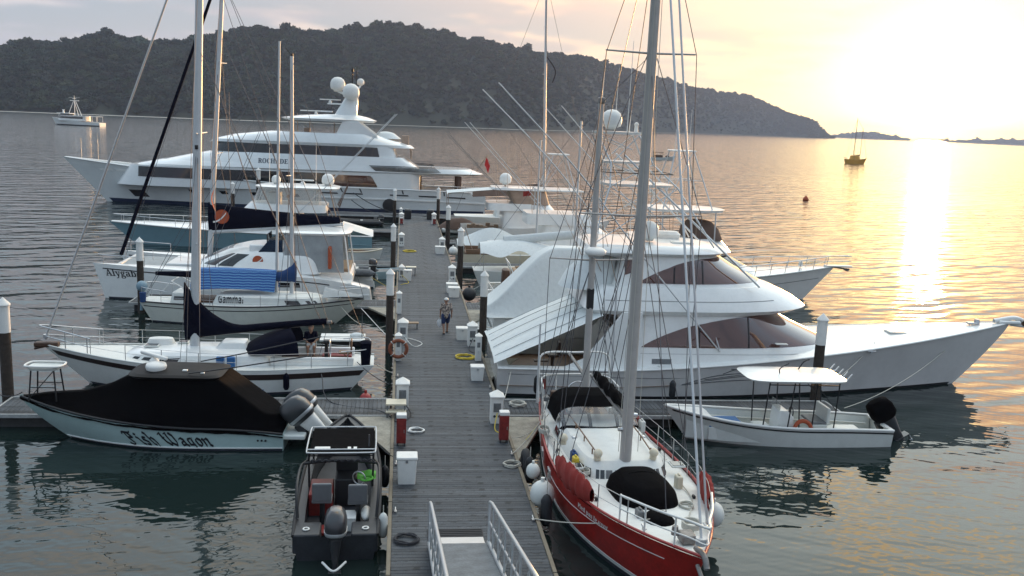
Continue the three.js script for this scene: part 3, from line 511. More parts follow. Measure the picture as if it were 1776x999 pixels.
// buoys hanging and floating
tag(mk('ball_fender', [ball(0.23, -1.15, 0.35, -33.4, 1, 1.15, 1), cyl(0.05, 0.05, 0.14, -1.15, 0.58, -33.4, 8)], M.red), 'red ball fender hanging at the striped sailboat stern', 'fender');
tag(mk('ball_fender', [ball(0.42, 4.2, 0.45, -54.5), cyl(0.07, 0.07, 0.14, 4.2, 0.84, -54.5, 8)], M.darkPvc), 'big dark ball fender at the jetty edge', 'fender');
tag(mk('ball_fender', [ball(0.36, 4.1, 0.75, -70.8), cyl(0.07, 0.07, 0.12, 4.1, 1.08, -70.8, 8)], M.white), 'round white ball fender beside the dock box', 'fender');
tag(mk('mooring_buoy', [lathe([[0, -0.3], [0.45, -0.1], [0.5, 0.15], [0.28, 0.5], [0.06, 0.75], [0, 0.8]], 66.7, 0.1, -146.6, 16)], M.orange), 'small orange buoy floating on the open bay', 'buoy');
// ---------- shared boat fittings ----------
function outboard(root, [x, y, z], { h = 1.15, cowl = M.engine, leg = M.engine, tilt = 0, s = 1, decal } = {}) {
  // local: cowl above the transom at x, leg runs down behind it (towards -x); tilt swings the leg up
  const g = new THREE.Group(); g.name = 'outboard_engine'; g.position.set(x, y, z); g.rotation.z = -tilt; g.scale.setScalar(s); root.add(g);
  const c = stack([{ y: 0.1, a: -0.38, b: 0.2, w: 0.17, nf: 3, nb: 3 }, { y: 0.24, a: -0.46, b: 0.26, w: 0.25, nf: 3.5, nb: 3 }, { y: 0.5, a: -0.44, b: 0.28, w: 0.26, nf: 3.5, nb: 3 }, { y: 0.68, a: -0.36, b: 0.26, w: 0.21, nf: 3, nb: 3 }, { y: 0.75, a: -0.22, b: 0.18, w: 0.13, nf: 2.5, nb: 2.5 }]);
  const cw = mk('cowling', c.geo(36, 0.02, 0.9), cowl, g);
  if (cowl !== M.canvasBlack) mk('band', c.band(0, 1, 0.2, 0.3, 0.008, 40), M.alu, cw);
  const l = mk('leg', merge([stack([{ y: -0.9, a: -0.32, b: -0.02, w: 0.05, nf: 3, nb: 3 }, { y: -0.4, a: -0.32, b: 0.02, w: 0.08, nf: 3, nb: 3 }, { y: 0.12, a: -0.36, b: 0.14, w: 0.15, nf: 3, nb: 3 }]).geo(20, 0, 0.8), box(0.5, 0.025, 0.3, -0.22, -0.62, 0, 0.01), ball(0.085, -0.2, -0.88, 0, 3, 1, 1, 12), prism([[-0.3, -0.95], [0, -0.95], [-0.08, -1.15], [-0.2, -1.15]], 0.03)]), leg, g);
  mk('propeller', merge([0, 1, 2].map((k) => box(0.02, 0.19, 0.1, 0, 0.1, 0, 0.008).rotateY(0.5).rotateX(k * 2.094).translate(-0.47, -0.88, 0)).concat([rod([-0.42, -0.88, 0], [-0.52, -0.88, 0], 0.04, 0.025, 8)])), M.alu, l);
  mk('bracket', box(0.16, 0.5, 0.24, 0.17, -0.12, 0, 0.03), M.black, g);
  return g;
}
const fenderG = lathe([[0, -0.36], [0.08, -0.34], [0.13, -0.24], [0.13, 0.24], [0.08, 0.34], [0.03, 0.38], [0, 0.4]], 0, 0, 0, 14);
const fender = (pos, m, label, s = 1, top = 0.5) => { const t = thing('fender', label, 'fender', pos, 0, 'fenders hanging on hulls'); mk('body', fenderG.clone().scale(s, s, s), m, t); mk('lanyard', rod([0, 0.38 * s, 0], [0, 0.38 * s + top, 0], 0.012, 0.012, 5), M.rope, t); return t; };
const hatch = (root, x, y, z, w = 0.5, d = 0.5, m = M.glass) => { const f = mk('hatch', box(w, 0.06, d, x, y, z, 0.02), M.gelOld, root); mk('hatch_pane', box(w * 0.82, 0.014, d * 0.82, x, y + 0.035, z, 0.005), m, f); return f; };
const winch = (root, x, y, z, s = 1) => mk('winch', lathe([[0.09, 0], [0.085, 0.03], [0.055, 0.06], [0.05, 0.12], [0.07, 0.16], [0.03, 0.17], [0, 0.18]].map(([a, b]) => [a * s, b * s]), x, y, z, 12), M.steel, root);
const dome = (root, x, y, z, r, m = M.white) => mk('radar_dome', lathe([[0, 1.75 * r], [0.45 * r, 1.66 * r], [0.8 * r, 1.4 * r], [0.98 * r, 1.0 * r], [r, 0.45 * r], [0.9 * r, 0.12 * r], [0.55 * r, 0], [0.5 * r, -0.2 * r], [0, -0.2 * r]], x, y, z, 24), m, root);
const radarBar = (root, x, y, z, l, turn = 0) => { const p = mk('radar_pedestal', lathe([[0.18, 0], [0.2, 0.1], [0.12, 0.24], [0.05, 0.3], [0, 0.3]], x, y, z, 14), M.white, root); mk('radar_scanner', box(0.12, 0.12, l, 0, 0, 0, 0.05).rotateY(turn).translate(x, y + 0.36, z), M.white, p); return p; };

// ---------- big enclosed-bridge sportfisher, bow to the open bay ----------
{
  const b = thing('sportfisher', 'long white sportfisher with two bands of dark red-brown windows and a tall tower', 'motor yacht', [3.95, 0, -37.7], -0.012);
  const h = Hull({ L: 23.2, beam: 6.1, sternH: 1.2, midH: 1.22, bowH: 2.85, mid: 0.2, bowUp: 1.25, rake: 2.9, transom: 0.9, tm: 0.3, p: 2.1, pw: 1.55, wl: 0.9, flare: 1.7, low: 0.5, n: 60, rakeCurve: 1.2 });
  const hm = mk('hull', h.shell(), mat([0.72, 0.71, 0.71], 0.2, { clearcoat: 0.6, clearcoatRoughness: 0.08, map: grime, metres: 5 }), b);
  for (const s of [1, -1]) { mk('boot_stripe', h.water(s, -0.1, 0.1, 0.01), M.black, hm); mk('rub_rail', tube(h.edge(s, 0, 0.995, -0.02, -0.015, 30), 0.045, 90, 6), M.gel, hm); }
  mk('foredeck', h.deck(0.0, 0.05, 0.28, 0.995, 0.26), M.gel, b);
  mk('cockpit_sole', h.deck(0.75, 0.1, 0.005, 0.3, 0.01), M.teak, b);
  for (const s of [1, -1]) mk('covering_board', grid((u, v) => { const p = h.P(u, 1, s); return [p[0], p[1] + 0.01, p[2] - s * v * 0.42]; }, 16, 1, 0.0, 0.3), M.gel, b);
  mk('transom_board', box(0.42, 0.05, 5.2, 0.22, 1.2, 0, 0.015), M.gel, b);
  mk('cockpit_liner', merge([box(0.05, 0.75, 4.8, 0.45, 0.82, 0), box(6.2, 0.75, 0.05, 3.5, 0.82, 2.45), box(6.2, 0.75, 0.05, 3.5, 0.82, -2.45)]), M.gelOld, b);
  mk('fighting_chair', merge([cyl(0.07, 0.07, 0.55, 2.6, 0.45, 0), box(0.5, 0.1, 0.55, 2.6, 1.05, 0, 0.04), box(0.1, 0.6, 0.5, 2.85, 1.35, 0, 0.04), box(0.6, 0.06, 0.3, 2.1, 0.8, 0, 0.02)]), M.teakDark, b);
  // saloon house, sweeping down into the foredeck
  const s1 = stack([{ y: 1.1, a: 4.4, b: 16.6, w: 2.72, nf: 2.2, nb: 16, k: 0.42 }, { y: 1.75, a: 4.6, b: 15.7, w: 2.62, nf: 2.2, nb: 16, k: 0.42 }, { y: 2.1, a: 4.9, b: 14.5, w: 2.56, nf: 2.1, nb: 16, k: 0.42 }, { y: 2.9, a: 5.4, b: 12.7, w: 2.44, nf: 2.1, nb: 16, k: 0.42 }, { y: 3.5, a: 5.8, b: 11.6, w: 2.36, nf: 2.1, nb: 16, k: 0.42 }]);
  const sal = mk('saloon', s1.geo(72, 0, 0.7), M.gel, b);
  for (const s of [1, -1]) {
    const arc = (x) => 0.49 + 0.43 * Math.pow(Math.sin(clamp((x - 5.75) / 5.2, 0, 1) * 1.5708), 0.8);
    for (const x of [8.1, 10.2]) mk('window_mullion', plate(s1.side(s), 2, 4, x, x + 0.06, 0.49, (q) => arc(q) - 0.01, 0.034, s), M.black, sal);
    mk('saloon_window', plate(s1.side(s), 40, 5, 5.76, 9.53, 0.485, arc, 0.02, s), M.glassRed, sal);
    mk('saloon_front_window', plate(s1.P, 40, 5, s > 0 ? 0.0005 : 0.9995, s > 0 ? 0.2505 : 0.7495, 0.485, (u) => Math.min(arc(s1.P(u, 0.75)[0]), 0.92), 0.02, -1), M.glassRed, sal);
  }
  mk('aft_bulkhead', box(0.08, 2.2, 4.5, 5.1, 1.75, 0, 0.02), M.teakDark, b);
  for (const z of [-1.3, -0.4, 0.5, 1.4]) mk('saloon_door', box(0.05, 1.8, 0.72, 5.04, 1.6, z, 0.01), M.glassRed, b);
  // side wings that sweep from the bridge overhang to the cockpit
  for (const s of [1, -1]) mk('side_wing', prism([[2.5, 1.18], [5.7, 1.18], [5.7, 3.52], [4.9, 3.52], [4.3, 2.7], [3.4, 1.6]], 0.1, 0.02).translate(0, 0, s * 2.66), M.gel, b);
  // bridge overhang
  const s2 = stack([{ y: 3.38, a: 3.7, b: 12.9, w: 2.5, nf: 2.1, nb: 12, k: 0.45 }, { y: 3.55, a: 3.4, b: 13.4, w: 2.62, nf: 2.1, nb: 12, k: 0.45 }, { y: 4.0, a: 3.6, b: 12.7, w: 2.48, nf: 2.1, nb: 12, k: 0.45 }, { y: 4.45, a: 4.2, b: 11.7, w: 2.26, nf: 2.1, nb: 12, k: 0.45 }]);
  mk('bridge_deck', s2.geo(72, 0, 0.6, true), M.gel, b);
  const s3 = stack([{ y: 4.4, a: 4.6, b: 11.6, w: 2.2, nf: 2.1, nb: 14, k: 0.42 }, { y: 4.62, a: 4.7, b: 11.2, w: 2.14, nf: 2.1, nb: 14, k: 0.42 }, { y: 5.2, a: 4.9, b: 10.0, w: 2.04, nf: 2.1, nb: 14, k: 0.42 }, { y: 5.7, a: 5.0, b: 9.2, w: 1.98, nf: 2.1, nb: 14, k: 0.42 }]);
  const br = mk('bridge_cabin', s3.geo(72, 0, 0.7), M.gel, b);
  for (const s of [1, -1]) {
    const arc = (x) => 0.31 + 0.6 * Math.pow(Math.sin(clamp((x - 5.55) / 3.4, 0, 1) * 1.5708), 0.8);
    for (const [x, v] of [[7.0, 0.31], [8.2, 0.31]]) mk('window_mullion', plate(s3.side(s), 2, 4, x, x + 0.06, v, (q) => arc(q) - 0.02, 0.034, s), M.black, br);
    mk('bridge_window', plate(s3.side(s), 30, 5, 5.56, 7.35, 0.3, arc, 0.02, s), M.glassRed, br);
    mk('bridge_front_window', plate(s3.P, 40, 5, s > 0 ? 0.0005 : 0.9995, s > 0 ? 0.252 : 0.748, 0.3, (u) => Math.min(arc(s3.P(u, 0.6)[0]), 0.91), 0.02, -1), M.glassRed, br);
    mk('rear_window', plate(s3.side(s), 8, 4, 5.02, 5.5, (x) => 0.5 + (x - 5.02) * 0.2, (x) => 0.9, 0.02, s), M.glassRed, br);
  }
  const s4 = stack([{ y: 5.68, a: 3.7, b: 9.5, w: 2.1, nf: 2.3, nb: 8 }, { y: 5.8, a: 3.5, b: 9.8, w: 2.22, nf: 2.3, nb: 8 }, { y: 5.98, a: 3.6, b: 9.5, w: 2.12, nf: 2.3, nb: 8 }, { y: 6.08, a: 4.0, b: 8.8, w: 1.8, nf: 2.3, nb: 8 }]);
  mk('hardtop', s4.geo(64, 0.05, 0.8, true), M.gel, b); hatch(b, 7.6, 6.12, 0.9, 0.9, 0.4, M.white); dome(b, 6.2, 6.25, 0.8, 0.42); 
  mk('life_raft', stack([{ y: 6.12, a: 6.9, b: 7.9, w: 0.28, nf: 3, nb: 3, z: -0.6 }, { y: 6.3, a: 6.85, b: 7.95, w: 0.32, nf: 3, nb: 3, z: -0.6 }, { y: 6.42, a: 7, b: 7.8, w: 0.22, nf: 3, nb: 3, z: -0.6 }]).geo(32), M.white, b);
  // tower
  const lv = [[6.05, 3.7, 8.7, 1.75], [8.35, 4.4, 7.2, 1.15], [9.25, 4.45, 6.2, 0.85], [10.4, 3.9, 5.6, 0.6]];
  const tw = mk('tower_frame', [0, 1, 2].flatMap((i) => [-1, 1].flatMap((s) => { const A = lv[i], B = lv[i + 1]; return [rod([A[1], A[0], s * A[3]], [B[1], B[0], s * B[3]], 0.035), rod([A[2], A[0], s * A[3]], [B[2], B[0], s * B[3]], 0.035), rod([A[1], A[0], s * A[3]], [B[2], B[0], s * B[3]], 0.022), rod([A[1] * 0.5 + A[2] * 0.5, (A[0] + B[0]) / 2, s * (A[3] + B[3]) / 2], [B[1], B[0], s * B[3]], 0.02)]; }).concat([rod([lv[i][1], lv[i][0], -lv[i][3]], [lv[i + 1][1], lv[i + 1][0], lv[i + 1][3]], 0.02)])), M.alu, b);
  for (const s of [1, -1]) mk('tower_leg', rod([10.7, 4.5, s * 1.9], [5.0, 9.6, s * 0.8], 0.045), M.alu, b);
  mk('tower_platform', stack([{ y: 8.36, a: 4.3, b: 7.1, w: 1.2, nf: 4, nb: 4 }, { y: 8.46, a: 4.25, b: 7.15, w: 1.25, nf: 4, nb: 4 }]).geo(40, 0.05, 0.5, true), M.gel, b);
  mk('tower_platform', stack([{ y: 9.26, a: 4.3, b: 5.95, w: 0.85, nf: 4, nb: 4 }, { y: 9.34, a: 4.25, b: 6, w: 0.9, nf: 4, nb: 4 }]).geo(40, 0, 0.5, true), M.gel, b);
  mk('tower_platform', stack([{ y: 10.42, a: 3.85, b: 5.75, w: 0.62, nf: 4, nb: 4 }, { y: 10.52, a: 3.8, b: 5.8, w: 0.66, nf: 4, nb: 4 }]).geo(40, 0.02, 0.5, true), M.gel, b);
  dome(b, 4.55, 10.68, 0, 0.42); mk('tower_ladder', [-0.2, 0.2].map((z) => rod([4.2, 6.1, z], [4.4, 9.3, z], 0.022)).concat(Array.from({ length: 9 }, (_, i) => rod([4.2 + i * 0.022, 6.4 + i * 0.33, -0.2], [4.2 + i * 0.022, 6.4 + i * 0.33, 0.2], 0.018))), M.alu, b);
  mk('camera_mast', [cyl(0.09, 0.07, 0.3, 5.55, 10.5, 0.2), ball(0.09, 5.55, 10.84, 0.2)], M.white, b);
  mk('tower_rail', tube([[4.3, 8.9, -1.1], [4.25, 8.9, 1.1], [7, 8.9, 1.1], [7, 8.9, -1.1]], 0.02, 40, 5, true, 0.1), M.black, b);
  for (const [x, z, l] of [[4.0, 0.5, 3.1], [5.1, 0.5, 3.6], [4.8, -0.5, 2.6], [5.4, -0.4, 1.2]]) mk('antenna', rod([x, 10.5, z], [x + 0.05, 10.5 + l, z], 0.022, 0.01, 5), M.white, b);
  // outriggers
  for (const s of [1, -1]) { const o = mk('outrigger', [tube([[9.0, 1.95, s * 2.62], [5.2, 6.1, s * 2.95], [2.6, 9.1, s * 3.3], [-0.5, 12.1, s * 3.9]], 0.03, 30, 6), rod([9.0, 1.95, s * 2.62], [8.7, 2.9, s * 2.4], 0.03)], M.alu, b); mk('outrigger_line', [rod([-0.4, 12.0, s * 3.9], [3.4, 6.3, s * 2.3], 0.008, 0.008, 4), rod([0.8, 10.8, s * 3.7], [5.2, 5.9, s * 2.3], 0.008, 0.008, 4)], M.wire, o); }
  // cockpit awning: white canvas sloping from the bridge overhang to the transom
  mk('cockpit_awning', grid((u, v) => { const z = (v * 2 - 1) * 2.75, x = lerp(-0.15, 4.1, u); return [x, lerp(1.55, 3.55, u) + 0.12 * Math.sin(u * 3.14) * (1 - (z / 2.75) ** 2) - 0.16 * Math.pow(Math.abs(z) / 2.75, 4) + 0.02 * Math.sin(v * 24) + 0.05 * fbm(u * 5, v * 7, 3.1, 3), z]; }, 30, 60), M.canvasWhite, b);
  for (const k of [-0.8, -0.4, 0, 0.4, 0.8]) mk('awning_seam', tube([0.02, 0.3, 0.6, 0.98].map((u) => { const z = k * 2.75; return [lerp(-0.15, 4.1, u), lerp(1.55, 3.55, u) + 0.12 * Math.sin(u * 3.14) * (1 - k * k) - 0.16 * Math.abs(k) ** 4 + 0.03, z]; }), 0.014, 16, 5), M.canvasGrey, b);
  mk('bridge_cover', stack([{ y: 4.2, a: 2.6, b: 4.9, w: 1.1, nf: 3, nb: 2.4, z: 0.6 }, { y: 4.8, a: 2.9, b: 4.9, w: 0.95, nf: 3, nb: 2.4, z: 0.6 }, { y: 5.4, a: 3.5, b: 4.9, w: 0.6, nf: 3, nb: 2.4, z: 0.6 }]).geo(40, 0.1, 1), M.canvasWhite, b);
  for (let i = 0; i < 9; i++) mk('fishing_rod', rod([4.2 + (i % 3) * 0.3, 4.3, -1.9 + i * 0.48], [3.6 - (i % 4) * 0.3, 7.3 + (i % 3) * 0.5, -2.0 + i * 0.5], 0.016, 0.007, 4), M.tan, b);
  for (const s of [1, -1]) { mk('side_seam', plate(s2.side(s), 40, 1, 4.2, 11.4, 0.62, 0.635, 0.008, s), M.grey, b); mk('vent_grille', plate(s1.side(s), 10, 2, 6.2, 7.0, 0.12, 0.2, 0.012, s), M.grey, sal); mk('deck_seam', plate(s1.side(s), 40, 1, 5, 12.5, 0.3, 0.306, 0.008, s), M.grey, sal); }
  // bow pulpit, cleats, hull scroll
  mk('bow_roller', [box(1.0, 0.16, 0.42, 23.1, 2.86, 0, 0.06), tube([[22.4, 2.9, 0], [23.3, 3.05, 0], [23.75, 2.95, 0]], 0.1, 12, 8), rod([23.2, 2.75, 0], [23.9, 2.68, 0], 0.07)], M.gel, b);
  mk('anchor', [rod([23.6, 2.95, 0], [23.95, 2.85, 0], 0.09, 0.05, 8), box(0.08, 0.2, 0.4, 23.8, 2.8, 0, 0.03)], M.teakDark, b);
  mk('bow_windlass', [cyl(0.14, 0.1, 0.22, 21.6, 2.75, 0), box(0.5, 0.1, 0.25, 21.4, 2.78, 0, 0.03)], M.steel, b);
  hatch(b, 17.6, 2.42, 0.4, 0.75, 0.6, M.gelOld); mk('deck_cleat', [box(0.4, 0.06, 0.06, 15.6, 1.98, 2.3, 0.02), box(0.1, 0.06, 0.08, 15.6, 1.93, 2.3)], M.steel, b);
  mk('towel', box(0.5, 0.04, 0.22, 11.6, 2.28, 2.5, 0.02), M.gelOld, b);
  const w = (x, y) => offset(h.side(1), 0.012, 1)((x) / 21.5, h.vAt(x / 21.5, y)), stroke = (pts, r0) => tube(pts.map(([x, y]) => w(x, y)), r0, 30, 4);
  mk('hull_scroll', [stroke([[7.2, 0.62], [8.4, 1.02], [10.4, 1.16], [12.2, 1.14]], 0.02), stroke([[7.2, 0.62], [9, 0.78], [11.4, 0.84], [12.2, 1.14]], 0.02), stroke([[7.6, 0.72], [9.6, 0.98], [12, 1.03]], 0.016), stroke([[8, 0.84], [9.8, 1.08], [11.6, 1.12]], 0.016), stroke([[8.6, 1.1], [9.1, 1.3], [9.7, 1.1]], 0.018), stroke([[8.8, 1.32], [9.3, 1.24], [10, 1.02]], 0.018)], M.grey, hm);
  mk('hull_line', [stroke([[0.4, 0.95], [6, 0.9], [11, 0.98]], 0.012)], M.grey, hm);
}
fender([5.4, 0.72, -34.25], M.black, 'black fender at the stern quarter of the long sportfisher'); fender([10.8, 0.6, -34.15], M.darkPvc, 'dark fender between the long sportfisher and the near finger');

// ---------- open skiff with canopy ----------
{
  const b = thing('open_skiff', 'open white fishing skiff with a canopy and a dark covered outboard', 'skiff', [17.35, 0, -30.05], Math.PI - 0.02);
  const h = Hull({ L: 8.1, beam: 2.1, sternH: 0.62, midH: 0.7, bowH: 1.22, mid: 0.35, bowUp: 1.9, rake: 1.1, transom: 0.86, tm: 0.4, p: 2.6, pw: 2, wl: 0.82, flare: 0.8, low: 0.25 });
  const hm = mk('hull', h.shell(), M.gelOld, b);
  for (const s of [1, -1]) { mk('gunwale', tube(h.edge(s, 0, 0.99, 0.0, 0.02, 24), 0.05, 60, 6), M.white, b); mk('rub_strip', h.stripe(s, 0, 0.97, -0.13, -0.08, 0.015), M.black, hm); mk('inner_side', grid((u, v) => { const p = h.P(u, 1, s); return [p[0], lerp(p[1] - 0.02, 0.12, v), s * Math.max(0.02, Math.abs(p[2]) - 0.12 - 0.06 * v)]; }, 24, 2, 0.01, 0.9), M.gelOld, b); mk('side_seat', grid((u, v) => { const p = h.P(u, 1, s); return [p[0], p[1] - 0.25, s * Math.max(0.02, Math.abs(p[2]) - 0.12 - 0.16 * v)]; }, 16, 1, 0.03, 0.8), M.gelOld, b); }
  mk('sole', grid((u, v) => { const w = Math.max(0.01, h.half(u) - 0.18); return [u * 8, 0.13, (v * 2 - 1) * w]; }, 20, 4, 0.01, 0.88), M.deckWhite, b);
  mk('fore_deck', h.deck(0.02, 0.05, 0.8, 0.99, 0.05), M.gel, b); mk('transom_top', box(0.16, 0.08, 1.6, 0.06, 0.62, 0, 0.02), M.gel, b);
  mk('console', stack([{ y: 0.13, a: 3.4, b: 4.1, w: 0.42, nf: 6, nb: 8 }, { y: 0.9, a: 3.45, b: 4.05, w: 0.42, nf: 6, nb: 8 }, { y: 1.15, a: 3.7, b: 4.0, w: 0.4, nf: 6, nb: 8 }]).geo(40, 0.02), M.gel, b);
  mk('windscreen', box(0.03, 0.28, 0.76, 4.0, 1.3, 0, 0.01), M.clear, b); mk('steering_wheel', ring(0.18, 0.02, 3.42, 1.0, 0, 0, Math.PI / 2, 20), M.black, b);
  mk('console_seat', box(0.55, 0.42, 0.7, 4.5, 0.34, 0, 0.05), M.gelOld, b);
  mk('helm_seat', merge([box(0.6, 0.55, 1.0, 2.55, 0.42, 0, 0.05), box(0.12, 0.6, 1.0, 2.25, 0.98, 0, 0.04)]), M.gelOld, b); mk('seat_cushion', box(0.58, 0.09, 0.98, 2.56, 0.73, 0, 0.04), M.grey, b); mk('stern_bench', prism([[0.4, 0.13], [1.9, 0.13], [1.9, 0.3], [1.2, 0.5], [0.4, 0.5]], 0.5, 0.02).translate(0.6, 0, -0.1), M.gelOld, b);
  mk('blue_mat', box(1.3, 0.05, 1.1, 5.9, 0.62, 0, 0.015), M.blue, b); mk('bow_bench', box(1.35, 0.46, 1.15, 5.9, 0.36, 0, 0.03), M.gelOld, b);
  mk('life_ring', ring(0.3, 0.075, 3.2, 0.55, -0.62, 0.25), M.orange, b); mk('fuel_can', [box(0.6, 0.25, 0.35, 1.3, 0.35, -0.4, 0.05), cyl(0.03, 0.03, 0.06, 1.2, 0.47, -0.4, 8)], M.redBox, b);
  const cn = mk('canopy', stack([{ y: 2.32, a: 1.85, b: 5.3, w: 0.96, nf: 5, nb: 7 }, { y: 2.38, a: 1.8, b: 5.35, w: 1.0, nf: 5, nb: 7 }, { y: 2.42, a: 2, b: 5.15, w: 0.85, nf: 5, nb: 7 }]).geo(48, 0.08, 0.7, true), M.gel, b);
  for (const k of [-0.7, -0.35, 0, 0.35, 0.7]) mk('rod_holder', rod([1.85, 2.35, k], [1.65, 2.6, k], 0.025), M.white, cn); mk('canopy_antenna', [tube([[3.2, 2.45, 0.3], [3.0, 2.75, 0.3], [2.8, 2.85, 0.3]], 0.025, 12, 5), cyl(0.05, 0.05, 0.05, 3.2, 2.44, 0.3, 8), tube([[4.1, 2.47, -0.3], [4.1, 2.66, -0.3], [3.8, 2.85, -0.3]], 0.02, 12, 5)], M.black, cn);
  for (const x of [2.1, 2.9, 3.7, 4.6]) for (const s of [1, -1]) mk('canopy_post', rod([x + (x < 3 ? -0.05 : 0.05), 0.2, s * 0.5], [x, 2.34, s * 0.78], 0.024), M.black, b); mk('canopy_rail', [1, -1].flatMap((s) => [rod([2.1, 2.2, s * 0.78], [4.6, 2.2, s * 0.78], 0.02), rod([2.1, 1.3, s * 0.63], [2.9, 2.2, s * 0.76], 0.015)]), M.black, b);
  const e = outboard(b, [-0.1, 0.62, 0], { cowl: M.canvasBlack, tilt: 0.55, s: 1.25 });
  { const at = hullWriter(h, 1, 0.74, 0.62, -1, 0.014), mark = (x, w, y0, y1) => grid((u, v) => at(x + u * w, lerp(y0, y1, v)), 4, 2), o = (R0, R1) => grid((u, v) => at(0.5 + Math.cos(u * 6.283) * lerp(R0, R1, v), Math.sin(u * 6.283) * lerp(R0, R1, v) * 0.8), 20, 1); mk('registration', [mark(0, 0.08, -0.03, 0.04), mark(0.12, 0.05, -0.03, 0.05), mark(0.22, 0.07, -0.04, 0.04), mark(0.34, 0.04, -0.03, 0.05), o(0.05, 0.085), o(0.0, 0.022), mark(0.66, 0.06, -0.02, 0.05), mark(0.78, 0.07, -0.03, 0.04)], M.ink, hm).userData.kind = 'stuff'; }
}

// ---------- black covered centre console with blackletter name ----------
{
  const b = thing('covered_fishing_boat', 'fishing boat under a black cover with its name in blackletter on the pale hull', 'motorboat', [-3.55, 0, -29.95], Math.PI - 0.045);
  const h = Hull({ L: 8.55, beam: 2.4, sternH: 0.62, midH: 0.78, bowH: 1.42, mid: 0.3, bowUp: 1.5, rake: 2.0, transom: 0.9, tm: 0.4, p: 2.5, pw: 1.9, wl: 0.86, flare: 0.9, low: 0.3, rakeCurve: 1.4 });
  const hm = mk('hull', h.shell(), mat([0.42, 0.56, 0.56], 0.35, { clearcoat: 0.3, map: grime, metres: 2 }), b);
  for (const s of [1, -1]) { mk('chine_strake', h.water(s, 0.08, 0.12, 0.02), M.gel, hm); mk('rub_rail', tube(h.edge(s, 0, 0.99, -0.03, -0.01, 24), 0.04, 60, 6), M.black, hm); mk('waterline_stripe', h.water(s, -0.1, 0.06, 0.008), M.antifoul, hm); }
  // cover: gunwale to a ridge, raised over the T-top
  const knots = [[0, 0.92], [0.08, 1.25], [0.24, 2.26], [0.57, 2.26], [0.66, 1.86], [0.76, 1.6], [0.9, 1.5], [1, 1.36]], ridge = (t) => { let i = 0; while (i < knots.length - 2 && knots[i + 1][0] < t) i++; return lerp(knots[i][1], knots[i + 1][1], clamp((t - knots[i][0]) / (knots[i + 1][0] - knots[i][0]), 0, 1)); }, rw = (t) => lerp(0.86, 0.12, smoothstep(t, 0.42, 0.66)) * smoothstep(t, -0.02, 0.08);
  mk('boat_cover', crease(grid((u, v) => { const e = h.P(u, 1, 1), w = Math.abs(e[2]) + 0.05, k = v * 2 - 1, a = Math.abs(k), y0 = e[1] - 0.14, R = Math.min(rw(u), w * 0.85), Y = ridge(u), q = clamp((1 - a) / 0.72, 0, 1), z = a < 0.28 ? (a / 0.28) * R : lerp(R, w, (a - 0.28) / 0.72), y = a < 0.28 ? Y : lerp(y0, Y, Math.pow(q, 1.15)) - 0.13 * Math.sin(q * 3.14) * (Y - y0) + 0.07 * fbm(u * 11, k * 5, 1.1, 4) + 0.018 * Math.sin(u * 46 + a * 7) * Math.sin(q * 3.14); return [e[0], y, Math.sign(k) * z]; }, 90, 60, 0.0, 0.998), 1), M.canvasBlack, b);
  const top = stack([{ y: 2.26, a: 2.05, b: 4.85, w: 0.88, nf: 5, nb: 7 }, { y: 2.34, a: 1.98, b: 4.95, w: 0.95, nf: 5, nb: 7 }, { y: 2.39, a: 2.15, b: 4.75, w: 0.82, nf: 5, nb: 7 }]);
  const tt = mk('hard_top', top.geo(48, 0.06, 0.7, true), mat([0.012, 0.011, 0.012], 0.6, { map: rust, metres: 1, specularIntensity: 0.4 }), b);
  radarBar(tt, 4.35, 2.4, 0.2, 1.35, 0.9); mk('radar_base', lathe([[0.3, 0], [0.33, 0.1], [0.3, 0.19], [0.12, 0.24], [0, 0.25]], 4.15, 2.42, -0.25, 20), M.white, tt);
  mk('nav_light', [box(0.12, 0.08, 0.1, 2.6, 2.42, -0.6, 0.02), box(0.16, 0.06, 0.12, 3.2, 2.44, -0.4, 0.02)], M.white, tt);
  for (const s of [1, -1]) mk('outrigger', tube([[3.0, 2.44, s * 0.75], [1.4, 2.75, s * 0.95], [-0.9, 3.25, s * 1.3]], 0.022, 20, 5), M.black, tt);
  mk('stern_platform', box(0.75, 0.16, 1.9, -0.3, 0.42, 0, 0.05), M.gelOld, b);
  for (const z of [-0.42, 0.42]) outboard(b, [-0.62, 0.72, z], { cowl: M.engineDark, leg: M.white, tilt: 0.75, s: 1.3 });
  // anchor pulpit chair frame on the bow
  const pf = mk('bow_seat', stack([{ y: 2.3, a: 7.25, b: 8.15, w: 0.32, nf: 4, nb: 4 }, { y: 2.4, a: 7.22, b: 8.2, w: 0.36, nf: 4, nb: 4 }]).geo(36, -0.03, 0.7, true), M.gelOld, b); mk('seat_ring', tube([[7.2, 2.44, -0.3], [7.2, 2.44, 0.3], [8.2, 2.44, 0.3], [8.2, 2.44, -0.3]], 0.035, 40, 6, true, 0.35), M.white, pf);
  for (const [x, z] of [[7.35, -0.25], [7.35, 0.25], [8.05, -0.25], [8.05, 0.25]]) mk('seat_leg', rod([x + (x > 7.6 ? 0.08 : -0.08), 1.3, z * 1.3], [x, 2.32, z], 0.025), M.black, b); mk('seat_brace', [rod([7.3, 1.75, -0.3], [8.1, 1.75, -0.3], 0.016), rod([7.3, 1.75, 0.3], [8.1, 1.75, 0.3], 0.016), rod([7.35, 2.3, -0.25], [8.1, 1.4, -0.3], 0.016)], M.black, b);
  mk('exhaust', [0, 1, 2].map((k) => cyl(0.035, 0.035, 0.03, 0, 0, 0, 10).rotateX(Math.PI / 2).translate(0.55 + k * 0.12, 0.36, -1.09)), M.black, hm);
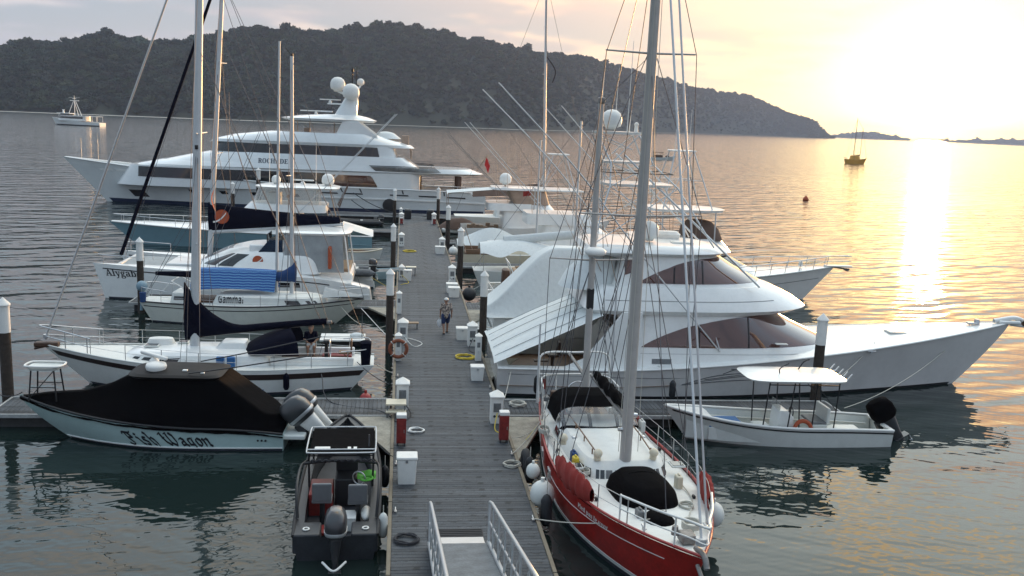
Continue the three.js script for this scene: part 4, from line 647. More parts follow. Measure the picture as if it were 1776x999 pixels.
  // blackletter strokes drawn with a broad slanted nib
  const G = { F: [[[0.1, 0.75], [0.25, 0.95], [0.8, 0.9], [0.95, 1.05]], [[0.42, 0.92], [0.32, 0.5], [0.38, 0.1], [0.1, -0.05], [-0.1, 0.1]], [[0.3, 0.52], [0.75, 0.56]], [[0.62, 0.9], [0.7, 0.6]]], i: [[[0, 0.6], [0.14, 0.5], [0.14, 0.12], [0.28, 0.02]], [[0.08, 0.85], [0.2, 0.77]]], s: [[[0.42, 0.58], [0.2, 0.62], [0.08, 0.45], [0.38, 0.25], [0.3, 0.03], [0.02, 0.06]]], h: [[[0.0, 1.0], [0.12, 0.9], [0.12, 0.1], [0.22, 0.02]], [[0.14, 0.48], [0.34, 0.62], [0.46, 0.45], [0.44, 0.1], [0.28, -0.2]]], W: [[[-0.05, 0.85], [0.15, 1.0], [0.2, 0.3], [0.4, 0.04], [0.55, 0.25]], [[0.42, 0.9], [0.58, 1.0], [0.56, 0.25], [0.8, 0.02], [1.0, 0.3], [1.0, 0.8], [0.82, 1.0]], [[0.1, 0.6], [0.3, 0.62]]], a: [[[0.08, 0.52], [0.28, 0.62], [0.4, 0.5], [0.4, 0.12], [0.54, 0.02]], [[0.4, 0.38], [0.12, 0.28], [0.1, 0.06], [0.38, 0.12]]], g: [[[0.4, 0.6], [0.12, 0.55], [0.1, 0.12], [0.4, 0.12], [0.42, 0.58], [0.5, 0.62]], [[0.42, 0.14], [0.4, -0.25], [0.08, -0.3]]], o: [[[0.26, 0.62], [0.08, 0.48], [0.1, 0.12], [0.26, 0.02], [0.44, 0.16], [0.42, 0.5], [0.26, 0.62]]], n: [[[0, 0.58], [0.1, 0.5], [0.1, 0.02]], [[0.12, 0.45], [0.32, 0.62], [0.42, 0.5], [0.42, 0.12], [0.56, 0.02]]] };
  const adv = { F: 1.0, i: 0.36, s: 0.56, h: 0.62, ' ': 0.5, W: 1.22, a: 0.62, g: 0.62, o: 0.58, n: 0.66 }, S = 0.45, at = hullWriter(h, -1, 0.63, 0.16, -1, 0.014), pos = [], nib = [0.075, 0.085];
  let x0 = 0;
  for (const ch of 'Fish Wagon') {
    for (const st of G[ch] ?? []) for (let i = 0; i + 1 < st.length; i++) for (let q = 0; q < 3; q++) {
      const a = [lerp(st[i][0], st[i + 1][0], q / 3), lerp(st[i][1], st[i + 1][1], q / 3)], c = [lerp(st[i][0], st[i + 1][0], (q + 1) / 3), lerp(st[i][1], st[i + 1][1], (q + 1) / 3)];
      const [A, B, C, D] = [[a, -1], [a, 1], [c, 1], [c, -1]].map(([p, k]) => at((x0 + p[0] + k * nib[0]) * S * 0.92, (p[1] + k * nib[1]) * S));
      pos.push(...A, ...B, ...C, ...A, ...C, ...D);
      const [E, F2] = [[a, 0.02], [c, 0.02]], th = ([p], dx, dy) => at((x0 + p[0] + dx) * S * 0.92, (p[1] + dy) * S), e1 = th(E, -0.025, 0.025), e2 = th(E, 0.025, -0.025), e3 = th(F2, 0.025, -0.025), e4 = th(F2, -0.025, 0.025);
      pos.push(...e1, ...e2, ...e3, ...e1, ...e3, ...e4);
    }
    x0 += adv[ch];
  }
  const g = new THREE.BufferGeometry(); g.setAttribute('position', new THREE.Float32BufferAttribute(pos, 3)); g.computeVertexNormals();
  mk('boat_name', g, M.letter, hm);
}
// ---------- red steel ketch, bow to the shore ----------
function mastRig(root, m, { x, z = 0, y0, y1, r = 0.09, spreaders = [], rake = 0, name = 'mast', seg = 14 }) {
  const tip = (y) => x - rake * (y - y0), mm = mk(name, [rod([x, y0, z], [tip(y1), y1, z], r, r * 0.72, seg)], m, root);
  for (const [y, w, sw = 0.12] of spreaders) for (const s of [1, -1]) mk('spreader', rod([tip(y), y, z], [tip(y) - sw, y + 0.04, z + s * w], 0.03, 0.022, 6), m, mm);
  return { mesh: mm, at: (y, dz = 0) => [tip(y), y, z + dz] };
}
const wires = (root, list, m = M.wire, r = 0.009, name = 'rigging_wire') => mk(name, list.map(([a, b]) => rod(a, b, r, r, 4)), m, root);
{
  const b = thing('red_ketch', 'red hulled ketch with white deck and black spray hood moored to the jetty', 'sailboat', [6.1, 0, -30.75], -1.536);
  const h = Hull({ L: 13.1, beam: 3.8, sternH: 1.2, midH: 1.12, bowH: 1.72, mid: 0.35, bowUp: 1.9, rake: 1.15, transom: 0.62, tm: 0.5, p: 2.0, pw: 1.8, wl: 0.9, flare: 0.75, low: 0.4, sternRake: 0.5, n: 44 });
  const hm = mk('hull', h.shell(), M.red, b);
  for (const s of [1, -1]) { mk('toe_rail', tube(h.edge(s, 0, 0.995, 0.05, 0.03, 26), 0.04, 80, 6), M.red, b); mk('boot_stripe', h.water(s, 0.12, 0.22, 0.01), M.gelOld, hm); mk('antifouling', h.water(s, -0.3, 0.12, 0.008), M.antifoul, hm); for (const [t, y] of [[0.3, 0.72], [0.43, 0.72], [0.17, 0.74]]) { const f = mk('porthole', plate(h.side(s), 4, 4, t - 0.016, t + 0.016, h.vAt(t, y - 0.15), h.vAt(t, y + 0.15), 0.03, s), M.gelOld, hm); mk('porthole_pane', plate(h.side(s), 4, 4, t - 0.009, t + 0.009, h.vAt(t, y - 0.09), h.vAt(t, y + 0.09), 0.04, s), M.glass, f); } mk('hull_stripe', h.stripe(s, 0.45, 0.93, -0.4, -0.385, 0.012), M.gelOld, hm); }
  mk('deck', h.deck(0.02, 0.06, 0.0, 0.99, 0.1), M.deckWhite, b);
  // cabin trunk with a row of small windows, long foredeck hood
  const c = stack([{ y: 1.12, a: 2.6, b: 7.5, w: 1.32, nf: 5, nb: 8 }, { y: 1.5, a: 2.75, b: 7.2, w: 1.22, nf: 5, nb: 8 }, { y: 1.62, a: 2.9, b: 7.0, w: 1.1, nf: 5, nb: 8 }]);
  const cab = mk('cabin', c.geo(60, 0.1, 0.6), M.deckWhite, b);
  for (const s of [1, -1]) for (let k = 0; k < 4; k++) { const u = 0.1 + k * 0.052, U = (q) => (s > 0 ? q : 1 - q); mk('cabin_window', plate(c.P, 6, 2, U(u), U(u + 0.038), 0.14, 0.42, 0.012, -1), M.glass, cab); }
  for (let k = -3; k <= 3; k++) mk('front_window', plate(c.P, 4, 2, k * 0.021 - 0.008, k * 0.021 + 0.008, 0.12, 0.42, 0.012, -1), Math.abs(k) > 1 ? M.glass : M.grey, cab);
  // spray hood: black canvas with clear panes
  const sh = (u, v) => { const a = (u - 0.5) * 2, w = 1.28, z = a * w, x = lerp(4.6, 3.4, Math.pow(v, 1.2)), y = 1.55 + 0.85 * Math.pow(v, 0.62) * Math.pow(Math.max(0, 1 - Math.pow(Math.abs(a), 4)), 0.5); return [x - 0.5 * a * a, y, z]; };
  const hood = mk('spray_hood', [grid(sh, 36, 12, 0.0, 1, 0.62, 1), grid((u, v) => { const p = sh(u, 1); return [p[0] - 0.9 * v, p[1] + 0.03 * Math.sin(v * 3), p[2]]; }, 36, 4), grid(sh, 36, 2, 0, 1, 0, 0.1), ...[0.04, 0.33, 0.66, 0.95].map((q) => plate(sh, 2, 8, q - 0.02, q + 0.02, 0.02, 0.66, 0.01))], M.canvasBlack, b);
  mk('hood_window', grid(sh, 36, 8, 0.03, 0.97, 0.08, 0.63), M.clear, hood);
  mk('cockpit', box(2.3, 0.5, 1.7, 1.6, 1.12, 0, 0.05), M.teakDark, b); mk('cockpit_coaming', merge([box(2.5, 0.3, 0.12, 1.6, 1.32, 0.95, 0.04), box(2.5, 0.3, 0.12, 1.6, 1.32, -0.95, 0.04)]), M.deckWhite, b);
  mk('steering_wheel', ring(0.38, 0.025, 0.9, 1.75, 0, 0, Math.PI / 2), M.steel, b); mk('locker', box(0.6, 0.35, 0.9, 0.5, 1.35, 0.2, 0.04), M.cream, b);
  // black cover over the fore hatch and dinghy on the foredeck
  const fc = stack([{ y: 1.22, a: 7.5, b: 9.9, w: 0.85, nf: 2.6, nb: 4 }, { y: 1.55, a: 7.6, b: 9.75, w: 0.76, nf: 2.6, nb: 4 }, { y: 1.75, a: 7.75, b: 9.3, w: 0.5, nf: 2.4, nb: 4 }]);
  mk('dinghy_cover', fc.geo(48, 0.12, 1.2), M.canvasBlack, b); mk('cover_arch', tube([[8.3, 1.4, -0.8], [8.4, 1.76, -0.4], [8.45, 1.86, 0], [8.4, 1.76, 0.4], [8.3, 1.4, 0.8]], 0.03, 24, 6), M.canvasBlack, b);
  mk('sail_bag', [ball(0.38, 10.5, 1.42, 0.15, 1.3, 0.6, 1, 14)], M.canvasBlack, b); hatch(b, 7.05, 1.5, 1.45, 0.4, 0.4); hatch(b, 7.05, 1.5, -1.45, 0.4, 0.4);
  for (const [x, z] of [[6.9, 0.8], [6.9, -0.8], [5.6, 1.5]]) mk('dorade_vent', [cyl(0.1, 0.1, 0.12, x, 1.62, z, 10), ball(0.13, x + 0.04, 1.82, z, 1, 1, 1, 10)], M.cream, b);
  // rails
  guard(h, b, M.steel, { t0: 0.06, t1: 0.82, n: 9, ht: 0.65, inset: 0.1, r: 0.016 });
  const pw = (t, s, y) => { const p = h.P(t, 1, s); return [p[0], p[1] + y, p[2] * 0.93]; };
  mk('pulpit', [tube([pw(0.8, 1, 0.68), pw(0.9, 1, 0.72), pw(0.97, 1, 0.75), [13.25, 2.5, 0], pw(0.97, -1, 0.75), pw(0.9, -1, 0.72), pw(0.8, -1, 0.68)], 0.03, 50, 7), tube([pw(0.8, 1, 0.35), pw(0.9, 1, 0.36), pw(0.97, 1, 0.38), [13.2, 2.1, 0], pw(0.97, -1, 0.38), pw(0.9, -1, 0.36), pw(0.8, -1, 0.35)], 0.02, 50, 6), ...[1, -1].flatMap((s) => [0.8, 0.87, 0.94].map((t) => rod(pw(t, s, 0), pw(t, s, 0.71), 0.024)))], M.white, b);
  mk('pushpit', [tube([pw(0.1, 1, 0.9), pw(0.03, 1, 0.95), [0.05, 2.15, 0.6], [0.05, 2.15, -0.6], pw(0.03, -1, 0.95), pw(0.1, -1, 0.9)], 0.028, 40, 6), ...[1, -1].flatMap((s) => [0.02, 0.1].map((t) => rod(pw(t, s, 0), pw(t, s, 0.92), 0.022))), rod([0.1, 1.2, 0.6], [0.05, 2.15, 0.6], 0.02), rod([0.1, 1.2, -0.6], [0.05, 2.15, -0.6], 0.02)], M.white, b);
  mk('stern_arch', [tube([[0.4, 1.2, 1.25], [0.2, 2.3, 1.25], [0.1, 2.9, 1.1], [0.1, 2.95, 0], [0.1, 2.9, -1.1], [0.2, 2.3, -1.25], [0.4, 1.2, -1.25]], 0.035, 50, 7), rod([0.2, 2.2, 1.25], [0.2, 2.2, -1.25], 0.02)], M.white, b);
  // red sailcloth and rope bundles lashed to the guard rail
  const bundle = (s, t0, t1, r) => grid((u, v) => { const p = h.P(lerp(t0, t1, u), 1, s), a = v * 6.283, k = r * (1 + 0.1 * Math.sin(u * 34 + Math.sin(u * 9) * 2) + 0.5 * fbm(u * 12, v * 3, 2, 3)) * Math.pow(Math.sin(Math.max(0.02, Math.min(0.98, u)) * 3.14159), 0.25); return [p[0], p[1] + 0.34 + Math.cos(a) * k * 1.9 - 0.05, p[2] * 0.97 + Math.sin(a) * k * 0.7]; }, 50, 10);
  mk('lashed_sail', bundle(1, 0.5, 0.71, 0.19), M.redCloth, b); mk('lashed_sail', bundle(-1, 0.62, 0.76, 0.19), M.redCloth, b);
  mk('anchor', [rod([13.0, 1.55, 0.1], [13.45, 1.35, 0.1], 0.05), box(0.12, 0.5, 0.34, 13.3, 1.15, 0.1, 0.05).rotateZ(0), tube([[12.6, 1.75, 0], [13.1, 1.8, 0], [13.3, 1.6, 0]], 0.07, 12, 6)], M.sparDark, b);
  mk('windlass', [box(0.4, 0.22, 0.34, 12.0, 1.72, 0, 0.05), cyl(0.09, 0.07, 0.2, 11.9, 1.75, 0.25, 10)], M.sparDark, b); mk('rope_heap', [tube(Array.from({ length: 40 }, (_, i) => [11.3 + Math.cos(i * 0.8) * 0.22, 1.62 + i * 0.004, -0.35 + Math.sin(i * 0.8) * 0.2]), 0.025, 160, 5)], M.rope, b);
  for (const [x, z] of [[2.2, 1.15], [2.2, -1.15], [5.1, 1.05], [5.1, -1.05]]) winch(b, x, 1.45, z, 1.3);
  // masts
  const m1 = mastRig(b, M.sparRed, { x: 6.9, y0: 1.6, y1: 17, r: 0.165, spreaders: [[8.4, 1.68, 0.1], [12.6, 1.2, 0.1]], name: 'main_mast' });
  const m2 = mastRig(b, M.sparRed, { x: 1.85, y0: 1.2, y1: 11.5, r: 0.125, spreaders: [[6.45, 1.4, 0.1]], name: 'mizzen_mast' });
  mk('mast_head', [box(0.3, 0.2, 0.2, 1.85, 11.5, 0, 0.05), rod([1.85, 11.6, 0], [1.85, 12.2, 0], 0.015)], M.sparDark, m2.mesh);
  const rb = mk('radar_bracket', box(0.5, 0.06, 0.16, 2.1, 6.62, 0, 0.02), M.spar, m2.mesh); mk('radar_dome', lathe([[0, 0.26], [0.24, 0.24], [0.33, 0.16], [0.33, 0.05], [0.25, 0], [0, 0]], 2.2, 6.66, 0, 20), M.white, m2.mesh);
  mk('mast_step_tape', box(0.22, 0.7, 0.22, 1.85, 5.2, 0, 0.05), M.black, m2.mesh); mk('mast_winch', [cyl(0.08, 0.06, 0.14, 0, 0, 0, 10).rotateX(1.57).translate(6.9, 2.5, 0.12), cyl(0.08, 0.06, 0.14, 0, 0, 0, 10).rotateX(-1.57).translate(6.9, 2.9, -0.12)], M.steel, m1.mesh);
  mk('aerial_pole', rod([0.3, 1.2, -1.3], [0.3, 5.2, -1.3], 0.035), M.spar, b); mk('aerial_pole', rod([0.3, 1.2, 1.3], [0.3, 4.0, 1.3], 0.03), M.spar, b);
  // booms with furled gear
  mk('main_boom', [rod([6.7, 2.75, 0], [2.7, 2.85, 0], 0.08, 0.07, 10)], M.sparDark, b); mk('mizzen_boom', [rod([1.7, 2.55, 0], [-0.9, 2.7, 0], 0.06)], M.sparDark, b);
  mk('furled_sail', [grid((u, v) => { const a = v * 6.283, k = 0.15 * (1 + 0.2 * Math.sin(u * 30)) * Math.pow(Math.sin(0.05 + u * 3.05), 0.4); return [lerp(6.6, 2.9, u), 3.02 + Math.cos(a) * k * 1.2, Math.sin(a) * k]; }, 30, 10)], M.canvasBlack, b);
  mk('bucket', lathe([[0.12, 0], [0.16, 0.28], [0.15, 0.28], [0.11, 0.02], [0, 0.02]], 2.2, 1.4, 0.7, 14), M.orange, b);
  mk('roller_furler', [rod([12.9, 1.95, 0], [7.0, 16.6, 0], 0.032, 0.03, 8), cyl(0.12, 0.12, 0.16, 12.85, 1.95, 0, 12)], M.spar, b);
  mk('inner_forestay_pole', [rod([10.9, 1.5, -0.9], [7.2, 15.6, -0.3], 0.03, 0.028, 8)], M.wireLight, b);
  const ch = (t, s) => { const p = h.P(t, 1, s); return [p[0], p[1], p[2] * 0.97]; };
  wires(b, [1, -1].flatMap((s) => [[ch(0.5, s), m1.at(12.6, s * 1.2)], [m1.at(12.6, s * 1.2), m1.at(16.6)], [ch(0.56, s), m1.at(8.4, s * 0.1)], [ch(0.48, s), m1.at(8.4, s * 1.68)], [m1.at(8.4, s * 1.68), m1.at(12.6, s * 0.1)], [ch(0.13, s), m2.at(6.45, s * 1.4)], [m2.at(6.45, s * 1.4), m2.at(11.2)], [ch(0.17, s), m2.at(6.4)], [ch(0.09, s), m2.at(6.4)], [ch(0.44, s), m1.at(8.3)], [ch(0.02, s), m2.at(11)], [[3.6, 2.85, 0.1 * s], m1.at(10, 0.1 * s)], [[5, 2.85, 0.1 * s], m1.at(7.5, 0.1 * s)], [[1.6, 2.7, 0], m2.at(9, 0.06 * s)]]).concat([[m2.at(11.4), m1.at(12.6)], [[10.6, 1.45, 0], m1.at(12.4)], [m1.at(16.7), [-0.2, 1.8, 0.8]], [[-0.8, 2.7, 0], m2.at(11.3)], [[2.75, 2.86, 0], m1.at(16.5)]]), M.wire, 0.011);
  mk('halyard', [[0.13, 0.1], [0.14, -0.12], [0.2, 0.04]].map(([dx, z]) => rod([6.9 + dx, 1.9, z * 2.5], [6.9 + dx * 0.6, 16, z], 0.009, 0.009, 4)), M.rope, m1.mesh);
  mk('boat_name', textOn('Pied pas le vent', 0.14, 'serif_bold', hullWriter(h, 1, 0.66, 1.0, 1, 0.014)), M.white, hm);
  mk('flag', [grid((u, v) => [-0.3 - u * 0.5, 1.5 + v * 0.35 - u * 0.1, 0.9 + 0.06 * Math.sin(u * 7)], 8, 4)], M.redBox, b); mk('flag_staff', rod([-0.1, 1.2, 0.9], [-0.35, 2.1, 0.9], 0.015), M.teakDark, b);
  for (const s of [1, -1]) { mk('grab_rail', [tube([[3.2, 1.78, s * 0.85], [5, 1.82, s * 0.85], [6.6, 1.78, s * 0.8]], 0.022, 24, 5), ...[3.3, 4.4, 5.5, 6.5].map((x) => rod([x, 1.62, s * 0.85], [x, 1.8, s * 0.85], 0.02))], M.teak, b); mk('genoa_track', box(3.0, 0.03, 0.06, 4.4, 1.22, s * 1.55, 0.01), M.steel, b); mk('fairlead_block', [box(0.16, 0.1, 0.08, 5.2, 1.28, s * 1.55, 0.03), box(0.14, 0.09, 0.08, 8.9, 1.34, s * 1.3, 0.03)], M.black, b); mk('bow_cleat', [box(0.3, 0.05, 0.06, 11.2, 1.62, s * 0.75, 0.02), box(0.1, 0.06, 0.06, 11.2, 1.57, s * 0.75)], M.steel, b); }
  for (const [x, z, m, w] of [[6.2, 1.3, M.canvasBlue, 0.3], [6.6, 1.34, M.yellow, 0.26], [3.1, -1.45, M.redBox, 0.3], [3.5, -1.5, M.gelOld, 0.3], [8.1, -1.15, M.cream, 0.28], [10.2, 0.55, M.grey, 0.3]]) mk('jerrycan', [box(w, 0.38, 0.18, x, 1.42, z, 0.05), box(w * 0.5, 0.06, 0.05, x, 1.63, z, 0.02)], m, b);
  for (const [x, z, q] of [[9.6, -0.85, 1], [10.6, 0.2, 2], [7.2, 1.25, 3], [2.7, -1.5, 4]]) mk('rope_coil', tube(Array.from({ length: 36 }, (_, i) => [x + Math.cos(i * 0.72) * (0.2 + 0.03 * Math.sin(i * q)), 1.34 + i * 0.003 + 0.02 * x * 0.1, z + Math.sin(i * 0.72) * 0.17]), 0.018, 140, 5), q % 2 ? M.rope : M.canvasBlue, b);
  // heap of gear on the aft deck
  const r = rand(8); for (let i = 0; i < 14; i++) mk('deck_gear', box(0.2 + r() * 0.3, 0.12 + r() * 0.2, 0.15 + r() * 0.3, 0.4 + r() * 2.2, 1.45 + r() * 0.25, (r() - 0.5) * 2.2, 0.04).rotateY(0), [M.sparDark, M.black, M.teakDark, M.rubber, M.grey][i % 5], b);
  mk('deck_line', [tube([[2, 1.3, 1.5], [3.4, 1.26, 1.62], [4.4, 1.3, 1.45], [5.6, 1.28, 1.6]], 0.018, 40, 5), tube([[7.5, 1.3, -1.3], [9, 1.34, -1.2], [10.5, 1.5, -0.6]], 0.018, 40, 5), tube(Array.from({ length: 30 }, (_, i) => [3.4 + Math.cos(i * 0.7) * 0.3, 1.25 + i * 0.004, 1.62 + Math.sin(i * 0.7) * 0.16]), 0.018, 120, 5)], M.rope, b);
}
fender([3.9, 0.72, -25.35], M.black, 'black fender between jetty and red hull, by the tyre', 1.1, 0.3); fender([4.02, 0.55, -22.9], M.darkPvc, 'dark fender low on the red hull near the bow', 1.2, 0.6);
tag(mk('ball_fender', [ball(0.34, 4.0, 0.75, -23.55, 1, 1.12, 1), cyl(0.06, 0.06, 0.12, 4.0, 1.1, -23.55, 8)], M.gelOld), 'large white ball fender against the red hull', 'fender'); tag(mk('ball_fender', [ball(0.2, 3.88, 1.0, -24.6, 1, 1.15, 1), cyl(0.04, 0.04, 0.1, 3.88, 1.2, -24.6, 8)], M.gelOld), 'small white ball fender against the red hull', 'fender');
tag(mk('ball_fender', [ball(0.3, 8.3, 0.8, -22.0, 1, 1.15, 1), cyl(0.05, 0.05, 0.12, 8.3, 1.12, -22.0, 8)], M.gelOld), 'white ball fender with dark top on the open side of the red ketch', 'fender');
tag(mk('tyre', new THREE.TorusGeometry(0.3, 0.13, 10, 24).rotateY(Math.PI / 2).translate(3.92, 0.6, -26.3), M.rubber), 'black tyre hung between jetty and red hull', 'tyre');
// ---------- white sloop with a dark stripe and dark sail cover ----------
{
  const b = thing('striped_sailboat', 'white sailboat with a dark brown sheer stripe and furled dark sail', 'sailboat', [-0.95, 0, -36.75], Math.PI + 0.02);
  const h = Hull({ L: 12.7, beam: 3.7, sternH: 0.98, midH: 0.98, bowH: 1.55, mid: 0.3, bowUp: 1.7, rake: 2.1, sternRake: 1.2, transom: 0.5, tm: 0.45, p: 2.0, pw: 1.7, wl: 0.86, flare: 0.7, low: 0.35 });
  const hm = mk('hull', h.shell(), M.gel, b);
  for (const s of [1, -1]) { mk('sheer_stripe', h.stripe(s, 0.02, 0.98, -0.36, -0.14, 0.01), mat([0.03, 0.018, 0.016], 0.4), hm); mk('boot_stripe', h.water(s, -0.2, 0.1, 0.008), M.antifoul, hm); mk('toe_rail', tube(h.edge(s, 0, 0.99, 0.02, 0.02, 24), 0.03, 60, 5), M.gelOld, b); }
  mk('deck', h.deck(0.02, 0.05), M.deckWhite, b);
  const c = stack([{ y: 0.98, a: 4.0, b: 9.9, w: 1.15, nf: 3, nb: 10 }, { y: 1.38, a: 4.1, b: 9.4, w: 1.05, nf: 3, nb: 10 }, { y: 1.48, a: 4.3, b: 9.0, w: 0.9, nf: 3, nb: 10 }]), cab = mk('cabin', c.geo(56, 0.08, 0.6), M.gel, b);
  for (const s of [1, -1]) for (const [u0, u1] of [[0.15, 0.185], [0.2, 0.235], [0.11, 0.135]]) mk('cabin_window', plate(c.P, 8, 2, s > 0 ? u0 : 1 - u0, s > 0 ? u1 : 1 - u1, 0.14, 0.4, 0.012, -1), M.glass, cab);
  hatch(b, 8.6, 1.55, 0, 0.55, 0.55); hatch(b, 7.5, 1.58, 0.4, 0.4, 0.4); mk('dinghy_locker', stack([{ y: 1.5, a: 7.8, b: 8.9, w: 0.32, nf: 3, nb: 3, z: 0.35 }, { y: 1.75, a: 7.9, b: 8.8, w: 0.22, nf: 3, nb: 3, z: 0.35 }]).geo(24, 0.05), M.white, b);
  mk('companion_hatch', stack([{ y: 1.5, a: 4.9, b: 6.2, w: 0.5, nf: 8, nb: 8 }, { y: 1.75, a: 5.0, b: 5.9, w: 0.45, nf: 8, nb: 8 }]).geo(32, 0.05), M.gel, b);
  const sp = (u, v) => { const a = (u - 0.5) * 2, y = 1.45 + 0.85 * Math.pow(v, 0.6) * Math.pow(Math.max(0, 1 - Math.abs(a) ** 4), 0.5); return [lerp(5.1, 3.4, v) - 0.4 * a * a, y, a * 1.18]; };
  mk('spray_hood', [grid(sp, 30, 12), grid((u, v) => { const p = sp(u, 1); return [p[0] - 0.12 * v, p[1], p[2]]; }, 30, 3)], M.canvasNavy, b);
  mk('cockpit', box(2.6, 0.4, 1.3, 2.4, 0.85, 0, 0.04), M.teakDark, b); for (const s of [1, -1]) mk('cockpit_coaming', box(3.2, 0.34, 0.14, 2.4, 1.14, s * 0.85, 0.05), M.gel, b);
  mk('binnacle', [cyl(0.09, 0.07, 0.8, 1.9, 0.9, 0, 10), box(0.25, 0.12, 0.3, 1.9, 1.75, 0, 0.04)], M.black, b); mk('steering_wheel', ring(0.42, 0.02, 1.75, 1.45, 0, 0, Math.PI / 2), M.steel, b);
  mk('seat_cushion', box(1.2, 0.1, 0.45, 1.5, 1.05, 0.5, 0.04), M.redBox, b); mk('folding_chair', [box(0.5, 0.06, 0.45, 1.15, 1.4, -0.35, 0.02), box(0.06, 0.55, 0.45, 0.9, 1.66, -0.35, 0.02), rod([1.3, 1, -0.5], [0.95, 1.4, -0.5], 0.02), rod([0.95, 1, -0.2], [1.3, 1.4, -0.2], 0.02)], M.teak, b);
  mk('stern_engine_bag', stack([{ y: 1.0, a: 0.15, b: 0.5, w: 0.25, nf: 4, nb: 4, z: -0.7 }, { y: 1.9, a: 0.1, b: 0.55, w: 0.28, nf: 4, nb: 4, z: -0.7 }]).geo(24, 0.08), M.canvasNavy, b);
  guard(h, b, M.steel, { t0: 0.08, t1: 0.84, n: 8, ht: 0.62, r: 0.015 });
  const q = (t, s, y) => { const p = h.P(t, 1, s); return [p[0], p[1] + y, p[2] * 0.9]; };
  mk('pulpit', [tube([q(0.84, 1, 0.62), q(0.93, 1, 0.7), [12.75, 2.3, 0], q(0.93, -1, 0.7), q(0.84, -1, 0.62)], 0.026, 36, 6), tube([q(0.84, 1, 0.3), q(0.93, 1, 0.34), [12.6, 1.92, 0], q(0.93, -1, 0.34), q(0.84, -1, 0.3)], 0.02, 36, 6), ...[1, -1].flatMap((s) => [0.85, 0.92].map((t) => rod(q(t, s, 0), q(t, s, 0.66), 0.02)))], M.steel, b);
  mk('pushpit', [tube([q(0.1, 1, 0.62), q(0.02, 1, 0.7), q(0.02, -1, 0.7), q(0.1, -1, 0.62)], 0.025, 30, 6), rod(q(0.02, 1, 0), q(0.02, 1, 0.7), 0.02), rod(q(0.02, -1, 0), q(0.02, -1, 0.7), 0.02)], M.steel, b);
  mk('anchor_bracket', [box(0.9, 0.2, 0.3, 12.5, 1.55, 0, 0.06), rod([12.4, 1.5, 0.1], [13.0, 1.35, 0.1], 0.05)], M.teakDark, b);
  const m = mastRig(b, M.spar, { x: 7.0, y0: 1.5, y1: 17.5, r: 0.185, rake: 0.03, spreaders: [[9.8, 1.1, 0.15], [5.6, 0.4, 0.1]], name: 'mast' });
  for (const [y, s] of [[8.9, 1], [9.3, -1], [7.6, 1]]) mk('mast_fitting', box(0.12, 0.16, 0.1, m.at(y)[0], y, s * 0.17, 0.03), M.black, m.mesh);
  // dark sail cover: tall at the mast, tapering along the boom
  mk('sail_cover', crease(grid((u, v) => { const x = lerp(7.35, 1.9, u), hh = lerp(2.35, 0.34, Math.pow(smoothstep(u, 0, 0.42), 0.45)) * lerp(1, 0.75, u), base = lerp(1.75, 2.45, Math.pow(u, 0.8)), a = v * 6.283, w = lerp(0.26, 0.12, Math.min(1, u * 1.4)) * (1 + 0.12 * Math.sin(u * 36)); return [x + (u < 0.02 ? 0.0 : 0), base + hh * 0.5 + Math.cos(a) * hh * 0.5, Math.sin(a) * w]; }, 50, 20), 1), M.canvasNavy, b);
  mk('boom', rod([6.8, 1.95, 0], [1.7, 2.55, 0], 0.08, 0.07, 10), M.sparDark, b);
  mk('roller_furler', [rod([12.55, 1.75, 0], [6.8, 17.2, 0], 0.045, 0.04, 8), cyl(0.12, 0.12, 0.14, 12.5, 1.8, 0, 12)], M.wireLight, b); 
  const ch = (t, s) => { const p = h.P(t, 1, s); return [p[0], p[1], p[2] * 0.97]; };
  wires(b, [1, -1].flatMap((s) => [[ch(0.55, s), m.at(9.8, s * 1.1)], [m.at(9.8, s * 1.1), m.at(17)], [ch(0.57, s), m.at(9.7)], [ch(0.51, s), m.at(9.6)], [[2, 2.3, 0.05 * s], m.at(13, 0.1 * s)]]).concat([[m.at(17.4), [0.1, 1.2, 0]], [[1.75, 2.25, 0], m.at(17.3)], [[1.9, 2.2, 0], [2.2, 1.1, 0]]]), M.wire, 0.01);
  mk('jerrycan', [box(0.3, 0.42, 0.22, 5.8, 1.25, -1.42, 0.05), box(0.3, 0.42, 0.22, 5.4, 1.25, -1.42, 0.05)], M.blue, b);
}
[[-4.2, 0.62], [-6.5, 0.58], [-7.9, 0.6]].forEach(([x, y], i) => fender([x, y, -34.75], M.canvasNavy, ['dark fender beside the blue crate on the striped sailboat', 'dark fender amidships on the striped sailboat', 'dark fender forward on the striped sailboat, behind the black cover'][i], 0.9));
{ const t = thing('plastic_crate', 'blue plastic crate on the near finger', 'crate', [-5.1, DECK, -32.7]); mk('crate', merge([box(0.62, 0.04, 0.42, 0, 0.03, 0), box(0.62, 0.32, 0.03, 0, 0.18, 0.2), box(0.62, 0.32, 0.03, 0, 0.18, -0.2), box(0.03, 0.32, 0.42, 0.3, 0.18, 0), box(0.03, 0.32, 0.42, -0.3, 0.18, 0)]), M.canvasBlue, t); mk('rim', box(0.66, 0.03, 0.46, 0, 0.345, 0, 0.01), M.canvasBlue, t); }
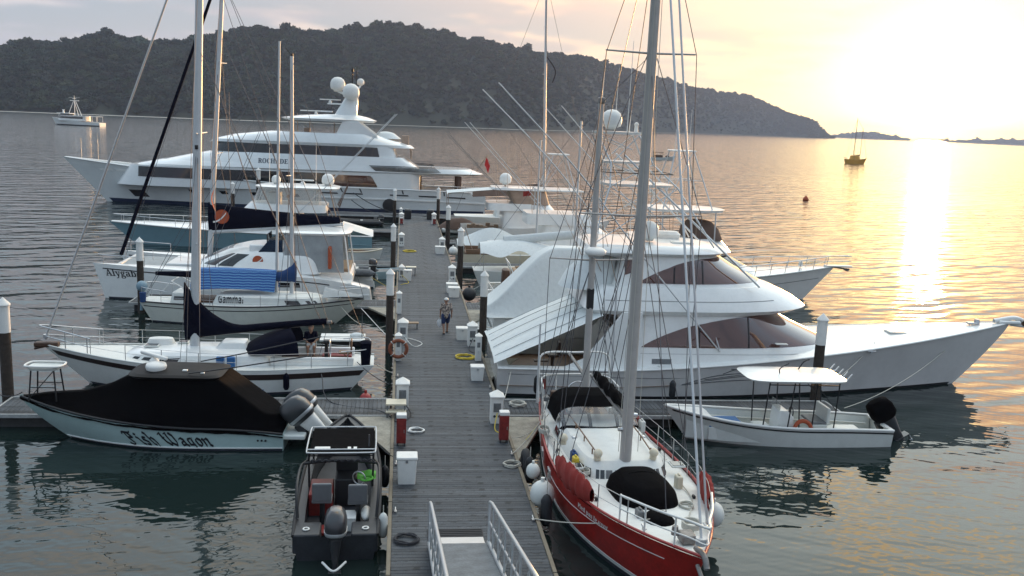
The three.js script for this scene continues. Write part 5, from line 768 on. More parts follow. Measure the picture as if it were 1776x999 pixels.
{ // swim raft
  const t = thing('swim_raft', 'small white planked raft floating behind the striped sailboat', 'raft', [-2.6, 0, -43.4], 0.02);
  for (let i = 0; i < 2; i++) mk('panel', box(2.1, 0.08, 0.62, 0, 0.32 - i * 0.0, -0.36 + i * 0.75, 0.02), M.white, t); mk('pontoon', merge([box(2.0, 0.3, 0.3, 0, 0.12, -0.36, 0.1), box(2.0, 0.3, 0.3, 0, 0.12, 0.36, 0.1)]), M.black, t); mk('white_bundle', ball(0.22, 0.65, 0.45, 0.1, 1.5, 0.6, 1), M.canvasWhite, t); mk('flag_pole', rod([0.9, 0.3, 0.4], [0.9, 1.6, 0.4], 0.02), M.wire, t);
}
// ---------- dark dive boat with canopy frame, stern towards the shore ----------
{
  const b = thing('dive_boat', 'dark aluminium workboat with canopy frame, helm seats and black outboard', 'workboat', [-1.42, 0, -21.35], Math.PI / 2 + 0.02);
  const h = Hull({ L: 8.3, beam: 2.15, sternH: 0.62, midH: 0.72, bowH: 1.0, mid: 0.4, rake: 1.0, transom: 0.94, tm: 0.35, p: 3.2, pw: 2.6, wl: 0.86, flare: 0.9, low: 0.3 });
  const dk = mat([0.035, 0.038, 0.045], 0.45, { map: rust, metres: 1 });
  const hm = mk('hull', h.shell(), dk, b);
  for (const s of [1, -1]) { mk('side_deck', grid((u, v) => { const p = h.P(u, 1, s); return [p[0], p[1] + 0.01, s * Math.max(0, Math.abs(p[2]) - 0.24 * v)]; }, 20, 1, 0, 0.97), dk, b); mk('inner_side', grid((u, v) => { const p = h.P(u, 1, s); return [p[0], lerp(p[1], 0.14, v), s * Math.max(0.01, Math.abs(p[2]) - 0.24)]; }, 20, 2, 0, 0.93), dk, b); mk('gunwale', tube(h.edge(s, 0, 0.99, 0.02, 0, 20), 0.045, 50, 6), M.rubber, b); }
  mk('sole', grid((u, v) => [u * 8, 0.16, (v * 2 - 1) * Math.max(0.01, h.half(u) - 0.24)], 16, 4, 0, 0.93), mat([0.055, 0.058, 0.068], 0.7, { map: rust, metres: 1.3 }), b); for (const x of [1.3, 2.4, 4.0]) mk('deck_panel', box(0.04, 0.012, 1.3, x, 0.175, 0), M.black, b);
  for (const s of [1, -1]) { mk('stern_box', box(0.75, 0.5, 0.66, 0.38, 0.42, s * 0.7, 0.05), dk, b); mk('stern_emblem', new THREE.TorusGeometry(0.07, 0.022, 6, 18).rotateX(Math.PI / 2).translate(0.3, 0.69, s * 0.72), M.white, b); }
  const seat = (x, z, m, t) => { mk('helm_seat', merge([box(0.5, 0.1, 0.52, x, 0.86, z, 0.04), box(0.09, 0.5, 0.5, x - 0.22, 1.12, z, 0.05)]), M.engineGrey, b); mk('seat_post', cyl(0.07, 0.07, 0.64, x, 0.16, z, 10), M.black, b); };
  seat(1.75, -0.42, 0); seat(1.65, 0.5, 1);
  mk('red_locker', box(1.1, 0.62, 0.62, 2.75, 0.48, -0.5, 0.03), M.redBox, b); mk('red_cushion', box(0.5, 0.1, 0.5, 1.05, 0.3, -0.5, 0.04), M.redBox, b); mk('console', merge([box(0.8, 0.8, 0.6, 3.2, 0.56, 0.15, 0.05), box(0.1, 0.3, 0.6, 3.5, 1.1, 0.15, 0.03)]), M.black, b); mk('steering_wheel', ring(0.18, 0.02, 2.65, 1.05, 0.5, 0, Math.PI / 2 - 0.4, 20), M.steel, b);
  mk('green_buoyancy_vest', [grid((u, v) => [2.7 + u * 0.6, 1.0 + 0.08 * Math.sin(u * 6) * Math.cos(v * 5), 0.45 + v * 0.5], 8, 8), ring(0.16, 0.03, 2.6, 1.06, 0.7, 1.5)], M.green, b); mk('cool_box', [box(0.5, 0.34, 0.4, 1.45, 0.33, 0.25, 0.04), box(0.52, 0.06, 0.42, 1.45, 0.52, 0.25, 0.02)], M.white, b); mk('fender_white', ball(0.14, 1.6, 0.5, 0.72, 2.6, 1, 1), M.white, b); mk('red_can', box(0.3, 0.3, 0.16, 1.5, 0.5, 0.9, 0.03), M.redBox, b);
  // canopy
  const cn = mk('canopy', box(2.05, 0.05, 1.72, 3.75, 1.72, 0.02, 0.02), M.canvasBlack, b);
  mk('canopy_frame', [tube([[2.7, 1.76, -0.9], [2.7, 1.76, 0.92], [4.8, 1.76, 0.92], [4.8, 1.76, -0.9]], 0.022, 60, 6, true, 0.05), rod([2.92, 1.77, -0.9], [2.92, 1.77, 0.92], 0.02)], M.spar, cn); mk('canopy_vent', box(0.16, 0.05, 0.42, 3.02, 1.77, -0.5, 0.02), M.white, cn); for (const z of [0.22, 0.38]) mk('canopy_label', box(0.16, 0.02, 0.09, 3.02, 1.77, z), M.white, cn); mk('canopy_light', [cyl(0.02, 0.02, 0.35, 3.2, 1.74, 0.75, 6)], M.wire, cn);
  for (const [x, z] of [[2.9, -0.86], [4.6, -0.86], [2.9, 0.88], [4.6, 0.88]]) mk('canopy_post', rod([x, 0.7, z * 0.98], [x, 1.72, z], 0.03), M.black, b);
  for (const s of [1, -1]) mk('side_rail', tube([[0.9, 0.7, s * 0.98], [1.1, 1.15, s * 1.02], [1.6, 1.42, s * 1.04], [2.5, 1.46, s * 1.02], [2.9, 1.46, s * 0.9]], 0.04, 30, 7), M.black, b); mk('cross_rail', [tube([[2.7, 1.46, -1.0], [2.65, 1.56, 0], [2.7, 1.46, 1.0]], 0.04, 24, 7), rod([2.9, 1.6, -0.86], [2.9, 1.6, 0.88], 0.02)], M.black, b);
  mk('rope_net', Array.from({ length: 10 }, (_, i) => tube([[2.65, 1.52, -0.8 + i * 0.17], [2.6, 1.6, -0.72 + i * 0.17], [2.65, 1.52, -0.64 + i * 0.17]], 0.025, 6, 5)), M.ropeDark, b);
  outboard(b, [-0.16, 0.62, 0.02], { s: 1.05, tilt: 0.05 }); mk('gearcase_ring', [tube([[-0.5, 0.2, -0.28], [-0.8, 0.12, 0], [-0.5, 0.2, 0.28]], 0.03, 16, 6)], M.white, b);
  mk('tie_line', [sag([1.2, 0.7, 1.0], [1.6, 0.55, 1.45], 0.1), sag([6.2, 0.9, 0.9], [5.6, 0.55, 1.45], 0.1)], M.ropeDark, b);
}
fender([-0.28, 0.5, -22.2], M.gelOld, 'white fender between the dive boat and the jetty', 0.9, 0.2); fender([-0.3, 0.45, -25.6], M.black, 'black fender between the dive boat and the jetty', 0.9, 0.3);
// ---------- small ketch with a blue striped awning, bow to the jetty ----------
{
  const b = thing('small_ketch', 'cream ketch with a blue striped awning over its boom', 'sailboat', [-13.0, 0, -48.55], -0.06);
  const h = Hull({ L: 11.3, beam: 3.0, sternH: 1.02, midH: 0.98, bowH: 1.35, mid: 0.35, bowUp: 1.8, rake: 1.9, sternRake: 0.8, transom: 0.55, tm: 0.48, p: 1.9, pw: 1.7, wl: 0.85, flare: 0.65, low: 0.35 });
  const hm = mk('hull', h.shell(), mat([0.6, 0.62, 0.57], 0.4, { map: grime, metres: 1.4 }), b);
  for (const s of [1, -1]) { mk('cove_stripe', h.stripe(s, 0.01, 0.97, -0.22, -0.18, 0.01), M.letter, hm); mk('toe_rail', tube(h.edge(s, 0, 0.99, 0.02, 0.0, 24), 0.035, 60, 5), M.letter, b); mk('boot_stripe', h.water(s, -0.2, 0.06, 0.008), M.antifoul, hm); }
  mk('deck', h.deck(0.02, 0.05), M.deckWhite, b);
  const c = stack([{ y: 0.98, a: 3.6, b: 9.6, w: 1.02, nf: 3, nb: 10 }, { y: 1.4, a: 3.8, b: 9.1, w: 0.94, nf: 3, nb: 10 }, { y: 1.47, a: 4.0, b: 8.9, w: 0.84, nf: 3, nb: 10 }]), cab = mk('cabin', c.geo(56, 0.08, 0.6), M.gelOld, b);
  for (const [u0, u1] of [[0.185, 0.225], [0.14, 0.158], [0.108, 0.122]]) for (const s of [1, -1]) mk('cabin_window', plate(c.P, 8, 2, s > 0 ? u0 : 1 - u0, s > 0 ? u1 : 1 - u1, 0.14, 0.38, 0.012, -1), M.glass, cab);
  const aft = stack([{ y: 1.0, a: 1.5, b: 2.7, w: 0.9, nf: 8, nb: 8 }, { y: 1.5, a: 1.6, b: 2.6, w: 0.82, nf: 8, nb: 8 }]), ac = mk('aft_cabin', aft.geo(40, 0.06), M.gelOld, b); mk('aft_window', plate(aft.P, 6, 2, 0.22, 0.28, 0.35, 0.7, 0.012, -1), M.glass, ac);
  mk('cockpit', box(1.0, 0.3, 1.2, 3.15, 1.05, 0, 0.04), M.teakDark, b); mk('windscreen', [rod([2.7, 1.5, 0.85], [1.6, 2.1, 0.8], 0.03), rod([2.7, 1.5, -0.85], [1.6, 2.1, -0.8], 0.03), rod([1.6, 2.1, -0.8], [1.6, 2.1, 0.8], 0.03), rod([1.0, 1.4, 0.8], [1.6, 2.1, 0.8], 0.025)], M.white, b);
  const m = mastRig(b, M.spar, { x: 7.5, y0: 1.4, y1: 13.5, r: 0.11, spreaders: [[7.6, 0.9]] }), mz = mastRig(b, M.spar, { x: 6.7, y0: 1.2, y1: 14.2, r: 0.075, rake: -0.015, name: 'mizzen_mast' });
  mk('mast_head_light', [cyl(0.07, 0.07, 0.12, 7.5, 13.5, 0, 8), rod([7.5, 13.5, 0], [7.2, 13.9, 0], 0.015)], M.black, m.mesh);
  mk('boom', rod([7.4, 2.66, 0], [2.3, 2.5, 0], 0.07, 0.06, 8), M.sparDark, b);
  mk('striped_awning', grid((u, v) => { const k = v * 2 - 1, a = Math.abs(k); return [lerp(2.5, 6.75, u), 2.72 - 0.98 * a ** 1.1 + 0.05 * Math.sin(u * 3.14) - 0.07 * (1 - Math.sin(u * 3.14159)) * a, Math.sign(k) * (0.1 + 0.62 * a) + 0.03 * Math.sin(u * 14)]; }, 24, 20), M.blueStripe, b);
  mk('sail_cover', grid((u, v) => { const a = v * 6.283, hh = lerp(0.5, 1.15, u * u); return [lerp(6.7, 7.7, u), 2.15 + hh * 0.45 + Math.cos(a) * hh * 0.5, Math.sin(a) * lerp(0.2, 0.26, u)]; }, 12, 16), M.canvasBlue, b);
  mk('furled_mizzen_sail', grid((u, v) => { const a = v * 6.283, k = 0.1 + 0.07 * u; return [lerp(0.6, 2.4, u), 2.35 + Math.cos(a) * k, Math.sin(a) * k]; }, 10, 10), M.canvasNavy, b);
  mk('stern_outboard', [ball(0.28, 0.05, 1.75, 0.5, 1, 1, 0.9), rod([0.05, 1.6, 0.5], [0, 0.5, 0.5], 0.08)], mat([0.2, 0.3, 0.36], 0.5), b); mk('blue_jug', [cyl(0.14, 0.16, 0.5, 0.2, 1.0, 0.85, 10)], M.canvasBlue, b);
  guard(h, b, M.steel, { t0: 0.1, t1: 0.88, n: 8, ht: 0.6, r: 0.014 });
  const q = (t, s, y) => { const p = h.P(t, 1, s); return [p[0], p[1] + y, p[2] * 0.9]; };
  mk('pulpit', [tube([q(0.88, 1, 0.6), [11.4, 1.95, 0], q(0.88, -1, 0.6)], 0.024, 30, 6)], M.steel, b); mk('pushpit', [tube([q(0.12, 1, 0.6), q(0.01, 1, 0.75), q(0.01, -1, 0.75), q(0.12, -1, 0.6)], 0.024, 30, 6), rod(q(0.01, 1, 0), q(0.01, 1, 0.75), 0.02), rod(q(0.01, -1, 0), q(0.01, -1, 0.75), 0.02)], M.steel, b);
  mk('bow_tarp', grid((u, v) => [lerp(9.2, 11.1, u), 1.42 + 0.4 * (1 - u) * (1 - Math.abs(v * 2 - 1)) + 0.1, (v * 2 - 1) * lerp(1.0, 0.2, u)], 10, 10), M.canvasGrey, b);
  mk('boat_name', textOn('Gammal', 0.23, 'sans_bold', c.sideText(1, 3.95, 0.14, 1)), M.letter, cab);
  wires(b, [1, -1].flatMap((s) => [[q(0.66, s, 0), m.at(7.6, s * 0.9)], [m.at(7.6, s * 0.9), m.at(13.3)], [q(0.62, s, 0), m.at(7.5)], [q(0.2, s, 0), mz.at(12)], [q(0.7, s, 0), m.at(7.5)]]).concat([[m.at(13.4), [11.2, 1.4, 0]], [m.at(13.4), [0.1, 1.2, 0]], [mz.at(14), [0.1, 1.2, 0.2]]]), M.wire, 0.012);
}
// ---------- cruising catamaran ----------
{
  const b = thing('catamaran', 'pale catamaran with a navy sail bag carrying a round orange emblem', 'catamaran', [-1.7, 0, -56.2], Math.PI);
  const o = { L: 15.4, beam: 1.7, sternH: 0.9, midH: 1.6, bowH: 2.0, mid: 0.35, bowUp: 1.2, rake: 0.7, sternRake: -0.2, transom: 0.55, tm: 0.4, p: 2.2, pw: 2, wl: 0.85, flare: 0.7, low: 0.35 }, h = Hull(o), white = M.gel;
  for (const s of [1, -1]) { const hm = mk('hull', h.shell().translate(0, 0, s * 2.55), white, b); for (const k of [1, -1]) { mk('sheer_stripe', h.stripe(k, 0.15, 0.97, -0.3, -0.24, 0.012).translate(0, 0, s * 2.55), M.letter, hm); mk('hull_window', plate(h.side(k), 14, 3, 0.26, 0.56, (t) => h.vAt(t, 0.95), (t) => h.vAt(t, 1.22), 0.014, k).translate(0, 0, s * 2.55), M.glass, hm); mk('boot_stripe', h.water(k, -0.2, 0.08, 0.01).translate(0, 0, s * 2.55), M.antifoul, hm); } mk('hull_deck', h.deck(0, 0.02).translate(0, 0, s * 2.55), white, b);
    if (s < 0) mk('boat_name', textOn('Alygabo', 0.36, 'serif_bold', (() => { const w = hullWriter(h, -1, 0.965, 1.3, -1, 0.02); return (x, y) => { const p = w(x, y + 0.0); return [p[0], p[1], p[2] - 2.55]; }; })()), M.letter, hm); }
  mk('bridge_deck', box(9.2, 0.7, 4.2, 5.6, 1.3, 0, 0.2), white, b); mk('trampoline', box(4.4, 0.03, 3.6, 12.2, 1.75, 0), M.canvasGrey, b); mk('front_beam', rod([14.3, 1.75, -2.4], [14.3, 1.75, 2.4], 0.11, 0.11, 10), M.spar, b); mk('foredeck_locker', box(2.2, 0.14, 3.0, 10.6, 1.82, 0, 0.05), white, b);
  const c = stack([{ y: 1.6, a: 2.8, b: 10.6, w: 2.75, nf: 2.6, nb: 10 }, { y: 2.2, a: 2.9, b: 9.6, w: 2.6, nf: 2.6, nb: 10 }, { y: 2.75, a: 3.0, b: 8.4, w: 2.4, nf: 2.6, nb: 10 }, { y: 2.95, a: 3.2, b: 7.6, w: 2.1, nf: 2.6, nb: 10 }]), cab = mk('saloon', c.geo(64, 0.08, 0.7), white, b);
  for (const s of [1, -1]) { const U = (u) => (s > 0 ? u : 1 - u); mk('saloon_window', plate(c.P, 10, 3, U(0.095), U(0.15), 0.2, (u) => 0.24 + 0.36 * smoothstep(U(u), 0.09, 0.14), 0.015, -1), M.glass, cab); mk('saloon_window', plate(c.P, 10, 3, U(0.16), U(0.205), 0.2, 0.6, 0.015, -1), M.glass, cab);
    const w = (x, y) => { const p = offset(c.P, 0.02, -1)(U(0.245), 0.4); return [p[0] - x, p[1] + y, p[2]]; };
    const disc = (R0, R1, a0, a1) => grid((u, v) => { const a = lerp(a0, a1, u), R = lerp(R0, R1, v); return w(Math.cos(a) * R, Math.sin(a) * R); }, 24, 1); mk('emblem', disc(0, 0.3, 0, 6.2832), M.orange, cab); mk('emblem_swoosh', grid((u, v) => { const p = w(-0.25 + u * 0.5, -0.2 + v * 0.09 + 0.3 * u * u); return [p[0], p[1], p[2] + s * 0.006]; }, 10, 2), M.white, cab); }
  mk('front_window', plate(c.P, 20, 3, -0.05, 0.05, 0.3, 0.8, 0.015, -1), M.glass, cab);
  // helm station and hard bimini
  const bm = stack([{ y: 3.85, a: 1.2, b: 5.4, w: 2.5, nf: 4, nb: 5 }, { y: 3.97, a: 1.1, b: 5.6, w: 2.6, nf: 4, nb: 5 }, { y: 4.06, a: 1.4, b: 5.2, w: 2.3, nf: 4, nb: 5 }]); mk('bimini', bm.geo(48, 0.08, 0.7, true), white, b);
  for (const [x, z] of [[1.5, 2.3], [1.5, -2.3], [5.0, 2.2], [5.0, -2.2], [3.4, -2.35], [3.4, 2.35]]) mk('bimini_post', rod([x + (x > 4 ? 0.9 : -0.3), 1.6, z], [x, 3.9, z], 0.05), white, b);
  mk('helm_windscreen', box(0.06, 0.9, 1.8, 5.9, 3.35, -1.2, 0.02).rotateZ(0), M.glass, b); for (const s of [1, -1]) mk('helm_side_pane', prism([[5.0, 2.75], [6.4, 2.75], [5.6, 3.7], [5.0, 3.8]], 0.04).translate(0, 0, s * 2.3), M.glass, b); mk('helm_fairing', box(1.4, 0.5, 2.0, 6.2, 2.95, -1.2, 0.1), white, b);
  for (const s of [1, -1]) mk('side_curtain', prism([[1.5, 1.7], [4.9, 1.7], [4.9, 3.85], [1.6, 3.85]], 0.03).translate(0, 0, s * 2.42), M.canvasGrey, b);
  mk('liferaft_bag', box(0.2, 1.3, 0.5, 2.3, 2.6, -2.55, 0.08), M.orange, b); mk('cockpit_seat', box(1.6, 0.5, 3.6, 2.0, 1.6, 0, 0.1), M.cushion, b);
  for (const s of [1, -1]) mk('stern_steps', merge([0, 1, 2].map((k) => box(0.6, 0.18, 1.0, 0.3 + k * 0.5, 0.5 + k * 0.32, s * 2.55, 0.04))), white, b);
  const m = mastRig(b, M.spar, { x: 9.55, y0: 1.9, y1: 19, r: 0.16, rake: 0.06, spreaders: [[13.4, 1.1, 0.25], [8.2, 1.1, 0.25]] });
  mk('sail_bag', crease(grid((u, v) => { const a = v * 6.283, hh = lerp(1.75, 0.42, Math.pow(u, 0.8)), x = lerp(9.55, 1.9, u); return [x, lerp(3.62, 4.28, u) + hh * 0.5 + Math.cos(a) * hh * 0.5, Math.sin(a) * lerp(0.32, 0.2, u)]; }, 30, 20), 1), M.canvasNavy, b); mk('boom', rod([9.5, 3.6, 0], [1.7, 4.28, 0], 0.14, 0.12, 10), M.spar, b);
  { const e = (R0, R1, dx, dy, z) => grid((u, v) => { const a = u * 6.283, R = lerp(R0, R1, v); return [8.75 + dx + Math.cos(a) * R, 4.55 + dy + Math.sin(a) * R, z]; }, 24, 1); mk('bag_emblem', e(0, 0.42, 0, 0, -0.335), M.orange, b); mk('bag_emblem_swoosh', grid((u, v) => [9.25 - u * 0.75, 4.18 + v * 0.1 + 0.55 * u * u, -0.345], 10, 2), M.white, b); }
  guard(h, b, M.steel, { t0: 0.3, t1: 0.93, n: 7, ht: 0.6, r: 0.014, each: false, sides: [-1] }); for (const s of [1, -1]) mk('bow_rail', [tube([[12.5, 2.4, s * 3.0], [14.6, 2.5, s * 2.9], [15.1, 2.5, s * 2.55]], 0.025, 20, 6), rod([12.5, 1.9, s * 3.0], [12.5, 2.4, s * 3.0], 0.02), rod([14.8, 2, s * 2.7], [14.8, 2.5, s * 2.7], 0.02)], M.steel, b);
  wires(b, [1, -1].flatMap((s) => [[[8.6, 1.7, s * 3.2], m.at(13.4, s * 1.1)], [[8.4, 1.7, s * 3.2], m.at(8.2, s * 1.1)], [m.at(8.2, s * 1.1), m.at(13.3)], [m.at(13.4, s * 1.1), m.at(18.5)], [[4, 4.1, 0.15 * s], m.at(15)], [[6.5, 3.9, 0.15 * s], m.at(12)], [[2.2, 4.4, 0.1 * s], m.at(18)]]).concat([[m.at(18.8), [14.4, 1.9, 0]]]), M.wire, 0.014);
  mk('furled_jib', rod([14.6, 2.1, 0], [8.6, 18.8, 0], 0.11, 0.08, 8), M.canvasNavy, b); mk('flag', grid((u, v) => [8.9 + 0.12 * Math.sin(v * 4), 6.2 - v * 1.2, -2.0 + u * 0.35], 6, 8), M.redCloth, b);
}
// ---------- pale blue flybridge sportfisher behind the catamaran ----------
function flyRails(b, pts, y, hgt, m) { mk('fly_rail', [tube(pts.map(([x, z]) => [x, y + hgt, z]), 0.03, 60, 6, true, 0.2), ...pts.map(([x, z]) => rod([x, y, z], [x, y + hgt, z], 0.025))], m, b); }
{
  const b = thing('blue_sportfisher', 'pale blue hulled sportfisher with a white curtained flybridge and two radar domes', 'motor yacht', [-2.3, 0, -76.6], Math.PI + 0.03);
  const h = Hull({ L: 20.6, beam: 5.2, sternH: 1.25, midH: 1.3, bowH: 1.75, mid: 0.3, bowUp: 1.3, rake: 2.4, transom: 0.9, tm: 0.3, p: 2.1, pw: 1.6, wl: 0.88, flare: 1.4, low: 0.4 });
  const hm = mk('hull', h.shell(), mat([0.22, 0.37, 0.44], 0.3, { clearcoat: 0.4, map: grime, metres: 2 }), b); for (const s of [1, -1]) mk('rub_rail', tube(h.edge(s, 0, 0.99, 0, 0, 24), 0.06, 60, 5), M.gel, hm);
  mk('deck', h.deck(0, 0.05, 0.3, 0.99, 0.25), M.gel, b); mk('cockpit_sole', h.deck(0.7, 0.1, 0.005, 0.3, 0), M.deckWhite, b);
  const c = stack([{ y: 1.3, a: 5.4, b: 14.6, w: 2.3, nf: 2.3, nb: 10 }, { y: 2.4, a: 5.6, b: 11.8, w: 2.15, nf: 2.3, nb: 10 }, { y: 3.1, a: 5.6, b: 9.9, w: 2.0, nf: 2.3, nb: 10 }]); mk('house', c.geo(56, 0.05), M.gel, b);
  const f = stack([{ y: 3.0, a: 3.6, b: 10.3, w: 2.1, nf: 2.6, nb: 8 }, { y: 3.6, a: 3.6, b: 9.7, w: 2.0, nf: 2.6, nb: 8 }]); mk('flybridge', f.geo(48, 0, 0.5, true), M.gel, b);
  const e = stack([{ y: 3.6, a: 4.2, b: 9.5, w: 1.9, nf: 2.6, nb: 8 }, { y: 4.85, a: 4.2, b: 9.0, w: 1.8, nf: 2.6, nb: 8 }]); mk('curtain', crease(grid(e.P, 56, 3)), M.clear, b);
  mk('curtain_frame', Array.from({ length: 9 }, (_, i) => rod(e.P(i / 9, 0), e.P(i / 9, 1), 0.03)), M.white, b); mk('helm', box(1.0, 0.9, 1.6, 7.8, 4.0, 0, 0.1), M.gelOld, b); mk('helm_seat', merge([box(0.5, 0.12, 1.4, 6.6, 4.1, 0, 0.05), box(0.12, 0.6, 1.4, 6.3, 4.4, 0, 0.05), box(0.3, 0.5, 0.4, 6.5, 3.8, 0)]), M.tan, b);
  mk('hardtop', stack([{ y: 4.82, a: 2.7, b: 9.2, w: 1.95, nf: 3, nb: 6 }, { y: 4.95, a: 2.6, b: 9.3, w: 2.05, nf: 3, nb: 6 }, { y: 5.05, a: 3, b: 8.8, w: 1.7, nf: 3, nb: 6 }]).geo(48, 0.06, 0.6, true), M.gel, b);
  dome(b, 7.7, 5.15, 0, 0.36); dome(b, 3.6, 5.15, 0, 0.5); radarBar(b, 5.6, 5.08, 0, 1.8, 1.4); for (const x of [4.6, 8.3]) mk('antenna', rod([x, 5, 0.8], [x, 8.5, 0.8], 0.025, 0.012, 5), M.white, b);
  for (const s of [1, -1]) mk('ladder', [rod([2.9, 0.9, s * 0.3 - 1.2], [3.8, 3.6, s * 0.3 - 1.2], 0.03), rod([2.5, 0.9, s * 0.3 - 0.9], [3.4, 4.8, s * 0.3 - 0.9], 0.03)].concat(Array.from({ length: 6 }, (_, i) => rod([3 + i * 0.14, 1.3 + i * 0.42, -1.5], [3 + i * 0.14, 1.3 + i * 0.42, -0.9], 0.022))), M.tan, b);
  for (const s of [1, -1]) mk('outrigger', tube([[6.2, 2.6, s * 2.2], [3.2, 5.6, s * 2.5], [-1.8, 11, s * 3.2]], 0.03, 24, 6), M.alu, b);
  mk('rod_rack', Array.from({ length: 7 }, (_, i) => rod([2.6 + 0.05 * i, 3.4, -1.5 + i * 0.5], [2.0, 5.2 - 0.1 * (i % 3), -1.5 + i * 0.5], 0.02)), M.brownCanvas, b); mk('cockpit_bench', box(2.6, 0.8, 0.5, 3.6, 0.95, 1.9, 0.1), M.tan, b); mk('transom_cover', grid((u, v) => [lerp(-0.1, 2.4, u), 1.25 + 0.7 * u + 0.1 * Math.sin(v * 3.14), lerp(-2.3, 2.3, v)], 10, 12), M.canvasWhite, b);
  mk('bow_rail', [tube(h.edge(1, 0.6, 0.98, 0.6, 0.1, 10).concat(h.edge(-1, 0.6, 0.98, 0.6, 0.1, 10).reverse()), 0.025, 60, 5), ...[0.62, 0.74, 0.86, 0.95].flatMap((t) => [1, -1].map((s) => { const p = h.P(t, 1, s); return rod([p[0], p[1], p[2] * 0.95], [p[0], p[1] + 0.6, p[2] * 0.95], 0.02); }))], M.steel, b);
}
// small boats lying among them
function dinghy(pos, turn, label, tubeMat, inner, L = 3.2) {
  const b = thing('inflatable_tender', label, 'dinghy', pos, turn), w = 0.62;
  mk('tube', tube([[0, 0.3, w], [L * 0.6, 0.32, w], [L * 0.9, 0.42, w * 0.5], [L, 0.46, 0], [L * 0.9, 0.42, -w * 0.5], [L * 0.6, 0.32, -w], [0, 0.3, -w]], 0.24, 60, 12, false), tubeMat, b); for (const s of [1, -1]) mk('tube_cone', new THREE.ConeGeometry(0.24, 0.4, 12).rotateZ(Math.PI / 2).translate(-0.2, 0.3, s * w), tubeMat, b);
  mk('floor', box(L * 0.85, 0.06, w * 1.5, L * 0.45, 0.2, 0, 0.02), inner, b); mk('transom', box(0.08, 0.5, w * 1.6, 0.1, 0.35, 0, 0.02), inner, b); mk('thwart', box(0.25, 0.05, w * 1.6, L * 0.42, 0.48, 0, 0.02), inner, b); outboard(b, [-0.02, 0.55, 0], { s: 0.75 }); mk('grab_line', tube([[0.3, 0.48, w + 0.15], [L * 0.3, 0.42, w + 0.22], [L * 0.6, 0.5, w + 0.16], [L * 0.85, 0.55, w * 0.8]], 0.012, 20, 4), M.rope, b); return b;
}
dinghy([-1.75, 0.75, -58.4], Math.PI - 0.1, 'grey inflatable tender hung behind the catamaran', M.greyPvc, M.gelOld, 2.4); dinghy([-2.0, 0, -93.2], Math.PI + 0.05, 'dark inflatable with a console by the jetty end', M.darkPvc, M.gelOld, 4.4);
{ const t = thing('wooden_dinghy', 'varnished dinghy with a pale gunwale behind the catamaran', 'dinghy', [-4.6, 0, -70.6], 0.02), h = Hull({ L: 3.3, beam: 1.5, sternH: 0.62, midH: 0.6, bowH: 0.8, rake: 0.3, transom: 0.7, tm: 0.45, p: 2.4, low: 0.2, n: 18 }); mk('hull', h.shell(), M.gelOld, t); mk('inside', grid((u, v) => { const w = h.half(u) * 0.88, k = v * 2 - 1; return [u * 3.2, 0.15 + 0.42 * k * k, k * w]; }, 14, 10, 0.02, 0.96), M.teak, t); for (const s of [1, -1]) mk('gunwale', tube(h.edge(s, 0, 0.99, 0.01, 0, 14), 0.05, 30, 6), M.cream, t); for (const x of [0.8, 1.8]) mk('thwart', box(0.25, 0.04, 1.25, x, 0.45, 0, 0.01), M.teak, t); }
{ const t = thing('rolled_awning_boat', 'small grey blue launch behind the grey tender', 'launch', [-3.4, 0, -62.3], 0.03), h = Hull({ L: 4.2, beam: 1.6, sternH: 0.5, midH: 0.5, bowH: 0.75, rake: 0.4, transom: 0.85, p: 2.4, low: 0.2, n: 18 }); mk('hull', h.shell(), M.paleBlue, t); mk('deck', h.deck(0.06, 0.04), M.grey, t); mk('console', box(0.5, 0.6, 0.5, 1.6, 0.7, 0, 0.05), M.gelOld, t); outboard(t, [-0.02, 0.55, 0], { s: 0.8 }); mk('stern_rail', tube([[0.3, 0.5, 0.7], [0.3, 1.0, 0.7], [0.3, 1.0, -0.7], [0.3, 0.5, -0.7]], 0.025, 24, 6), M.steel, t); }
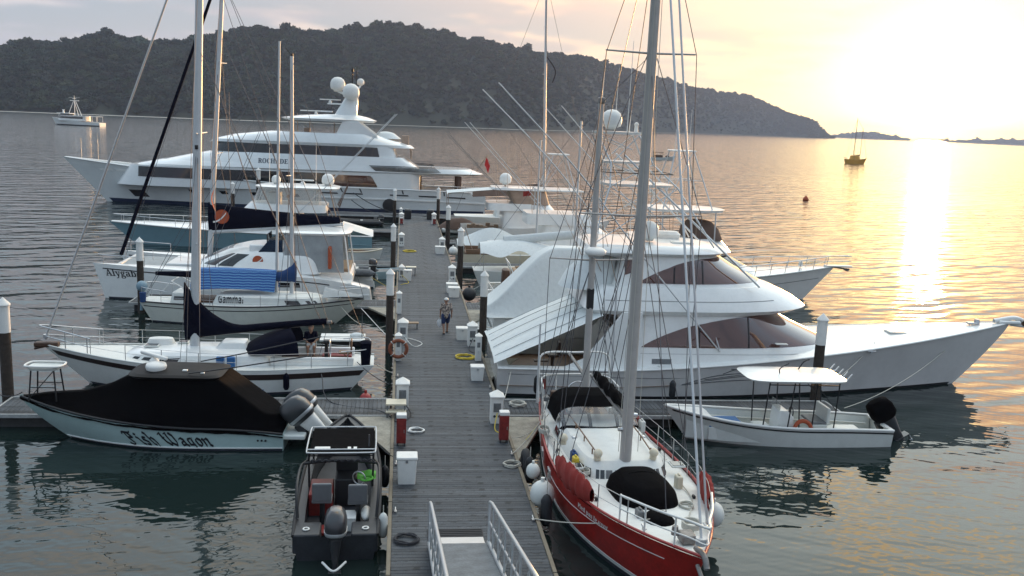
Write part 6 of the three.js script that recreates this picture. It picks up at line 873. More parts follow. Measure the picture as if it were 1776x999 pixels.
// ---------- sportfisher under a white tarpaulin ----------
{
  const b = thing('tarpaulin_boat', 'white motor yacht with its cockpit and bridge under a pale tarpaulin', 'motor yacht', [4.75, 0, -47.1], 0);
  const h = Hull({ L: 15, beam: 4.1, sternH: 1.0, midH: 1.1, bowH: 1.9, mid: 0.3, rake: 1.6, transom: 0.9, tm: 0.3, p: 2.2, wl: 0.88, flare: 1.3, low: 0.4 });
  const hm = mk('hull', h.shell(), M.gel, b); for (const s of [1, -1]) { mk('boot_stripe', h.water(s, -0.2, 0.12, 0.01), M.antifoul, hm); mk('rub_rail', tube(h.edge(s, 0, 0.99, -0.02, 0, 24), 0.05, 60, 5), M.gelOld, hm); }
  mk('exhaust_port', plate(h.side(1), 10, 4, 0.2, 0.32, (t) => h.vAt(t, 0.3), (t) => h.vAt(t, 0.72), 0.012, 1), M.black, hm); mk('deck', h.deck(0, 0.05), M.gel, b); mk('swim_platform', merge([box(0.9, 0.08, 3.4, -0.5, 0.35, 0, 0.03), ...Array.from({ length: 8 }, (_, i) => box(0.8, 0.02, 0.05, -0.5, 0.41, -1.4 + i * 0.4))]), M.gelOld, b);
  mk('tarpaulin', crease(grid((u, v) => { const x = lerp(-0.35, 7.2, u), k = v * 2 - 1, a = Math.abs(k), top = lerp(1.35, 4.45, Math.pow(smoothstep(u, -0.05, 0.5), 0.9)) - 0.12 * smoothstep(u, 0.6, 1), low = 0.95 + 0.02 * Math.sin(u * 40), w = lerp(1.6, 2.12, Math.min(1, u * 3)), rw = lerp(1.2, 0.55, smoothstep(u, 0.05, 0.5)); const fold = 0.05 * Math.sin(u * 16 + a * 5) * a + 0.03 * fbm(u * 8, k * 4, 1, 3); if (a < 0.35) return [x, top + fold * 0.4, Math.sign(k) * (a / 0.35) * rw]; const f = (a - 0.35) / 0.65; return [x - 0.25 * f * (1 - u), lerp(top, low, f) - 0.14 * Math.sin(f * 3.14) * (top - low), Math.sign(k) * (lerp(rw, w, f) + fold)]; }, 60, 44), 1.2), M.canvasWhite, b);
  const c = stack([{ y: 1.1, a: 6.5, b: 12.5, w: 1.8, nf: 2.4, nb: 10 }, { y: 3.2, a: 6.6, b: 9.8, w: 1.6, nf: 2.4, nb: 10 }]), cab = mk('house', c.geo(48), M.gel, b); mk('windscreen', plate(c.P, 20, 3, -0.1, 0.1, 0.45, 0.85, 0.015, -1), M.glass, cab); mk('flybridge', box(3.2, 0.9, 3.0, 8.2, 3.7, 0, 0.15), M.gel, b);
}
// ---------- cream day boat with tan seats ----------
{
  const b = thing('day_boat', 'open day boat with tan and cream seats behind the tarpaulin', 'motorboat', [5.1, 0, -54.2], 0.0);
  const h = Hull({ L: 8.5, beam: 2.9, sternH: 1.0, midH: 1.05, bowH: 1.35, rake: 1.0, transom: 0.92, tm: 0.4, p: 2.6, low: 0.3, n: 20 }); mk('hull', h.shell(), M.gel, b); mk('sole', h.deck(0.5, 0.15), M.deckWhite, b);
  for (const s of [1, -1]) { mk('coaming', grid((u, v) => { const p = h.P(u, 1, s); return [p[0], p[1] + 0.02, p[2] - s * v * 0.3]; }, 12, 1, 0, 0.95), M.gel, b); mk('side_cushion', box(2.6, 0.5, 0.3, 3.4, 1.2, s * 1.1, 0.08), M.tan, b); }
  mk('seat_back', merge([box(0.3, 0.9, 2.2, 1.8, 1.6, 0, 0.1), box(2.4, 0.16, 0.24, 3.1, 2.02, -1.1, 0.06)]), M.cushion, b); mk('helm_seat', stack([{ y: 0.9, a: 0.9, b: 1.5, w: 0.4, nf: 3, nb: 3, z: 0.4 }, { y: 2.1, a: 0.95, b: 1.4, w: 0.42, nf: 3, nb: 3, z: 0.4 }]).geo(28, 0.1), M.teakDark, b); mk('wind_frame', [rod([1.9, 1.1, 1.1], [1.3, 2.6, 0.9], 0.035), rod([1.9, 1.1, -1.1], [1.3, 2.6, -0.9], 0.035), rod([1.3, 2.6, -0.9], [1.3, 2.6, 0.9], 0.03)], M.white, b);
  mk('stern_rail', [tube([[0.4, 1.0, 1.2], [0.0, 1.5, 1.0], [-0.2, 1.55, 0], [0.0, 1.5, -1.0], [0.4, 1.0, -1.2]], 0.05, 30, 7)], M.white, b); mk('louvre', Array.from({ length: 5 }, (_, i) => box(0.05, 0.04, 1.2, 0.2 + i * 0.12, 1.05, 0.4)), M.grey, b);
}
// ---------- sailboat under a white awning ----------
{
  const b = thing('awning_sailboat', 'sailboat with a sagging white cockpit awning', 'sailboat', [4.9, 0, -61.3], 0.0);
  const h = Hull({ L: 11, beam: 3.2, sternH: 0.95, midH: 0.95, bowH: 1.3, rake: 1.6, sternRake: 0.5, transom: 0.6, tm: 0.45, low: 0.3, n: 24 }); mk('hull', h.shell(), M.gelOld, b); mk('deck', h.deck(), M.deckWhite, b);
  mk('cabin', stack([{ y: 0.95, a: 4, b: 8.8, w: 1.1, nf: 3, nb: 10 }, { y: 1.45, a: 4.2, b: 8.4, w: 0.95, nf: 3, nb: 10 }]).geo(40, 0.08), M.gelOld, b);
  mk('awning', crease(grid((u, v) => { const k = v * 2 - 1, a = Math.abs(k), x = lerp(0.4, 5.6, u); return [x, 2.95 - 0.35 * (u - 0.42) ** 2 * 4 - 0.75 * a ** 1.6 + 0.18 * Math.cos(u * 12.5) * a, k * (1.5 - 0.25 * Math.cos(u * 12.5))]; }, 30, 16), 1), M.canvasWhite, b); for (const [x, z] of [[0.6, 1.4], [0.6, -1.4], [3.0, 1.5], [5.4, 1.4]]) mk('awning_strut', rod([x, 0.95, z * 0.9], [x, 2.25, z], 0.02), M.steel, b);
  mk('sail_cover', grid((u, v) => { const a = v * 6.283; return [lerp(2, 6.8, u), 2.9 + 0.5 * u + Math.cos(a) * 0.3, Math.sin(a) * 0.18]; }, 14, 12), M.canvasWhite, b); const m = mastRig(b, M.spar, { x: 6.9, y0: 1.4, y1: 11, r: 0.09, spreaders: [[6.5, 0.8]] });
  wires(b, [1, -1].flatMap((s) => [[[6.8, 1, s * 1.5], m.at(6.5, s * 0.8)], [m.at(6.5, s * 0.8), m.at(10.8)]]).concat([[m.at(10.9), [10.8, 1.3, 0]], [m.at(10.9), [0.1, 1, 0]]]), M.wire, 0.013);
}
// ---------- wooden cockpit sailboat, stern to the jetty ----------
{
  const b = thing('wooden_cockpit_boat', 'pale sailboat with a brown wooden cockpit stern to the jetty', 'sailboat', [4.7, 0, -69.2], 0.0);
  const h = Hull({ L: 9.5, beam: 2.9, sternH: 0.9, midH: 0.95, bowH: 1.25, rake: 1.2, transom: 0.7, tm: 0.45, low: 0.3, n: 20 }); mk('hull', h.shell(), M.cream, b); mk('deck', h.deck(0.02, 0.05, 0.3), M.deckWhite, b); mk('cockpit', merge([box(2.6, 0.3, 2.0, 1.5, 0.85, 0, 0.05), box(2.6, 0.35, 0.1, 1.5, 1.1, 1.1, 0.03), box(2.6, 0.35, 0.1, 1.5, 1.1, -1.1, 0.03)]), M.teak, b); mk('porthole', cyl(0.1, 0.1, 0.03, 0, 0, 0, 14).rotateZ(1.57).translate(-0.02, 0.55, 0), M.black, b);
  mk('cabin', stack([{ y: 0.9, a: 3.2, b: 7.5, w: 1.0, nf: 3, nb: 10 }, { y: 1.45, a: 3.3, b: 7.1, w: 0.9, nf: 3, nb: 10 }]).geo(40, 0.06), M.cream, b); const m = mastRig(b, M.spar, { x: 5.6, y0: 1.4, y1: 9.5, r: 0.08 }); mk('stern_pole', [rod([0.3, 0.9, 0.8], [-0.4, 2.9, 0.9], 0.03), rod([0.8, 0.9, 0.9], [0.1, 2.9, 1.0], 0.03)], M.tan, b);
}
// ---------- covered runabout far along the jetty ----------
{
  const b = thing('covered_runabout', 'small boat under a pale cover with a grey tarp heap at its stern', 'motorboat', [4.6, 0, -75.2], 0.0);
  const h = Hull({ L: 7.2, beam: 2.5, sternH: 0.8, midH: 0.85, bowH: 1.1, rake: 0.9, transom: 0.9, low: 0.3, n: 18 }); mk('hull', h.shell(), M.gelOld, b); mk('cover', crease(grid((u, v) => { const k = v * 2 - 1, w = Math.abs(h.P(u, 1)[2]) + 0.04; return [h.P(u, 1)[0], 0.8 + 1.2 * Math.exp(-(((u - 0.4) / 0.3) ** 2)) * (1 - Math.abs(k)) + 0.15 * (1 - k * k), k * w]; }, 24, 14, 0, 0.99), 1), M.canvasWhite, b);
  const t = thing('tarp_heap', 'brown grey tarp heaped beside the covered runabout', 'tarp', [5.6, 0, -88.6]); mk('tarp', crease(grid((u, v) => { const a = u * 6.283, r = v * 1.6; return [Math.cos(a) * r * 1.3, 0.5 + 1.0 * (1 - v * v) + 0.2 * fbm(Math.cos(a) * v * 3 + 5, Math.sin(a) * v * 3, 2, 3), Math.sin(a) * r * 0.7]; }, 24, 8), 1.2), M.brownCanvas, t); mk('skiff', box(3.4, 0.5, 1.8, 0, 0.3, 0, 0.2), M.gelOld, t);
}
// ---------- flybridge boat by the jetty head ----------
{
  const b = thing('flybridge_cruiser', 'white flybridge cruiser with tan curtains and a round radome', 'motor yacht', [5.6, 0, -84.6], 0.0);
  const h = Hull({ L: 14, beam: 4.4, sternH: 1.2, midH: 1.3, bowH: 2.1, mid: 0.3, rake: 1.6, transom: 0.9, tm: 0.3, low: 0.4, n: 24 }); mk('hull', h.shell(), M.gel, b); mk('deck', h.deck(0, 0.05, 0.3), M.gel, b); mk('cockpit_sole', h.deck(0.6, 0.1, 0, 0.3, 0), M.teak, b);
  mk('house', stack([{ y: 1.2, a: 3.6, b: 10.5, w: 2.0, nf: 2.4, nb: 10 }, { y: 2.9, a: 3.6, b: 8.2, w: 1.8, nf: 2.4, nb: 10 }]).geo(48), M.gel, b); mk('flybridge', stack([{ y: 2.85, a: 2.2, b: 8.6, w: 1.95, nf: 2.6, nb: 8 }, { y: 3.5, a: 2.2, b: 8.0, w: 1.85, nf: 2.6, nb: 8 }]).geo(48, 0, 0.5, true), M.gel, b);
  const e = stack([{ y: 3.45, a: 4.6, b: 8.0, w: 1.8, nf: 3, nb: 8 }, { y: 4.7, a: 3.9, b: 7.6, w: 1.7, nf: 3, nb: 8 }]); mk('curtain', crease(grid(e.P, 48, 3)), M.tan, b); mk('hardtop', stack([{ y: 4.7, a: 2.6, b: 8.0, w: 1.9, nf: 3, nb: 6 }, { y: 4.9, a: 2.6, b: 8.0, w: 1.85, nf: 3, nb: 6 }]).geo(40, 0.06, 0.5, true), M.gel, b); dome(b, 3.9, 5.2, 0, 0.55); for (const s of [1, -1]) mk('dome_leg', rod([3.9, 4.9, s * 0.2], [3.9, 5.2, s * 0.2], 0.06), M.tan, b);
  for (const s of [1, -1]) mk('outrigger', tube([[5.5, 2.6, s * 2.0], [2.8, 5.2, s * 2.4], [-1.6, 9.6, s * 3.0]], 0.03, 24, 6), M.sparDark, b); mk('cockpit_gear', Array.from({ length: 8 }, (_, i) => box(0.4, 0.35 + 0.1 * (i % 3), 0.4, 0.8 + 0.35 * i, 1.0 + 0.1 * (i % 2), -1.4 + 0.4 * (i % 5), 0.06)), M.cushion, b).userData.kind = 'stuff'; mk('stern_awning', grid((u, v) => [lerp(-1.4, 2.6, u), 4.3 + 0.4 * u - 0.25 * Math.sin(v * 3.14) * (1 - u), lerp(-1.7, 1.7, v)], 12, 12), M.canvasWhite, b); for (const s of [1, -1]) mk('awning_pole', rod([-1.2, 1.2, s * 1.6], [-1.4, 4.3, s * 1.7], 0.03), M.tan, b); mk('exhaust_louvre', box(2.2, 0.35, 0.06, 7.5, 2.0, 2.0, 0.02), M.glass, b);
  for (let i = 0; i < 8; i++) mk('fishing_rod', rod([3.0 + i * 0.5, 3.6, 1.7 - (i % 2) * 3.2], [2.6 + i * 0.55, 7 + (i % 3), 1.8 - (i % 2) * 3.4], 0.018, 0.008, 4), M.tan, b);
}
// ---------- sailboat with a brown boom tent behind the jetty head ----------
{
  const b = thing('boom_tent_sailboat', 'sailboat with a brown tent over its boom beside the superyacht stern', 'sailboat', [5.4, 0, -93.4], 0.0);
  const h = Hull({ L: 15, beam: 4.0, sternH: 1.3, midH: 1.3, bowH: 1.9, rake: 2, sternRake: 0.8, transom: 0.6, tm: 0.45, low: 0.3, n: 24 }); mk('hull', h.shell(), M.gelOld, b); mk('deck', h.deck(), M.deckWhite, b); mk('cabin', stack([{ y: 1.3, a: 4, b: 11, w: 1.3, nf: 3, nb: 10 }, { y: 2.0, a: 4.2, b: 10.5, w: 1.1, nf: 3, nb: 10 }]).geo(40, 0.1), M.gelOld, b);
  mk('boom_tent', crease(grid((u, v) => { const k = v * 2 - 1, x = lerp(1.8, 8.8, u); return [x, lerp(3.7, 4.75, u) - lerp(0.5, 1.1, u) * Math.abs(k), k * lerp(0.5, 1.0, u)]; }, 12, 10), 1), M.brownCanvas, b); mk('boom', rod([9.1, 3.6, 0], [1.6, 3.4, 0], 0.1, 0.09, 8), M.spar, b); const m = mastRig(b, M.spar, { x: 9.15, y0: 1.9, y1: 25, r: 0.15, rake: 0.035, spreaders: [[9, 1.2], [15.6, 1.0], [20.2, 0.8]] });
  wires(b, [1, -1].flatMap((s) => [[[8.8, 1.3, s * 1.9], m.at(9, s * 1.2)], [m.at(9, s * 1.2), m.at(15.6, s * 1.0)], [m.at(15.6, s), m.at(24.5)]]).concat([[m.at(24.6), [14.7, 1.9, 0]], [m.at(24.6), [0.1, 1.4, 0]]]), M.wire, 0.016); mk('halyard_bundle', tube([m.at(17.5, 0), [9.6, 16, 0.3], [9.4, 14.8, 0.2]], 0.06, 14, 6), M.ropeDark, m.mesh);
}
// ---------- second tower sportfisher beyond the big one ----------
{
  const b = thing('pulpit_sportfisher', 'sportfisher with a long bow pulpit, bow rails and brown canvas on its bridge', 'motor yacht', [11.6, 0, -57.4], 0.0);
  const h = Hull({ L: 17.0, beam: 5.0, sternH: 1.2, midH: 1.35, bowH: 2.25, mid: 0.3, bowUp: 1.2, rake: 2.4, transom: 0.9, tm: 0.3, p: 2.0, pw: 1.6, flare: 1.6, low: 0.4, n: 40 }); const hm = mk('hull', h.shell(), M.gel, b); for (const s of [1, -1]) { mk('rub_rail', tube(h.edge(s, 0, 0.99, -0.02, 0, 24), 0.05, 60, 5), M.gelOld, hm); mk('hull_line', h.stripe(s, 0.4, 0.97, -0.75, -0.72, 0.012), M.grey, hm); }
  mk('deck', h.deck(0, 0.05, 0.25, 0.995, 0.2), M.gel, b); const hs = stack([{ y: 1.4, a: 4.2, b: 12.6, w: 2.1, nf: 2.2, nb: 10 }, { y: 2.3, a: 4.4, b: 10.6, w: 2.0, nf: 2.2, nb: 10 }, { y: 3.2, a: 4.5, b: 8.8, w: 1.85, nf: 2.2, nb: 10 }]), ho = mk('house', hs.geo(56), M.gel, b); mk('house_window', plate(hs.P, 30, 3, -0.2, 0.2, 0.5, 0.85, 0.015, -1), M.glass, ho);
  mk('flybridge', stack([{ y: 3.1, a: 3, b: 9.6, w: 2.0, nf: 2.4, nb: 8 }, { y: 4.0, a: 3, b: 8.8, w: 1.85, nf: 2.4, nb: 8 }]).geo(48, 0, 0.5, true), M.gel, b); mk('helm_cover', stack([{ y: 3.9, a: 6.4, b: 8.9, w: 1.6, nf: 3, nb: 4 }, { y: 4.6, a: 6.5, b: 8.6, w: 1.4, nf: 3, nb: 4 }, { y: 5.0, a: 6.8, b: 8.2, w: 0.9, nf: 3, nb: 4 }]).geo(36, 0.1, 1), M.brownCanvas, b); mk('hardtop', stack([{ y: 5.66, a: 4.0, b: 8.8, w: 1.85, nf: 3, nb: 6 }, { y: 5.82, a: 4.0, b: 8.9, w: 1.9, nf: 3, nb: 6 }]).geo(44, 0.1, 0.5, true), M.gel, b); for (const [x, s] of [[4.6, 1], [4.6, -1], [8, 1], [8, -1]]) mk('hardtop_post', rod([x, 3.9, s * 1.7], [x, 5.7, s * 1.6], 0.045), M.alu, b);
  mk('tower_frame', [1, -1].flatMap((s) => [rod([4.6, 5.8, s * 1.5], [5.4, 9.4, s * 0.6], 0.04), rod([7.8, 5.8, s * 1.5], [6.6, 9.4, s * 0.6], 0.04), rod([4.6, 5.8, s * 1.5], [6.6, 9.4, s * 0.6], 0.025), rod([5.0, 7.6, s * 1.0], [7.2, 7.6, s * 1.0], 0.025)]), M.alu, b); mk('tower_platform', box(1.5, 0.1, 1.4, 6, 9.4, 0, 0.04), M.gel, b); for (const [x, z] of [[5.4, 0.5], [6.6, -0.4], [3.2, 1.6], [3.4, -1.6]]) mk('antenna', rod([x, x > 5 ? 9.4 : 4, z], [x, x > 5 ? 12 : 9, z], 0.022, 0.01, 5), M.white, b);
  mk('bow_pulpit', box(1.8, 0.1, 0.5, 17.2, 2.27, 0, 0.04), M.gel, b); mk('anchor', [rod([16.9, 2.2, 0], [18.0, 2.05, 0], 0.06), box(0.15, 0.08, 0.5, 17.8, 2.0, 0, 0.03)], M.sparDark, b); mk('anchor_winch', [cyl(0.14, 0.12, 0.3, 14.6, 2.2, 0, 12)], M.gelOld, b);
  for (const s of [1, -1]) { mk('bow_rail', [tube(h.edge(s, 0.55, 0.985, 0.7, 0.12, 12).concat([[18.0, 2.95, s * 0.2]]), 0.03, 40, 6), tube(h.edge(s, 0.57, 0.985, 0.36, 0.12, 12).concat([[18.0, 2.6, s * 0.2]]), 0.02, 40, 5)], M.steel, b); for (let k = 0; k < 7; k++) { const p = h.P(0.57 + k * 0.065, 1, s), z = p[2] - s * Math.min(0.12, Math.abs(p[2])); mk('rail_post', rod([p[0], p[1], z], [p[0] + 0.1, p[1] + 0.7, z], 0.022), M.steel, b); } }
  for (const s of [1, -1]) mk('outrigger', tube([[6.4, 2.8, s * 2.1], [2.8, 6.5, s * 2.5], [-2.4, 11.8, s * 3.2]], 0.03, 24, 6), M.alu, b); for (let i = 0; i < 10; i++) mk('fishing_rod', rod([3.4 + i * 0.42, 4.0, 1.8 - (i % 2) * 3.6], [3.0 + i * 0.45, 7.4 + (i % 4) * 0.7, 1.9 - (i % 2) * 3.8], 0.018, 0.008, 4), M.tan, b); mk('fish_chest', stack([{ y: 4.0, a: 3.4, b: 4.6, w: 0.5, nf: 4, nb: 4 }, { y: 4.4, a: 3.5, b: 4.5, w: 0.45, nf: 4, nb: 4 }]).geo(24), M.gel, b);
}
{ // tower boat hidden between, only its tower and roof stand out
  const b = thing('tower_boat', 'white tower sportfisher moored between the awning sailboat and the pulpit boat', 'motor yacht', [7.0, 0, -72.8], 0.0), h = Hull({ L: 15, beam: 4.6, sternH: 1.2, midH: 1.3, bowH: 2.1, mid: 0.3, rake: 1.8, transom: 0.9, tm: 0.3, flare: 1.5, low: 0.4, n: 24 });
  mk('hull', h.shell(), M.gel, b); mk('deck', h.deck(0, 0.05), M.gel, b); mk('house', stack([{ y: 1.3, a: 4, b: 11, w: 2.0, nf: 2.3, nb: 10 }, { y: 3.0, a: 4.2, b: 8.4, w: 1.8, nf: 2.3, nb: 10 }]).geo(48), M.gel, b); mk('flybridge', stack([{ y: 2.95, a: 2.8, b: 9, w: 1.9, nf: 2.4, nb: 8 }, { y: 3.8, a: 2.8, b: 8.2, w: 1.8, nf: 2.4, nb: 8 }]).geo(44, 0, 0.5, true), M.gel, b); mk('hardtop', box(3.6, 0.14, 3.2, 5.4, 5.6, 0, 0.06), M.gel, b);
  for (const [x, s] of [[3.8, 1], [3.8, -1], [7, 1], [7, -1]]) mk('hardtop_post', rod([x, 3.7, s * 1.6], [x, 5.6, s * 1.5], 0.04), M.alu, b); mk('tower_frame', [1, -1].flatMap((s) => [rod([4, 5.6, s * 1.3], [4.8, 8.4, s * 0.6], 0.035), rod([6.6, 5.6, s * 1.3], [5.8, 8.4, s * 0.6], 0.035), rod([4, 5.6, s * 1.3], [5.8, 8.4, s * 0.6], 0.02)]), M.alu, b); mk('tower_platform', box(1.6, 0.1, 1.4, 5.3, 8.4, 0, 0.04), M.gel, b); for (const s of [1, -1]) mk('outrigger', tube([[5.5, 2.7, s * 1.9], [2.6, 5.8, s * 2.3], [-2, 10.6, s * 3.0]], 0.03, 24, 6), M.alu, b); mk('flag', grid((u, v) => [3 - u * 0.6, 5.2 + v * 0.4 - 0.1 * u, 1.7 + 0.05 * Math.sin(u * 7)], 6, 4), M.redCloth, b); mk('windscreen', box(0.08, 0.6, 2.6, 8.2, 3.7, 0, 0.03), M.glass, b);
  for (let i = 0; i < 6; i++) mk('fishing_rod', rod([3.2 + i * 0.5, 3.8, 1.6 - (i % 2) * 3], [2.8 + i * 0.55, 7.2 + (i % 3) * 0.8, 1.7 - (i % 2) * 3.2], 0.018, 0.008, 4), M.tan, b);
}
// ---------- superyacht along the jetty head ----------
{
  const b = thing('superyacht', 'large white superyacht with long bands of dark windows and a radar mast', 'superyacht', [9.7, 0, -110.2], Math.PI);
  const h = Hull({ L: 47.6, beam: 9.2, sternH: 2.5, midH: 2.75, bowH: 4.85, mid: 0.4, bowUp: 1.3, rake: 5.2, sternRake: 0.0, transom: 0.86, tm: 0.35, p: 2.1, pw: 1.7, wl: 0.9, flare: 1.5, low: 0.6, n: 70, rakeCurve: 1.0 });
  const hm = mk('hull', h.shell(), M.yacht, b);
  for (const s of [1, -1]) { mk('boot_stripe', h.water(s, -0.3, 0.42, 0.02), M.navyHull, hm); mk('rub_rail', h.stripe(s, 0.0, 0.42, -1.25, -1.1, 0.09), M.gel, hm); mk('bulwark_cap', tube(h.edge(s, 0, 0.995, 0.02, 0, 40), 0.08, 120, 6), M.gel, hm);
    for (const t of [0.05, 0.12, 0.19, 0.3, 0.36]) mk('scupper', plate(h.side(s), 8, 2, t, t + 0.045, (q) => h.vAt(q, h.sheer(q) - 0.72), (q) => h.vAt(q, h.sheer(q) - 0.58), 0.03, s), M.letter, hm); for (const t of [0.5, 0.56, 0.64, 0.72, 0.46]) mk('portlight', plate(h.side(s), 6, 2, t, t + 0.018, (q) => h.vAt(q, 1.5), (q) => h.vAt(q, 1.85), 0.03, s), M.glass, hm); for (const t of [0.85, 0.895]) mk('bow_slot', plate(h.side(s), 8, 2, t, t + 0.035, (q) => h.vAt(q, 3.55), (q) => h.vAt(q, 3.75), 0.03, s), M.gel, hm); mk('anchor_pocket', plate(h.side(s), 6, 4, 0.865, 0.905, (q) => h.vAt(q, 0.75), (q) => h.vAt(q, 1.5), 0.03, s), M.black, hm); for (const t of [0.1, 0.2, 0.3, 0.345]) mk('bulwark_post', plate(h.side(s), 2, 3, t, t + 0.003, (q) => h.vAt(q, h.sheer(q) - 0.5), 0.99, 0.03, s), M.letter, hm); }
  mk('garage_door', [lathe([[0, 0], [0.7, 0.02], [0.75, 0.1], [0, 0.1]], 0, 0, 0, 20).rotateX(-Math.PI / 2).translate(11.0, 0.9, -4.5)], M.black, hm);
  mk('foredeck', h.deck(0.5, 0.15, 0.6, 0.99, 0.1), M.deckWhite, b); mk('aft_deck', h.deck(0.6, 0.15, 0.0, 0.62, 0), M.teak, b);
  const S = (L, mt, name, n = 90) => { const s = stack(L); mk(name, s.geo(n, 0.02, 0.5, true), mt, b); return s; };
  // main deck house and its long dark band
  const d1 = stack([{ y: 2.2, a: 7.5, b: 41.5, w: 4.15, nf: 4, nb: 12, k: 0.45 }, { y: 4.45, a: 7.5, b: 40.0, w: 4.15, nf: 4, nb: 12, k: 0.45 }]), d1m = mk('main_deck_house', d1.geo(96), M.yacht, b);
  for (const s of [1, -1]) { const U = (u) => (s > 0 ? u : 1 - u); mk('main_deck_window', plate(d1.side(s), 80, 3, 18.2, 38.6, (x) => 0.36 + 0.004 * (x - 18), 0.93, 0.05, s), M.glass, d1m); mk('main_deck_window', plate(d1.side(s), 20, 3, 12.4, 17.6, 0.3, (x) => 0.3 + 0.56 * smoothstep(x, 12.2, 13.2), 0.05, s), M.glassRed, d1m); }
  mk('aft_doors', box(0.1, 1.9, 5.2, 7.4, 3.2, 0, 0.02), M.teakDark, b); for (const z of [-2.6, 2.6]) mk('aft_pillar', box(0.5, 2.2, 0.4, 3.0, 3.2, z, 0.08), M.brownCanvas, b);
  // upper deck shell: long wedge with overhang aft
  S([{ y: 4.36, a: 0.6, b: 39.6, w: 4.05, nf: 3.4, nb: 3.2, k: 0.42 }, { y: 4.6, a: 0.1, b: 39.0, w: 4.3, nf: 3.2, nb: 3.2, k: 0.42 }, { y: 5.1, a: 1.6, b: 36.6, w: 4.15, nf: 2.8, nb: 3.2, k: 0.42 }], M.yacht, 'upper_deck_overhang');
  const d2 = S([{ y: 5.0, a: 7.5, b: 36.8, w: 4.1, nf: 2.3, nb: 8, k: 0.42 }, { y: 5.7, a: 8.6, b: 33.8, w: 3.95, nf: 2.3, nb: 8, k: 0.42 }, { y: 6.25, a: 9.4, b: 31.2, w: 3.8, nf: 2.3, nb: 8, k: 0.42 }], M.yacht, 'upper_deck_bulwark');
  for (const s of [1, -1]) for (let k = 0; k < 5; k++) mk('louvre_slat', prism([[5.2 + k * 0.16, 4.72 + k * 0.13], [12.6 + k * 0.16, 4.72 + k * 0.13], [12.7 + k * 0.16, 4.8 + k * 0.13], [5.3 + k * 0.16, 4.8 + k * 0.13]], 0.06).translate(0, 0, s * 4.26), M.glass, b);
  const d3 = stack([{ y: 6.2, a: 10.2, b: 31.4, w: 3.55, nf: 2.4, nb: 10, k: 0.45 }, { y: 7.4, a: 10.6, b: 30.6, w: 3.5, nf: 2.4, nb: 10, k: 0.45 }]), d3m = mk('bridge_deck_house', d3.geo(80), M.yacht, b); mk('bridge_window', plate(d3.P, 80, 3, -0.3, 0.3, 0.02, 0.9, 0.04, -1), M.glass, d3m);
  S([{ y: 7.3, a: 8.2, b: 31.4, w: 3.6, nf: 2.3, nb: 3.5, k: 0.42 }, { y: 7.6, a: 8.6, b: 31.0, w: 3.7, nf: 2.3, nb: 3.5, k: 0.42 }, { y: 8.2, a: 10.8, b: 28.6, w: 3.5, nf: 2.3, nb: 3.5, k: 0.42 }, { y: 8.7, a: 12.6, b: 24.6, w: 3.2, nf: 2.3, nb: 3.5, k: 0.42 }], M.yacht, 'sun_deck_coaming');
  for (const s of [1, -1]) mk('arch_leg', prism([[12.4, 8.5], [17.2, 8.5], [16.4, 10.1], [14.6, 10.1]], 0.3, 0.05).translate(0, 0, s * 2.7), M.yacht, b);
  S([{ y: 10.0, a: 12.9, b: 23.0, w: 2.9, nf: 2.2, nb: 2.4 }, { y: 10.25, a: 12.6, b: 23.6, w: 3.1, nf: 2.2, nb: 2.4 }, { y: 10.6, a: 13.6, b: 21.4, w: 2.6, nf: 2.2, nb: 2.4 }, { y: 10.8, a: 14.6, b: 18.6, w: 1.8, nf: 2.2, nb: 2.4 }], M.yacht, 'hard_top');
  S([{ y: 10.6, a: 14.9, b: 17.6, w: 0.8, nf: 3, nb: 3 }, { y: 12.6, a: 14.8, b: 16.4, w: 0.6, nf: 3, nb: 3 }, { y: 13.0, a: 14.9, b: 16.2, w: 0.45, nf: 3, nb: 3 }], M.yacht, 'radar_mast'); dome(b, 15.6, 12.7, -0.9, 0.95, M.white); dome(b, 17.2, 13.6, 0.6, 0.85, M.white); dome(b, 14.6, 14.3, 0.9, 0.42, M.white); mk('mast_arm', [rod([15.8, 12.9, 0], [17.2, 13.5, 0.6], 0.16), rod([15.4, 13, 0], [14.6, 14.2, 0.8], 0.12), box(1.8, 0.16, 0.7, 17.4, 12.0, 0, 0.06), box(1.4, 0.16, 0.6, 18.4, 11.1, 0, 0.05)], M.yacht, b);
  radarBar(b, 18.0, 12.1, 0, 2.4, 1.57); radarBar(b, 19.6, 10.75, 0, 3.6, 1.57); mk('mast_pole', [rod([15.5, 13, 0], [15.5, 16.2, 0], 0.12, 0.06), box(0.1, 0.1, 1.2, 15.5, 15.4, 0), cyl(0.14, 0.14, 0.3, 15.5, 15.7, 0, 8), rod([15.1, 13, 0.2], [15.0, 16.4, 0.2], 0.04)], M.black, b);
  for (const [x, y, l] of [[33, 6.5, 6], [29.5, 7.6, 5.2], [21.8, 8.6, 2.2], [20.4, 8.6, 2.2], [17.6, 8.7, 2]]) mk('sunlit_pole', rod([x, y, 1], [x, y + l, 1], 0.05, 0.03, 6), M.tan, b); for (const x of [45.6, 43.8]) mk('bow_staff', rod([x, 4.6, 0], [x, 7, 0], 0.018, 0.012, 5), M.steel, b);
  mk('sun_pad_tent', stack([{ y: 8.3, a: 9.8, b: 13.2, w: 1.8, nf: 2.5, nb: 2.5 }, { y: 8.9, a: 10.6, b: 12.6, w: 1.2, nf: 2.5, nb: 2.5 }]).geo(32, 0.2, 1), M.canvasWhite, b); mk('deck_chair', merge([box(0.8, 1.1, 0.5, 9.3, 8.2, -1, 0.1), box(0.7, 0.5, 0.5, 20.6, 8.9, 0, 0.1)]), M.tan, b); mk('upper_aft_wall', box(0.2, 1.0, 5.0, 8.6, 6.6, 0, 0.05), M.tan, b);
